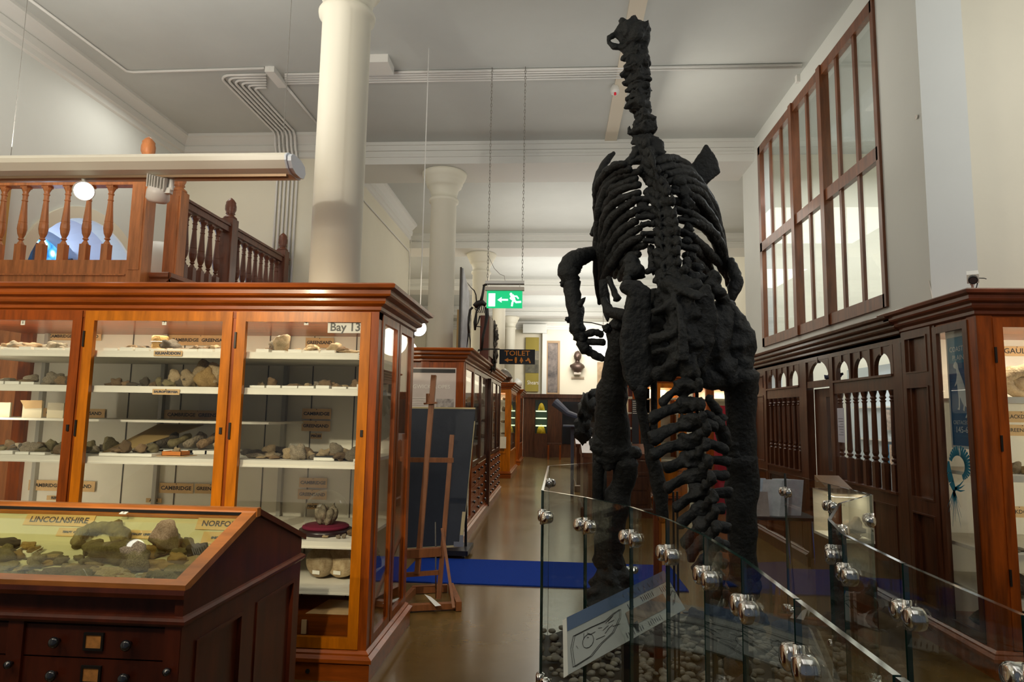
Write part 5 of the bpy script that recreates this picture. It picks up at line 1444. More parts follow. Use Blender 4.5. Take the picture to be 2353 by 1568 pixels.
rl(2304, 945, 2390, 972, 'BLACKDOWN', 'buff Blackdown label above the Greensand label in the case at the right edge', .055)
rl(2307, 976, 2392, 1003, 'GREENSAND', 'buff Greensand label under the Blackdown label in the case at the right edge', .052)
rl(2295, 1163, 2390, 1191, 'BLACKDOWN', 'low buff Blackdown label partly behind the case post at the right edge', .055)
for px, py, s_, wh in ((2294, 902, '5', 'below the large shell'), (2307, 1081, '4', 'beside the rounded stones'), (2316, 1268, '3', 'near the low Blackdown label'), (2325, 1380, '2', 'on the lowest white shelf'), (2331, 1522, '1', 'at the foot of the case')):
    p = W(px, py, Y=ry0 + .04)
    label('shelf_number', s_, p, .028, .034, PAPERW, .03, label_='small number %s card %s in the right-edge case' % (s_, wh), pin=False, cat='number card')
c = W(2345, 870, Y=4.62)
mb = MB()
pts = [c + Vector((.13 * math.cos(a), -.02 * a / 6, .13 * math.sin(a) * .75 + .0)) * (1 - a * .07) for a in [i * .35 for i in range(18)]]
mb.tube(pts, [.055 * (1 - i * .03) for i in range(18)], 10, rough=.4)
mb.blob(c, (.08, .05, .06), amp=.2)
lo = min(v.z for v in mb.v)
for v in mb.v: v.z += 1.716 - lo
tag(mb.build('large_shell', ST[3], None, True), 'large pale brown coiled shell under the Gault label', 'fossil')
for i, (px, py, s, mi, nm) in enumerate(((2300, 1045, .05, 3, 'small round brown stone at the post'), (2330, 1048, .07, 3, 'rounded brown stone near the number 4 card'), (2342, 1060, .045, 4, 'small brown nodule'), (2333, 1078, .08, 3, 'mottled brown ammonite'), (2350, 1075, .06, 4, 'ochre nodule cut by the picture edge'), (2310, 1050, .045, 4, 'flat chip beside the rounded stones'))):
    c = W(px, py, Y=4.6)
    rock((c.x, 4.62 - .03 * (i % 3), 1.2155), s, mi, (2, 5, 2, 4, 2, 3)[i], nm + ' in the case at the right edge')
for i in range(7):
    rock((2.84 + .05 * i, 4.5 + .04 * (i % 2), .7305), .05 + .02 * (i % 2), 1 if i % 2 else 3, 4, 'small flat shell on the shelf numbered 3 in the case at the right edge', 'flat shells on the right case shelf')
rock((2.98, 4.6, .451), (.34, .3, .26), 2, 3, 'large dark fossil block low in the case at the right edge')
rock((3.02, 4.62, .2), (.5, .4, .3), 2, 1, 'dark plesiosaur-like block at the foot of the case at the right edge')
# banner inside the side glass
bx = rx0 + 0.045
t = thing('blue_banner', 'blue Coastal Plains banner with a pale dinosaur behind the case side glass', 'banner', (bx, 4.62, 1.38))
by_a, by_b = 4.755, 4.50          # reading direction runs towards the viewer (decreasing y)
MB().box(bx, bx + .003, by_b - .01, by_a + .02, 1.37, 2.185).build('backing', mat('banner_backing', (.6, .62, .62), .6), t)
MB().box(bx - .002, bx, by_b, by_a, 1.39, 2.13).build('blue_field', BANB, t)
MB().box(bx - .003, bx - .0015, by_b, by_a, 1.95, 2.13).build('sky_band', BANB2, t)
U, V = (0, -1, 0), (0, 0, 1)
ym = (by_a + by_b) / 2
xt = bx - .004
text('COASTAL', .050, (xt, ym, 2.045), U, V, BANW, t, stretch=.95)
text('PLAINS', .050, (xt, ym, 1.985), U, V, BANW, t, stretch=.95)
text('CRETACEOUS', .037, (xt, ym, 1.545), U, V, BANW, t, stretch=.9)
text('145-65', .060, (xt, ym, 1.495), U, V, BANW, t, stretch=1.0)
text('MILLION YEARS AGO', .015, (xt, ym, 1.455), U, V, BANB2, t)
BW = by_a - by_b
def BV(u_, v_): return (xt, by_a - u_ * BW, v_)
sil = [(.28, 1.955), (.34, 1.965), (.42, 1.945), (.44, 1.91), (.50, 1.88), (.58, 1.84), (.66, 1.79), (.70, 1.74), (.76, 1.70), (.82, 1.65), (.80, 1.61), (.66, 1.575), (.62, 1.58), (.72, 1.615), (.72, 1.64), (.64, 1.66), (.60, 1.62), (.54, 1.63),
       (.58, 1.66), (.50, 1.69), (.44, 1.72), (.42, 1.66), (.40, 1.63), (.30, 1.635), (.36, 1.65), (.38, 1.70), (.36, 1.77), (.34, 1.81), (.24, 1.79), (.24, 1.80), (.32, 1.83), (.36, 1.87), (.34, 1.91), (.24, 1.92), (.22, 1.935)]
MB().add([BV(*q) for q in sil], [list(range(len(sil)))]).build('dinosaur_shape', BANW, t, normals=False)
# teal swirl print lower in the glass
t = thing('teal_decal', 'teal swirling ammonite decal on the side glass under the blue banner', 'decal', (rx0 + .01, 4.62, .8))
xg = rx0 + .006
mb = MB()
def ribbon(pts, wds):
    for (a, b), (wa, wb) in zip(zip(pts, pts[1:]), zip(wds, wds[1:])):
        p, q = Vector((xg, a[0], a[1])), Vector((xg, b[0], b[1]))
        d = (q - p).normalized()
        n2 = Vector((0, -d.z, d.y))
        mb.add([p - n2 * wa, p + n2 * wa, q + n2 * wb, q - n2 * wb], [(0, 1, 2, 3)])
cy_, cz_ = 4.63, 1.26
pts, wd = [], []
for i in range(22):
    a = 2.9 - i * .20
    R_ = .105 - .0012 * i
    pts.append((cy_ - R_ * math.cos(a), cz_ + R_ * math.sin(a)))
    wd.append(.016 + .022 * math.sin(min(PI, i / 21 * PI)))
ribbon(pts, wd)
ribbon([(4.755, 1.28), (4.752, 1.2), (4.735, 1.14), (4.70, 1.08)], [.01, .028, .03, .018])
for k in range(9):
    a = -2.4 + k * .22
    L = .16 + .05 * (k % 3)
    ribbon([(4.71, 1.09), (4.71 - .5 * L * math.cos(a) * -1 * .5, 1.09 + .5 * L * math.sin(a)), (4.71 + L * math.cos(a) * .55, 1.09 + L * math.sin(a))], [.006, .003, .001])
for k in range(3):
    ribbon([(4.70, 1.10), (4.64, 1.09 + .02 * k), (4.59, 1.10 + .035 * k)], [.008, .006, .001])
mb.build('print', BANT, t)
# small things on the case shelf seen through the side glass
tag(MB().box(2.78, 2.9, 4.52, 4.6, .7305, .75).build('specimen_box', PAPERW), 'white box with a small fossil seen through the side glass under the decal', 'box')
rock((2.84, 4.56, .7505), (.09, .06, .04), 1, 3, 'small grey fossil on the white box behind the side glass')

# CCTV camera
p = W(2235, 664, Y=4.5)
p.z = 2.395
t = thing('security_camera', 'white security camera on a short stem on the right-hand case', 'camera', (p.x, p.y, 2.39))
MB().lathe([(0, 0), (.02, 0), (.02, .004), (.008, .008), (.008, .07), (.014, .075), (.014, .1), (0, .1)], (p.x, p.y, 2.39), 14).build('stem', CHROME, t, True)
d_ = Vector((-.6, -1, -.45)).normalized()
c = Vector((p.x + .005, p.y, 2.515))
s_ = d_.cross(Vector((0, 0, 1))).normalized()
u_ = s_.cross(d_)
MB().obox(c - d_ * .02, d_ * .07, s_ * .033, u_ * .030).build('body', WHITEM, t)
MB().tube([c + d_ * .05, c + d_ * .10], .027, 16).build('lens', BLACKP, t)
MB().tube([c + d_ * .1, c + d_ * .102], .02, 16).build('lens_glass', mat('lens_glass', (.01, .01, .012), .05, spec=1), t)
MB().tube([c - d_ * .08, c - d_ * .1 + Vector((.03, 0, -.06)), c + Vector((.01, 0, -.10)), c + Vector((.03, 0, -.125))], .004, 6).build('cable', BLACKP, t)
MB().tube([c + d_ * .04 + s_ * -.03, c + d_ * .06 + s_ * -.06, c + d_ * .09 + s_ * -.07], .003, 6).build('adjuster', BLACKP, t)
MB().tube([W(2143, 646, X=2.955), W(2150, 670, X=2.95), W(2150, 690, X=2.94)], .004, 6)
tag(MB().tube([(2.92, 4.9, 2.40), (2.9, 5.2, 2.41), (2.95, 5.26, 2.46), (2.945, 5.3, 2.66)], .004, 6).build('loose_cable', PAPERW), 'thin loose cable lying along the top of the oak screen up the pier', 'cable')
p = W(2107, 269, X=2.945)
tag(MB().lathe([(0.0, 0), (.018, 0), (.018, .008), (0, .008)], p, 14, ax=(-1, 0, 0)).build('wall_disc', CHROME), 'tiny round metal disc on the pale pier', 'fixing')
p = W(1733, 800, X=2.945)
tag(MB().tube([p, p + Vector((0, 0, .14))], .006, 6).build('wall_hook', BRASSY), 'small dark hook on the pale wall beside the window frame', 'hook')

# ------------------------------------------------------------------ glass screen round the skeleton
FT = 1.2
fp = [(-.045, 4.60), (-.057, 3.11), (.132, 2.889), (.297, 2.624), (.389, 2.34), (.449, 2.03), (.473, 1.72), (.475, 1.36), (.475, .98), (.475, .6)]
fq = [(-.045, 4.60), (.60, 5.36), (1.40, 5.05), (1.485, 4.40), (1.495, 3.739), (1.497, 3.267), (1.20, 2.90), (.969, 2.432), (.89, 2.13), (.862, 1.72), (.86, 1.30), (.86, .9), (.86, .6)]
gs = thing('glass_screen', 'chest-high frameless glass screen with chrome clips curving round the skeleton', 'glass barrier', (.7, 3, 0))
TH = .006
def gpanel(a, b, i):
    a, b = Vector((*a, 0)), Vector((*b, 0))
    d = (b - a).normalized()
    a, b = a + d * .004, b - d * .004
    n2 = Vector((-d.y, d.x, 0)) * TH
    z0, z1 = .02, FT
    mb = MB()
    P_ = [a - n2, a + n2, b + n2, b - n2]
    vs = [(p.x, p.y, z0) for p in P_] + [(p.x, p.y, z1) for p in P_]
    mb.add(vs, [(1, 2, 6, 5), (3, 0, 4, 7)], 0)
    mb.add(vs, [(0, 1, 5, 4), (2, 3, 7, 6), (4, 5, 6, 7), (0, 3, 2, 1)], 1)
    return mb.build('glass_panel', [FGLASS, FEDGE], gs)
for i in range(len(fp) - 1): gpanel(fp[i], fp[i + 1], i)
for i in range(len(fq) - 1): gpanel(fq[i], fq[i + 1], i)
def clip(pt, dirs, z):
    c = Vector((*pt, z))
    mb = MB()
    for d in dirs:
        d = Vector((*d, 0)).normalized()
        n2 = Vector((-d.y, d.x, 0))
        q = c + d * .034
        mb.lathe([(0, -.022), (.018, -.022), (.026, -.017), (.028, -.010), (.028, .010), (.026, .017), (.018, .022), (0, .022)], q, 20, ax=n2)
    mb.tube([c + Vector((0, 0, -.035)), c + Vector((0, 0, .035))], .011, 12)
    mb.build('chrome_clip', CHROME, gs, True)
def clips(L, zs=(1.08, .35)):
    for i in range(1, len(L) - 1):
        a, b, c = Vector(L[i - 1]), Vector(L[i]), Vector(L[i + 1])
        for z in zs:
            clip(L[i], [(a - b), (c - b)], z)
clips(fp); clips(fq)
clip(fp[0], [Vector(fp[1]) - Vector(fp[0]), Vector(fq[1]) - Vector(fq[0])], 1.08)
# pebble bed
poly = [fp[0]] + fp[1:] + fq[:0:-1]
inner = [Vector((x, y)) for x, y in poly]
cen = Vector((.7, 3))
def inside(x, y, mrg=.03):
    n_, c_ = len(inner), False
    for i in range(n_):
        a, b = inner[i], inner[(i + 1) % n_]
        if (a.y > y) != (b.y > y) and x < (b.x - a.x) * (y - a.y) / (b.y - a.y) + a.x:
            c_ = not c_
    if not c_: return False
    for i in range(n_):
        a, b = inner[i], inner[(i + 1) % n_]
        ab = b - a
        t_ = max(0, min(1, (Vector((x, y)) - a).dot(ab) / max(ab.length_squared, 1e-9)))
        if (a + ab * t_ - Vector((x, y))).length < mrg: return False
    return True
MB().prism([(x, y, 0.0) for x, y in [(a * .999 + .0007, b) for a, b in poly]], (0, 0, .07)).build('plinth_tray', mat('tray_brown', (0.05, 0.035, 0.025), .6), gs)
pbm = MB()
ico = []
bm_ = bmesh.new(); bmesh.ops.create_icosphere(bm_, subdivisions=2, radius=1)
IV = [v.co.copy() for v in bm_.verts]; IF = [[v.index for v in f.verts] for f in bm_.faces]; bm_.free()
cnt = 0
pr_ = random.Random(3)
for k in range(2600):
    y = .6 + 4.6 * pr_.random() ** 1.1
    x = pr_.uniform(-.08, 1.52)
    if not inside(x, y, .035): continue
    r = pr_.uniform(.016, .031)
    sx, sy, sz = r * pr_.uniform(.9, 1.5), r * pr_.uniform(.8, 1.1), r * pr_.uniform(.5, .8)
    ca, sa = math.cos(k), math.sin(k)
    z = .085 + pr_.uniform(0, .035)
    vs = []
    for v in IV:
        p_ = v * (1 + .12 * noise.noise(v * 1.3 + Vector((k, 0, 0))))
        X_, Y_ = p_.x * sx, p_.y * sy
        vs.append((x + X_ * ca - Y_ * sa, y + X_ * sa + Y_ * ca, z + p_.z * sz))
    pbm.add(vs, IF)
    cnt += 1
PM = mat('pebbles', (0.13, 0.105, 0.075), .5, col2=(.36, .31, .24), vscale=11)
tag(pbm.build('pebble_bed', PM, None, True, normals=False), 'bed of rounded brown and grey pebbles under the skeleton inside the glass screen', 'pebbles', kind='stuff')

# information panel on a lectern
t = thing('information_panel', 'tilted white and blue information panel with a skull drawing inside the glass screen', 'panel', (.3, 3.0, .07))
A_, B_, C_, D_ = W(1302, 1420, Y=2.45), W(1525, 1312, Y=3.35), W(1575, 1400, Y=3.15), W(1305, 1552, Y=2.25)
# one flat board: fit its plane from three corners
u_ = (B_ - A_)
v_ = (D_ - A_)
nn = u_.cross(v_).normalized()
C_ = plane_hit(1575, 1400, A_, nn)
MB().prism([A_, B_, C_, D_], nn * -.02 if nn.z > 0 else nn * .02).build('board', mat('panel_white', (.66, .68, .62), .45), t)
up_ = nn if nn.z > 0 else -nn
def Q(a, b): return A_.lerp(B_, a).lerp(D_.lerp(C_, a), b) + up_ * .002
def quad(a0, a1, b0, b1, m_, nm, h=.0): return MB().add([Q(a0, b0) + up_ * h, Q(a1, b0) + up_ * h, Q(a1, b1) + up_ * h, Q(a0, b1) + up_ * h], [(0, 1, 2, 3)]).build(nm, m_, t, normals=False)
quad(0.0, 1.0, 0.0, .26, mat('panel_blue', (.12, .19, .33), .45), 'blue_band')
quad(.46, .86, .46, .78, mat('panel_picture', (.20, .15, .11), .5, col2=(.55, .40, .28), vscale=14), 'landscape_picture', .001)
mb = MB()
def ln(p, q, w_=.0012):
    d = (q - p).normalized(); n2 = d.cross(up_) * w_
    mb.add([p - n2, p + n2, q + n2, q - n2], [(0, 1, 2, 3)])
sk = [(.04, .40), (.02, .60), (.03, .92), (.14, .90), (.22, .78), (.32, .70), (.40, .50), (.42, .34), (.36, .36), (.28, .42), (.16, .40), (.04, .40)]
for r_ in (0, .012):
    for a, b in zip(sk, sk[1:]): ln(Q(a[0] + r_, a[1] + r_), Q(b[0] + r_, b[1] + r_), .0009)
for k in range(14):
    a0 = pr_.uniform(.06, .36); b0 = pr_.uniform(.44, .72)
    ln(Q(a0, b0), Q(a0 + pr_.uniform(-.05, .08), b0 + pr_.uniform(-.12, .06)), .001)
for k in range(12):
    a = .16 * 0 + k / 12 * 6.28
    ln(Q(.14 + .04 * math.cos(a), .62 + .12 * math.sin(a)), Q(.14 + .04 * math.cos(a + .5), .62 + .12 * math.sin(a + .5)))
mb.build('skull_drawing', INK, t, normals=False)
mb = MB()
for blk in ((.50, 3, .32, .44), (.64, 7, .30, .42), (.86, 4, .30, .44), (.42, 8, .84, .95), (.62, 7, .84, .95)):
    for k in range(blk[1]):
        a = blk[0] + k * .02
        ln(Q(a, blk[2] + .01 * (k % 2)), Q(a + .005, blk[3]), .0022)
mb.build('text_columns', BLUEINK, t, normals=False)
mb = MB()
for k in range(9):
    ln(Q(.48 + k * .055, .08 + .01 * (k % 3)), Q(.49 + k * .055, .20), .005)
mb.build('title_lettering', BANW, t, normals=False)
mb = MB()
for a, b in (((.90, .62), (.97, .50)), ((.97, .50), (1.0, .62)), ((.92, .78), (.98, .60)), ((.90, .80), (.93, .70)), ((.94, .40), (.99, .44))): ln(Q(*a), Q(*b), .0014)
mb.build('claw_drawing', INK, t, normals=False)
pc = (A_ + B_ + C_ + D_) / 4
MB().box(pc.x - .03, pc.x + .03, pc.y - .05, pc.y + .05, .07, pc.z - .03).build('stand', BLACKP, t)
# small text cards near the picture's bottom
for pts_, lab in ((((1830, 1496), (1882, 1543), (1872, 1556), (1802, 1529)), 'small white caption board with a blue end, low inside the glass screen'), (((1914, 1500), (1950, 1520), (1946, 1556), (1914, 1558)), 'second small white caption board glimpsed behind the glass screen corner')):
    P_ = [W(*q, Z=.30) for q in pts_]
    o = MB().prism(P_, (0, 0, .008)).build('caption_board', PAPERW)
    tag(o, lab, 'caption')
    c_ = sum(P_, Vector()) / 4
    MB().box(c_.x - .01, c_.x + .01, c_.y - .01, c_.y + .01, .09, .30).build('post', BLACKP, o)
    mb = MB()
    up_ = Vector((0, 0, 1))
    for k in range(6):
        f0 = .15 + k * .12
        ln(P_[0].lerp(P_[1], f0).lerp(P_[3].lerp(P_[2], f0), .25) + up_ * .009, P_[0].lerp(P_[1], f0).lerp(P_[3].lerp(P_[2], f0), .8) + up_ * .009, .0012)
    mb.build('text_lines', INK, o, normals=False)

# ------------------------------------------------------------------ leaflet table, clear box and distant furniture on the right
t = thing('leaflet_table', 'black-topped metal-legged table holding leaflets beside the oak screen', 'table', (1.85, 5.95, 0))
MB().box(1.62, 2.16, 5.62, 6.3, .72, .745).build('table_top', BLACKP, t)
for x, y in ((1.66, 5.66), (2.12, 5.66), (1.66, 6.26), (2.12, 6.26)):
    MB().tube([(x, y, .72), (x + (.03 if x > 1.8 else -.03), y + (-.02), 0)], .011, 8).build('leg', CHROME, t)
for i, (x, y, rz, col, nm) in enumerate(((1.72, 5.8, .1, (.62, .70, .80), 'pale blue leaflet standing at the back of the table'), (1.85, 5.74, -.35, (.60, .58, .60), 'white plastic leaflet fan with a teal stripe leaning on the table'), (1.97, 5.82, -.6, (.55, .55, .60), 'white leaflet leaning furthest out over the table'), (1.70, 5.68, .0, (.36, .30, .28), 'brown pamphlet stack at the table edge'))):
    o = MB().obox((x, y, .745 + .15), Vector((math.cos(rz), math.sin(rz), 0)) * .075, Vector((-math.sin(rz) * .1, .004, 0)), Vector((.18 * (i > 0) * (i < 3), .2, 1)).normalized() * (.15 if i < 3 else .1)).build('leaflet', mat('leaflet_%d' % i, col, .4, var=.15, vscale=14))
    zmn = min((o.matrix_world @ v.co).z if False else (v.co.z + o.location.z) for v in o.data.vertices)
    o.location.z += .7455 - zmn
    tag(o, nm, 'leaflet')
    if i == 1:
        o2 = MB().obox((x + .02, y - .012, .745 + .16), Vector((math.cos(rz), math.sin(rz), 0)) * .008, (0, .002, 0), Vector((.35, .2, 1)).normalized() * .11).build('teal_stripe', mat('teal_stripe', (.03, .25, .25), .4), o)
# clear display box with red-brown fragments
BX0, BX1, BY0, BY1 = 2.0, 2.27, 4.92, 5.32
t = thing('perspex_box', 'clear-sided display box of reddish-brown fragments on a dark stand beside the screen', 'display box', (2.1, 5.2, 0))
MB().box(BX0, BX1, BY0, BY1, .0, .68).build('stand', DARKW, t)
MB().box(BX0, BX1, BY0, BY1, .68, .70).build('floor_tray', WHITEP, t)
MB().box(BX1 - .006, BX1, BY0, BY1, .7, 1.02).box(BX0, BX1, BY1 - .006, BY1, .7, 1.02).build('back_walls', mat('box_backing', (.50, .44, .34), .6), t)
MB().box(BX0, BX0 + .006, BY0, BY1, .7, 1.0).box(BX0, BX1, BY0, BY0 + .006, .7, 1.0).build('clear_walls', GLASS, t)
MB().box(BX0, BX1, BY0, BY1, 1.02, 1.026).build('lid', GLASS, t)
pr_ = random.Random(11)
for i in range(16):
    rock((BX0 + .13 + .09 * pr_.random(), BY0 + .07 + .22 * pr_.random(), (.7005, .74)[i % 4 == 3]), (.11, .09, .10), 0 if i % 3 else 3, i % 6, 'reddish-brown fragment heaped in the clear display box', 'fragments in the clear display box')
t = thing('wooden_lectern', 'brown sloping wooden lectern top beyond the clear display box', 'lectern', (2.3, 5.75, 0))
MB().prism([(2.2, 5.5, .98), (2.2, 5.8, 1.08), (2.2, 5.8, .95), (2.2, 5.5, .88)], (.2, 0, 0)).build('top', mat('pale_oak', (.26, .15, .07), .5, var=.2), t)
MB().box(2.22, 2.38, 5.54, 5.78, 0, .9).build('body', DARKW, t)

def desk(x0, x1, y0, y1, h, lab):
    t = thing('desk_case', lab, 'display case', ((x0 + x1) / 2, (y0 + y1) / 2, 0))
    MB().box(x0 + .02, x1 - .02, y0 + .02, y1 - .02, .12, h - .12).build('body', DARKW, t)
    MB().ring(x0, x1, y0, y1, [(0, 0), (.02, 0), (.02, .12), (0, .14)]).build('plinth', DARKW, t)
    MB().prism([(x0, y0, h - .12), (x0, y0, h - .05), (x0, (y0 + y1) / 2, h + .08), (x0, y1, h - .05), (x0, y1, h - .12)], (x1 - x0, 0, 0)).build('sloping_top', DARKW, t)
    for z in (.2, .42, .64):
        MB().box(x0 + .08, x1 - .08, y0 + .008, y0 + .02, z, z + .19).build('drawer', DARKW, t)
    return t
desk(.42, 1.5, 10.4, 11.6, 1.02, 'dark desk case in the aisle nearest behind the glass screen')
desk(.42, 1.5, 13.6, 14.8, 1.02, 'dark desk case further down the aisle')
for (x0, x1, y0, y1, lab, wd) in ((1.02, 1.5, 11.75, 12.9, 'tall reddish glazed case with a black chart, seen between the hind leg and tail', WOOD), (1.75, 2.35, 12.0, 13.2, 'tall glazed case with a glowing orange post seen behind the tail', OAK)):
    simple_case(x0, x1, y0, y1, lab, wd, WOODH)
a, b = W(1452, 918, Y=11.7), W(1468, 1028, Y=11.7)
o = MB().box(a.x, b.x, 11.68, 11.7, b.z, a.z).build('black_chart', mat('black_chart', (.02, .022, .03), .5))
tag(o, 'narrow black chart with white lines hung on the reddish case', 'chart')
for k in range(7):
    MB().box(a.x + .01, b.x - .03 * (k % 2), 11.675, 11.678, a.z - .04 - k * .035, a.z - .03 - k * .035).build('text_line', PAPERW, o)
simple_case(2.75, 3.6, 12.2, 13.4, 'glazed case with bright white shelves seen between the tail and the standing leg', WOOD, WOODH)
tag(MB().box(2.65, 2.95, 11.0, 11.25, .0, 1.75).build('red_banner_stand', mat('crimson_cloth', (.42, .01, .03), .7)), 'crimson upright stand glimpsed beside the end of the oak screen', 'stand')
sk_ = MB().blob(W(1352, 940, Y=9.8), (.13, .3, .22), amp=.4, sub=3, seed=5).blob(W(1368, 915, Y=9.8), (.12, .2, .12), amp=.4, sub=3, seed=8).blob(W(1340, 985, Y=9.8), (.1, .2, .2), amp=.5, sub=3, seed=9)
lo = min(v.z for v in sk_.v)
sk_.box(.55, .75, 9.7, 9.9, 0, lo + .15)
tag(sk_.build('dark_skull_mount', BONE, None, True), 'lumpy dark mounted skull standing behind the skeleton leg', 'skull')
tag(MB().tube([W(1275, 925, Y=13), W(1305, 950, Y=12.9), W(1335, 960, Y=12.8)], [.09, .06, .04], 10).box(.15, .5, 12.6, 13.1, 1.33, 1.36).box(.3, .36, 12.8, 12.9, 0, 1.35).build('limb_shape', mat('blue_grey_limb', (.10, .12, .19), .6)), 'blue-grey limb-like shape on a white ledge far down the aisle', 'cast')  # tapered tube in place of a blurred arm
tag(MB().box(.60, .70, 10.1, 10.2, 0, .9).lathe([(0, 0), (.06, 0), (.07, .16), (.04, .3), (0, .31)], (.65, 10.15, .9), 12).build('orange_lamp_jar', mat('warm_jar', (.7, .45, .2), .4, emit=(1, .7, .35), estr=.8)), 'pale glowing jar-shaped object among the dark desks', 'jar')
# ------------------------------------------------------------------ the mounted skeleton
sk = thing('dinosaur_skeleton', 'towering black dinosaur skeleton standing upright with its long bony tail inside the glass screen', 'skeleton', (.7, 4.2, .09))
def S(l):
    return [W(a[0], a[1], Y=a[2]) for a in l]
def bone(name, l, r, seg=12, rough=.55, par=None, sub=4, extra=()):
    """tapered bone along pixel/depth stations with radii in pixels, smoothed between stations"""
    P, R = S(l), [q * a[2] / 1500 for q, a in zip(r if isinstance(r, (list, tuple)) else [r] * len(l), l)]
    pts, rad = [], []
    n_ = len(P)
    for i in range(n_ - 1):
        p0, p1, p2, p3 = P[max(i - 1, 0)], P[i], P[i + 1], P[min(i + 2, n_ - 1)]
        for k in range(sub):
            t_ = k / sub
            pts.append(0.5 * ((2 * p1) + (p2 - p0) * t_ + (2 * p0 - 5 * p1 + 4 * p2 - p3) * t_ ** 2 + (3 * p1 - p0 - 3 * p2 + p3) * t_ ** 3))
            rad.append(R[i] + (R[i + 1] - R[i]) * (3 * t_ ** 2 - 2 * t_ ** 3))
    pts.append(P[-1]); rad.append(R[-1])
    # rounded ends
    a, b = (pts[0] - pts[1]).normalized(), (pts[-1] - pts[-2]).normalized()
    pts = [pts[0] + a * rad[0] * .5] + pts + [pts[-1] + b * rad[-1] * .5]
    rad = [rad[0] * .55] + rad + [rad[-1] * .55]
    mb = MB().tube(pts, rad, seg, rough=rough)
    for e in extra:
        c, r_ = W(e[0], e[1], Y=e[2]), e[3] * e[2] / 1500
        mb.blob(c, (r_, r_, r_), amp=.3, sub=3, seed=e[0] * .01, freq=2.4)
    return mb.build(name, BONE, par or sk, True)
def lumps(name, l, amp=.3, remesh=0.0, par=None, tubes=()):
    mb = MB()
    for e in l:
        c = W(e[0], e[1], Y=e[2])
        k = e[2] / 1500
        mb.blob(c, (e[3] * k, (e[5] if len(e) > 5 else min(e[3], e[4])) * k, e[4] * k), amp=amp, sub=3, seed=(e[0] + e[1]) * .013, freq=2.3)
    for l_, r_ in tubes:
        P = S(l_)
        mb.tube(P, [q * a[2] / 1500 for q, a in zip(r_, l_)], 10, rough=.6)
    o = mb.build(name, BONE, par or sk, True)
    if remesh:
        m_ = o.modifiers.new('r', 'REMESH'); m_.mode = 'VOXEL'; m_.voxel_size = remesh; m_.use_smooth_shade = True
        d_ = o.modifiers.new('d', 'DISPLACE'); d_.texture = BT; d_.strength = .022; d_.mid_level = .5; d_.texture_coords = 'LOCAL'
    return o
BT = bpy.data.textures.new('bone_relief', 'CLOUDS'); BT.noise_scale = .05; BT.noise_depth = 3
BT2 = bpy.data.textures.new('bone_relief_fine', 'CLOUDS'); BT2.noise_scale = .03

# skull from behind
lumps('skull', [(1447, 75, 4.5, 24, 34, 34), (1474, 82, 4.5, 18, 32, 30), (1437, 62, 4.5, 14, 20), (1450, 110, 4.5, 22, 22), (1485, 78, 4.5, 11, 24), (1475, 120, 4.5, 16, 14), (1463, 75, 4.42, 16, 22), (1430, 50, 4.5, 8, 11), (1455, 47, 4.5, 9, 7), (1478, 56, 4.5, 14, 8)],
      amp=.35, remesh=.014, tubes=(([(1424, 60, 4.5), (1412, 78, 4.5), (1397, 88, 4.5), (1397, 98, 4.5), (1412, 108, 4.5), (1430, 112, 4.5)], [5, 6, 5, 4, 7, 8]), ([(1400, 90, 4.5), (1416, 84, 4.5), (1428, 96, 4.5)], [4, 5, 5])))
# neck vertebrae
for i, (x, y, Y, rx, ry) in enumerate([(a_[0], a_[1], a_[2], a_[3] * 1.32, a_[4] * 1.15) for a_ in ((1464, 128, 4.48, 23, 17), (1468, 147, 4.47, 23, 16), (1465, 166, 4.46, 25, 16), (1467, 185, 4.45, 24, 16), (1470, 204, 4.44, 22, 15), (1469, 222, 4.43, 22, 15), (1470, 240, 4.42, 23, 14), (1479, 262, 4.38, 15, 12), (1484, 280, 4.34, 20, 14), (1480, 300, 4.3, 24, 15))]):
    sg = -1 if i % 2 else 1
    lumps('neck_vertebra', [(x, y, Y, rx * .8, ry, rx), (x + rx * .55, y + 4 * sg, Y, rx * .35, ry * .7), (x - rx * .6, y - 3 * sg, Y, rx * .35, ry * .7), (x + 2, y - 4, Y - .06, rx * .3, ry * .9), (x - rx * .9, y + 6, Y, rx * .3, ry * .35)], amp=.45, remesh=.012)
lumps('neck_rib', [(1386 + 60, 300, 4.3, 4, 10)], amp=.3)
# upper back
TV = [(1478, 322, 4.25), (1484, 345, 4.2), (1490, 368, 4.16), (1498, 392, 4.12), (1505, 416, 4.08), (1510, 440, 4.05), (1514, 463, 4.02), (1518, 486, 4.0), (1520, 509, 3.98), (1522, 532, 3.96), (1522, 555, 3.94), (1523, 578, 3.92), (1524, 602, 3.9), (1528, 626, 3.88)]
NS = [(1484, 332), (1496, 350), (1500, 373), (1509, 395), (1521, 418), (1533, 438), (1544, 462), (1549, 490), (1553, 512), (1556, 533), (1557, 556), (1557, 580), (1560, 600), (1572, 622)]
for i, ((x, y, Y), (nx, ny)) in enumerate(zip(TV, NS)):
    w_ = 23 + (i < 4) * 4
    lumps('back_vertebra', [(x, y, Y, w_, 14, 16), (x - 8, y + 6, Y - .03, 9, 12), (x + 9, y, Y - .04, 10, 13), (nx, ny, Y - .13, 7.5, 15, 12), ((nx + x) / 2, (ny + y) / 2, Y - .08, 9, 14, 10)], amp=.4, remesh=.0125,
          tubes=(([(x, y, Y - .05), (x - 4, y + 10, Y - .08), (x + 4, y + 26, Y - .09)], [5, 5, 3]), ([(x + 8, y - 4, Y - .06), (x + 14, y + 14, Y - .08), (x + 20, y + 30, Y - .1)], [4, 5, 3])))
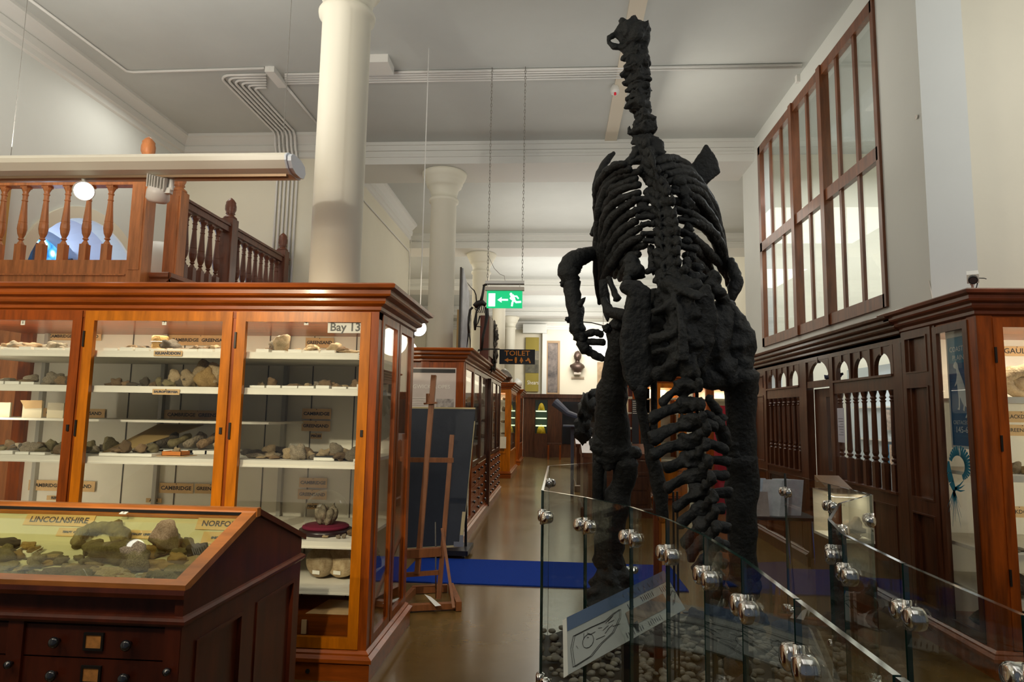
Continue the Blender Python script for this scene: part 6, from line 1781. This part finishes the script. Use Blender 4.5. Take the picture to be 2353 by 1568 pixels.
lumps('back_infill', [(1478, 392, 4.12, 14, 16, 10), (1486, 408, 4.1, 12, 12, 10), (1490, 440, 4.06, 12, 10, 10), (1488, 458, 4.05, 13, 9, 10), (1476, 470, 4.04, 14, 9, 10), (1492, 484, 4.02, 12, 10, 10), (1480, 494, 4.02, 12, 7, 10), (1492, 515, 4.0, 10, 8, 10), (1494, 542, 3.98, 10, 10, 10), (1496, 580, 3.96, 10, 20, 10), (1500, 610, 3.94, 12, 18, 10), (1560, 420, 4.05, 16, 16, 10), (1575, 445, 4.05, 16, 14, 10), (1580, 470, 4.04, 16, 12, 10), (1578, 495, 4.02, 12, 14, 10), (1582, 525, 4.0, 12, 14, 10), (1578, 555, 3.98, 14, 12, 10), (1590, 590, 3.96, 12, 12, 10)], amp=.4, remesh=.013)
# transverse processes of the back
for (x0, y0, x1, y1, r, Y) in ((1448, 375, 1480, 368, 7, 4.15), (1444, 398, 1476, 392, 7, 4.1), (1428, 381, 1478, 372, 7, 4.2), (1456, 460, 1496, 458, 9, 4.02), (1458, 484, 1502, 480, 10, 4.0), (1464, 500, 1502, 499, 8, 3.98), (1474, 517, 1502, 515, 8, 3.96), (1475, 538, 1505, 537, 7, 3.94), (1480, 554, 1505, 555, 7, 3.92),
                              (1540, 440, 1590, 448, 8, 4.05), (1530, 415, 1575, 408, 7, 4.1), (1552, 480, 1590, 492, 8, 4.0), (1558, 505, 1600, 512, 8, 4.0), (1562, 530, 1596, 545, 8, 3.98), (1560, 565, 1600, 575, 8, 3.95), (1486, 625, 1515, 618, 8, 3.9)):
    bone('transverse_process', [(x0, y0, Y), ((x0 + x1) / 2, (y0 + y1) / 2 - 1, Y), (x1, y1, Y)], [r, r * .8, r], seg=10, sub=3)
# ribs: (stations in crop units of the torso), depth grows towards the breastbone
def ribs(L, r, x0=1330, y0=330, k=.236, Ya=4.05, Yb=4.75):
    for j, l in enumerate(L):
        n_ = len(l)
        st = []
        for i, (a, b) in enumerate(l):
            f = i / (n_ - 1)
            st.append((x0 + a * k, y0 + b * k, Ya + (Yb - Ya) * (f ** 1.3) * (.85 + .04 * (j % 4))))
        rr = [r * (.9 + .35 * math.sin(PI * min(1, i / (n_ - 1) * 1.2))) * (1 if i < n_ - 1 else .6) for i in range(n_)]
        bone('rib', st, rr, seg=8, rough=.35, sub=5)
ribs([[(600, 270), (490, 300), (380, 330), (270, 450), (200, 650), (180, 900), (175, 1250), (200, 1560)],
      [(560, 340), (420, 400), (300, 470), (230, 620), (200, 900), (190, 1300)],
      [(590, 400), (410, 450), (300, 560), (230, 740), (205, 1000), (195, 1420)],
      [(590, 480), (410, 540), (300, 640), (240, 800), (215, 1050), (200, 1350), (205, 1530)],
      [(540, 560), (480, 600), (350, 700), (270, 850), (235, 1050), (220, 1300), (215, 1500)],
      [(620, 640), (500, 690), (390, 780), (300, 930), (250, 1100), (235, 1300), (220, 1480)],
      [(560, 760), (480, 800), (360, 920), (280, 1080), (245, 1250), (235, 1400)],
      [(600, 820), (480, 900), (390, 1000), (290, 1170), (235, 1320), (205, 1500)],
      [(620, 910), (500, 960), (400, 1060), (310, 1200), (240, 1330), (215, 1450)],
      [(650, 990), (520, 1020), (430, 1090), (320, 1280)],
      [(580, 1080), (500, 1110), (430, 1170), (380, 1240), (350, 1300)],
      [(560, 1150), (470, 1200), (420, 1280), (400, 1330)],
      [(450, 200), (340, 225), (250, 310), (190, 420), (170, 620), (180, 800)],
      [(500, 250), (400, 270), (290, 370), (220, 500), (190, 700), (185, 950)]], 9.5)
ribs([[(930, 450), (1000, 490), (1130, 540), (1230, 640), (1330, 800), (1400, 1000), (1440, 1200), (1450, 1330)],
      [(950, 340), (1090, 370), (1200, 450), (1300, 600), (1380, 850), (1440, 1150)],
      [(920, 440), (1100, 440), (1200, 500), (1320, 720), (1390, 950), (1430, 1180)],
      [(960, 650), (1130, 720), (1280, 850), (1380, 1000), (1430, 1200), (1450, 1380)],
      [(980, 740), (1160, 780), (1300, 900), (1380, 1080), (1440, 1300)],
      [(1010, 870), (1120, 930), (1240, 1050), (1350, 1150), (1430, 1300)],
      [(1040, 1010), (1130, 1040), (1230, 1120), (1310, 1270)],
      [(1040, 1090), (1130, 1150), (1220, 1230), (1280, 1300)],
      [(1060, 1180), (1120, 1230), (1180, 1270)],
      [(860, 380), (1000, 340), (1100, 380), (1230, 480), (1350, 760), (1400, 1000)],
      [(780, 250), (900, 230), (1050, 260), (1160, 370), (1250, 500), (1350, 780)],
      [(750, 180), (850, 150), (950, 160), (1050, 220), (1150, 340), (1260, 560)],
      [(900, 560), (1050, 590), (1180, 690), (1290, 880), (1370, 1100)],
      [(860, 300), (980, 290), (1120, 330), (1250, 500), (1340, 700), (1390, 900)]], 10.0)
lumps('back_tendons', [(1500 + 4 * i, 330 + 23 * i, 4.16 - .022 * i, 24 if i < 3 else 17, 15, 10) for i in range(14)], amp=.5, remesh=.013,
      tubes=[([(1488 + 5 * i, 340 + 22 * i, 4.0), (1500 + 5 * i, 362 + 22 * i, 3.97), (1506 + 4 * i, 392 + 22 * i, 3.96)], [4, 5, 3]) for i in range(12)] + [([(1530 + 3 * i, 400 + 20 * i, 3.96), (1522 + 4 * i, 424 + 20 * i, 3.94), (1530 + 3 * i, 446 + 20 * i, 3.93)], [4, 5, 3]) for i in range(9)])
lumps('lower_back', [(1528, 642, 3.86, 26, 16, 18), (1534, 660, 3.84, 24, 14, 18), (1556, 650, 3.8, 20, 16, 16), (1592, 636, 3.82, 16, 16, 14), (1612, 642, 3.86, 18, 13, 14), (1604, 616, 3.9, 16, 12, 14), (1580, 630, 3.84, 14, 16, 12)], amp=.4, remesh=.013,
      tubes=[([(1530, 628, 3.8), (1560, 640, 3.76), (1600, 648, 3.74)], [5, 7, 6]), ([(1540, 600, 3.82), (1556, 625, 3.78), (1580, 650, 3.74)], [4, 6, 5])])
lumps('pelvis_backing', [(1470, 700, 4.05, 34, 40), (1520, 700, 4.0, 36, 40), (1500, 760, 4.0, 50, 44), (1480, 830, 4.0, 40, 44), (1530, 830, 3.95, 44, 40), (1600, 730, 3.95, 40, 60), (1640, 800, 3.95, 40, 60), (1660, 720, 4.0, 30, 40), (1600, 840, 3.92, 36, 40), (1655, 760, 3.95, 30, 50), (1662, 850, 3.95, 36, 40)], amp=.2, remesh=.02)  # added backing lumps give the dark interior between hip and sacrum
# small upper projections and shoulder region
lumps('shoulder_bones', [(1508, 325, 4.25, 9, 12), (1520, 335, 4.25, 7, 12), (1497, 345, 4.22, 12, 16), (1512, 358, 4.2, 14, 18), (1535, 372, 4.2, 16, 10), (1556, 385, 4.25, 18, 12), (1580, 398, 4.3, 16, 12), (1462, 352, 4.2, 14, 18), (1447, 370, 4.2, 12, 10), (1424, 384, 4.3, 16, 8), (1404, 400, 4.35, 12, 14), (1388, 430, 4.4, 10, 18), (1600, 420, 4.4, 14, 16), (1622, 450, 4.45, 10, 22)], amp=.4, remesh=.014)
def plate(name, poly, Y, th, par=None, Yf=None):
    P = [W(x, y, Y=(Y if Yf is None else Yf(x, y))) for x, y in poly]
    mb = MB()
    mb.prism(P, (0, th, 0))
    o = mb.build(name, BONE, par or sk, True)
    m_ = o.modifiers.new('r', 'REMESH'); m_.mode = 'VOXEL'; m_.voxel_size = .013; m_.use_smooth_shade = True
    s_ = o.modifiers.new('s', 'SMOOTH'); s_.iterations = 6; s_.factor = .6
    d_ = o.modifiers.new('d', 'DISPLACE'); d_.texture = BT; d_.strength = .02; d_.mid_level = .5; d_.texture_coords = 'LOCAL'
    return o
plate('shoulder_blade', [(1620, 328), (1630, 332), (1650, 364), (1657, 394), (1636, 412), (1614, 436), (1578, 388), (1608, 352)], 4.45, .06)
bone('shoulder_blade', [(1411, 352, 4.5), (1398, 364, 4.5), (1382, 390, 4.5), (1370, 425, 4.5), (1367, 470, 4.5)], [5, 8, 10, 9, 5], seg=12, rough=.3)
bone('breast_bone', [(1362, 540, 4.7), (1368, 520, 4.7), (1374, 500, 4.7)], [7, 6, 5])
# arms
bone('upper_arm', [(1390, 575, 4.55), (1360, 582, 4.5), (1335, 592, 4.42)], [14, 17, 20], rough=.4)
bone('elbow', [(1340, 590, 4.42), (1318, 600, 4.38), (1306, 622, 4.36), (1312, 650, 4.36)], [18, 24, 26, 20], rough=.4)
bone('forearm', [(1312, 650, 4.36), (1318, 690, 4.34), (1324, 730, 4.32), (1328, 760, 4.3)], [21, 19, 18, 17], rough=.4, extra=[(1296, 652, 4.36, 9), (1306, 735, 4.32, 7)])
bone('thumb_spike', [(1330, 702, 4.3), (1338, 692, 4.3), (1345, 684, 4.3)], [8, 6, 1.5], rough=.2)
lumps('wrist', [(1324, 755, 4.3, 17, 18), (1336, 775, 4.3, 16, 16)], amp=.35, remesh=.012)
bone('finger', [(1335, 770, 4.3), (1352, 768, 4.28), (1368, 765, 4.27), (1384, 770, 4.27)], [10, 8, 8, 7])
bone('finger', [(1345, 785, 4.3), (1365, 786, 4.28), (1388, 788, 4.27)], [9, 8, 8])
bone('finger', [(1335, 785, 4.3), (1348, 803, 4.3), (1366, 815, 4.3), (1386, 825, 4.3)], [13, 13, 10, 8])
MB().tube(S([(1336, 740, 4.3), (1360, 742, 4.3), (1400, 752, 4.1)]), .004, 6).build('support_wire', BRASSY, sk)
bone('elbow', [(1676, 600, 4.5), (1688, 630, 4.45), (1690, 655, 4.42), (1680, 690, 4.4)], [10, 16, 17, 9], rough=.4)
# pelvis
plate('hip_blade', [(1425, 654), (1432, 640), (1470, 642), (1495, 660), (1500, 720), (1495, 780), (1500, 840), (1520, 850), (1515, 870), (1480, 896), (1455, 900), (1438, 875), (1426, 830), (1425, 780), (1434, 720), (1448, 680), (1436, 668), (1425, 668)], 3.72, .07)
plate('hip_blade', [(1590, 690), (1618, 652), (1634, 652), (1645, 690), (1652, 720), (1654, 745), (1640, 765), (1646, 785), (1632, 815), (1620, 845), (1600, 860), (1575, 860), (1570, 780)], 3.62, .1)
lumps('sacrum', [(1540, 660, 3.75, 28, 22), (1565, 680, 3.7, 24, 30), (1550, 710, 3.7, 30, 30), (1585, 720, 3.66, 30, 34), (1560, 760, 3.68, 34, 34), (1590, 790, 3.64, 28, 34), (1560, 820, 3.66, 30, 34), (1590, 850, 3.6, 20, 30), (1520, 680, 3.78, 18, 20), (1575, 650, 3.72, 10, 24), (1578, 610, 3.8, 10, 20), (1600, 660, 3.7, 16, 22), (1510, 700, 3.78, 14, 26), (1512, 860, 3.7, 18, 18), (1540, 860, 3.68, 18, 20)],
      amp=.3, remesh=.014,
      tubes=(([(1498, 720, 3.7), (1525, 708, 3.66), (1545, 690, 3.64)], [11, 9, 8]), ([(1494, 780, 3.7), (1530, 770, 3.64), (1560, 765, 3.6)], [12, 13, 9]), ([(1498, 815, 3.7), (1540, 800, 3.62), (1570, 790, 3.6)], [7, 7, 9]), ([(1505, 862, 3.7), (1550, 835, 3.6), (1575, 815, 3.58)], [10, 12, 10]),
             ([(1530, 640, 3.7), (1560, 665, 3.62), (1610, 690, 3.56)], [6, 7, 6]), ([(1528, 655, 3.7), (1555, 690, 3.62), (1575, 760, 3.56), (1580, 830, 3.52)], [6, 6, 6, 5]), ([(1545, 645, 3.7), (1580, 665, 3.62), (1630, 680, 3.56)], [6, 6, 5]), ([(1560, 700, 3.6), (1565, 750, 3.55), (1562, 830, 3.54)], [8, 7, 8])))
lumps('pubis', [(1452, 605, 3.95, 20, 22), (1462, 625, 3.92, 20, 20), (1448, 630, 3.92, 18, 14), (1440, 645, 3.85, 12, 12)], amp=.25, remesh=.014)
bone('pubis_rod', [(1398, 640, 4.2), (1408, 662, 4.18), (1418, 688, 4.15)], [8, 7, 9], rough=.3)
bone('pubis_rod', [(1388, 690, 4.2), (1398, 712, 4.1), (1418, 722, 4.0), (1440, 724, 3.9)], [8, 12, 13, 13], rough=.3)
plate('breast_plate', [(1376, 640), (1396, 640), (1404, 700), (1402, 738), (1394, 745), (1385, 712), (1378, 690)], 4.3, .04)
lumps('hip_knob', [(1640, 640, 3.85, 18, 20), (1630, 655, 3.82, 15, 12), (1655, 672, 3.82, 16, 12)], amp=.25, remesh=.013)
# standing leg on the left
bone('thigh_bone', [(1422, 745, 4.15), (1420, 800, 4.2), (1412, 860, 4.3), (1405, 930, 4.4), (1408, 1000, 4.5), (1412, 1040, 4.52)], [26, 28, 30, 38, 42, 38], rough=.25, seg=16, extra=[(1428, 745, 4.1, 22), (1395, 755, 4.12, 10)])
lumps('knee', [(1382, 1020, 4.5, 26, 30), (1430, 1045, 4.5, 30, 24), (1458, 1040, 4.48, 16, 14), (1400, 1055, 4.5, 30, 22)], amp=.3, remesh=.015)
bone('shin_bone', [(1440, 1060, 4.5), (1430, 1110, 4.55), (1412, 1170, 4.6), (1400, 1240, 4.62), (1400, 1300, 4.64)], [28, 26, 30, 32, 36], rough=.3, seg=14)
bone('shin_bone', [(1378, 1060, 4.52), (1374, 1130, 4.56), (1380, 1200, 4.62)], [14, 12, 14], rough=.3)
lumps('foot', [(1405, 1330, 4.6, 42, 36, 40), (1385, 1370, 4.55, 34, 26, 40), (1420, 1372, 4.5, 26, 26, 50), (1368, 1392, 4.4, 18, 10, 60), (1400, 1396, 4.4, 20, 10, 70), (1430, 1392, 4.35, 16, 10, 60)], amp=.3, remesh=.016)
# striding leg on the right
lumps('thigh_head', [(1686, 750, 4.0, 32, 34), (1706, 790, 4.0, 30, 50), (1680, 800, 4.0, 40, 50), (1650, 820, 3.95, 24, 36), (1716, 790, 4.05, 16, 42), (1670, 870, 3.95, 40, 30), (1700, 850, 3.98, 30, 30), (1728, 875, 4.0, 14, 24), (1740, 895, 4.0, 7, 14), (1620, 870, 3.9, 22, 24), (1642, 880, 3.9, 20, 18), (1676, 714, 3.98, 22, 20), (1662, 690, 3.95, 14, 22), (1648, 668, 3.9, 13, 24)], amp=.2, remesh=.018)
bone('thigh_bone', [(1700, 860, 4.0), (1704, 930, 4.02), (1706, 1000, 4.05), (1704, 1060, 4.06)], [42, 36, 34, 34], rough=.25, seg=16)
lumps('knee', [(1690, 1030, 4.05, 30, 26), (1718, 1040, 4.05, 20, 26), (1662, 1005, 4.05, 16, 24), (1650, 975, 4.05, 12, 20)], amp=.3, remesh=.015)
bone('shin_bone', [(1704, 1050, 4.06), (1704, 1120, 4.1), (1706, 1200, 4.12), (1710, 1290, 4.15), (1712, 1330, 4.18)], [36, 34, 32, 30, 34], rough=.3, seg=14)
lumps('foot', [(1712, 1350, 4.15, 34, 30, 40), (1705, 1400, 4.05, 30, 26, 60), (1690, 1425, 3.9, 16, 12, 70), (1725, 1428, 3.9, 18, 12, 70), (1745, 1415, 3.95, 14, 12, 50)], amp=.3, remesh=.016)
# ischium rods below the hip
bone('ischium', [(1470, 890, 3.75), (1474, 940, 3.8), (1484, 1000, 3.85), (1500, 1060, 3.88), (1516, 1120, 3.9), (1522, 1195, 3.92)], [16, 11, 11, 15, 17, 13], rough=.3)
bone('ischium', [(1502, 870, 3.8), (1503, 930, 3.82), (1502, 1000, 3.85)], [8, 7, 10], rough=.2)
bone('shoulder_of_tail', [(1628, 915, 3.6), (1645, 940, 3.62), (1658, 965, 3.64)], [11, 12, 13])
bone('shoulder_of_tail', [(1620, 950, 3.58), (1642, 968, 3.6), (1658, 990, 3.64), (1668, 1020, 3.66)], [8, 14, 15, 14])
# tail vertebrae with their side processes
TL = [(1572, 890, 3.58, (1515, 928), None, 16), (1576, 930, 3.56, (1490, 965), None, 16), (1582, 972, 3.53, (1492, 1012), (1650, 985), 17), (1588, 1014, 3.5, (1492, 1045), (1673, 1038), 17),
      (1594, 1056, 3.46, (1524, 1078), (1680, 1062), 17), (1600, 1096, 3.42, (1527, 1124), (1676, 1094), 17), (1606, 1134, 3.36, (1545, 1168), (1684, 1134), 16), (1612, 1172, 3.3, (1556, 1206), (1668, 1170), 15),
      (1618, 1208, 3.22, (1568, 1254), (1680, 1214), 15), (1624, 1246, 3.12, (1580, 1280), (1676, 1256), 14), (1630, 1284, 3.0, (1592, 1316), (1672, 1300), 14), (1638, 1326, 2.88, None, None, 15), (1648, 1366, 2.75, None, None, 16),
      (1658, 1406, 2.62, None, None, 17), (1668, 1446, 2.50, None, None, 18), (1680, 1488, 2.37, None, None, 18), (1694, 1532, 2.24, None, None, 18), (1710, 1580, 2.10, None, None, 18), (1730, 1630, 1.97, None, None, 18)]
NSP = [(1606, 884), (1610, 930), (1613, 962), (1624, 985), (1622, 1022), (1628, 1062), (1634, 1100), (1640, 1140), (1643, 1178), (1646, 1214), (1650, 1250), (1654, 1290), (1660, 1330), (1668, 1370), (1678, 1410), (1690, 1450), (1702, 1494), (1718, 1540), (1736, 1590)]
for i, (x, y, Y, l_, r_, w_) in enumerate(TL):
    nx, ny = NSP[i]
    Lp = [(x, y, Y, w_ * 1.6, w_ * 1.3, w_ * 1.3), (x - w_ * .7, y + 6, Y - .02, w_ * .6, w_ * .7), (x + w_ * .8, y - 4, Y - .03, w_ * .6, w_ * .8), (nx, ny, Y - .10, 9.5, 17, 13), ((x + nx) / 2, (y + ny) / 2, Y - .06, 10, 15, 12)]
    tb = []
    for e in (l_, r_):
        if e:
            mx_, my_ = (x + e[0]) / 2, (y + e[1]) / 2 - 3
            w1 = 15.5 if (e is l_ and i in (2, 3)) else 13.5
            tb.append(([(x, y, Y), (mx_, my_, Y), (e[0] + (4 if e is l_ else -4), e[1], Y), (e[0], e[1] + 1, Y)], [12, w1 * .85, w1, w1 * .6]))
        else:
            s_ = -1 if e is l_ else 1
    if l_ is None and r_ is None:
        tb = [([(x, y, Y), (x - 30, y + 10, Y)], [10, 6]), ([(x, y, Y), (x + 32, y + 2, Y)], [10, 6])]
    lumps('tail_vertebra', Lp, amp=.35, remesh=.011, tubes=tb)
# iron post and thin rods that carry it
m_ = mat('brown_post', (.055, .018, .010), .4)
a, b = W(1510, 1150, Y=4.0), W(1510, 1310, Y=4.0)
x_ = a.x
MB().box(x_ - .022, x_ + .022, 3.98, 4.02, .07, 1.15).build('support_post', m_, sk)
for (xa, ya, yb_, Y) in ((1556, 1130, 1290, 3.9), (1547, 1130, 1290, 3.9)):
    p = W(xa, ya, Y=Y)
    MB().tube([(p.x, Y, .07), (p.x, Y, p.z)], .006, 8).build('support_rod', BRASSY, sk)
p = W(1640, 1320, Y=2.85)
MB().tube([(p.x, p.y, .07), (p.x, p.y, p.z - .05)], .012, 8).build('support_rod', BRASSY, sk)
for o in [o_ for o_ in bpy.data.objects if o_.parent == sk and o_.name.startswith('shoulder_of_tail')]:
    o.name = 'chevron_bone'
# dark stones on the pebble bed
for (px, py, sx, nm) in ((1600, 1435, .22, 'large dark rock at the far edge of the pebble bed'), (1500, 1500, .20, 'dark knobbly rock among the pebbles beside the information panel'), (1805, 1480, .30, 'brown rugged rock near the small caption board')):
    c = W(px, py, Z=.10)
    rock(c, (sx, sx * .8, sx * .6), 2, 0, nm, name='rock', cat='rock')
# ------------------------------------------------------------------ light
wd = bpy.data.worlds.new('hall_light')
SC.world = wd
wd.use_nodes = True
wd.node_tree.nodes['Background'].inputs[0].default_value = (0.62, 0.68, 0.80, 1)
wd.node_tree.nodes['Background'].inputs[1].default_value = 0.13
UP = (PI, 0, 0)
WARM = (1.0, 0.965, 0.90)
# uplighters of the suspended beams, washing ceiling and upper walls
for i, (x, y, sx, sy, p) in enumerate(((-4.0, 4.3, 2.6, .25, 56), (0.6, 7.2, 3.0, 1.5, 16), (0.6, 12.8, 3.5, 2.5, 56), (-4.4, 12.0, 1.5, 1.5, 20), (0.6, 18.0, 4, 2.5, 120), (0.6, 23.5, 4, 2.5, 130), (0.6, 1.2, 3, 1.5, 26))):
    area('uplighter', (x, y, 3.42 if i == 0 else 3.6), sx, p, WARM if i not in (0, 1, 6) else (1, .96, .90), UP, sy)
# ceiling downlight wash in the further bays
for x, y, p in ((0.8, 13, 30), (0.8, 18, 40), (0.8, 23, 40), (-4.5, 17, 160)):
    area('ceiling_wash', (x, y, 5.35), 2.5, p, (1, .93, .82))
area('end_wall_wash', (1.0, 27.0, 4.8), 2.5, 150, (1, .93, .84), (math.radians(55), 0, 0))
area('hall_wash', (0.4, 7.0, 5.6), 3.0, 12, (1, .9, .78))
# pier / right wall and column wash
area('near_wash', (1.2, 0.5, 5.3), 3.0, 24, (1, .98, .95))
area('bay_wash', (4.6, 2.6, 4.6), 1.6, 54, (1, .985, .97), (math.radians(75), 0, 0))  # added light that brightens the bay wall
area('wall_wash', (1.0, 8.0, 4.6), 1.5, 22, (1, .92, .80), (0, math.radians(-75), 0))
area('column_wash', (-2.6, 2.4, 4.7), .8, 9, (1, .93, .80), (math.radians(75), 0, 0))
# office behind the screen
area('office_light', (4.6, 8.0, 5.4), 2.0, 150, (.92, .96, 1.0))
area('office_low', (3.7, 8.0, 2.25), 1.0, 14, (.9, .96, 1.0), sy=2.5)
# gallery daylight from the leaded window
area('gallery_daylight', (-6.45, AY, 3.4), 1.0, 8, (.72, .84, 1.0), (0, -PI / 2, 0))
area('gallery_fill', (-4.9, 7.6, 5.5), 1.0, 18, (1, .95, .85))
# inside the cases
area('case_light', (-2.6, 4.12, 2.10), 2.9, 16, (1, .86, .62), (math.radians(18), 0, 0), sy=.06)
area('case_light', (3.5, 4.55, 2.17), 1.4, 9, (1, .88, .68), (math.radians(14), 0, 0), sy=.06)
area('case_light', (-1.36, 10.4, 2.08), .15, 10, (1, .88, .7), sy=4.6)
area('case_light', (-1.42, 17.3, 2.08), .3, 9, (1, .85, .6), sy=2)
area('case_light', (2.0, 12.6, 2.08), .3, 12, (1, .85, .6), sy=1)
area('case_light', (3.2, 12.7, 2.08), .4, 12, (1, .85, .6), sy=1)
area('box_light', (2.13, 5.1, 1.015), .15, 1.6, (1, .85, .65))
for x in (-3.88, -2.995, -2.0075, -1.16):  # added strips hidden behind the stiles to brighten the shelves
    area('case_fill_strip', (x, 3.975, 1.2), .012, 13.0 if x != -1.16 else 11.0, (1, .88, .66), (PI / 2, 0, 0), sy=1.8)
for x in (2.77, 3.72):  # the same added strips for the right case
    area('case_fill_strip', (x, 4.42, 1.2), .012, 11.0, (1, .90, .70), (PI / 2, 0, 0), sy=1.9)
area('gallery_front_wash', (-3.4, .4, 3.9), 1.6, 74, (1, .88, .68), (math.radians(88), 0, 0))  # added soft light from the front for balustrade and lamp beam
spot('column_fill_spot', (-2.7, 1.6, 3.7), (-1.83, 5.2, 4.1), 120, 38, (1, .96, .88))  # added spot that brightens the nearest column
# unseen spots in front and over the hall, aimed at case fronts and desk
spot('front_spot', (-2.9, 0.0, 3.0), (-2.7, 4.2, 1.3), 360, 50, (1, .86, .60), blend=.6)
spot('front_spot', (-1.2, 0.6, 3.4), (-2.0, 2.6, 1.0), 60, 44, (1, .82, .56), blend=.8)
spot('case_spot', (-0.9, 0.4, 3.0), (-1.5, 4.3, 1.2), 260, 44, (1, .84, .60), blend=.6)
spot('right_spot', (1.6, 1.4, 3.4), (3.2, 4.6, 1.6), 90, 40, (1, .82, .56), blend=.8)
spot('poster_spot', (-.9, 5.8, 4.0), (-1.36, 7.8, 1.8), 110, 40, (1, .86, .66))
spot('aisle_spot', (0, 13, 5.2), (-.2, 12, 0), 170, 60, (1, .72, .38))
spot('aisle_spot', (0, 20, 5.2), (-.3, 17.5, 0), 70, 50, (1, .82, .5))
spot('orange_spot', (-.2, 13.2, 4.6), (-1.2, 16.4, 1.5), 120, 30, (1, .8, .5))
spot('orange_spot', (1.2, 9.6, 4.6), (2.0, 12.2, 1.2), 90, 36, (1, .8, .5))
spot('mat_spot', (-.6, 5.0, 5.3), (-.2, 6.1, 0), 110, 44, (.85, .92, 1.0))
spot('leaflet_fill_spot', (1.4, 5.0, 3.2), (1.85, 5.9, .85), 30, 24, (.95, .97, 1.0))  # added spot that brightens the leaflets
spot('easel_spot', (.4, 4.4, 4.2), (-1.1, 5.6, .9), 30, 36, (1, .86, .66))
SC.view_settings.view_transform = 'Standard'
SC.view_settings.look = 'None'
SC.view_settings.exposure = 0.0
SC.view_settings.gamma = 1.0
SC.view_settings.use_curve_mapping = False
c = SC.cycles
c.max_bounces = 6
c.diffuse_bounces = 3
c.glossy_bounces = 3
c.transmission_bounces = 4
c.transparent_max_bounces = 24
c.caustics_reflective = False
c.caustics_refractive = False
c.sample_clamp_indirect = 4.0
c.sample_clamp_direct = 0
c.use_adaptive_sampling = True
c.adaptive_threshold = 0.04
c.use_denoising = True
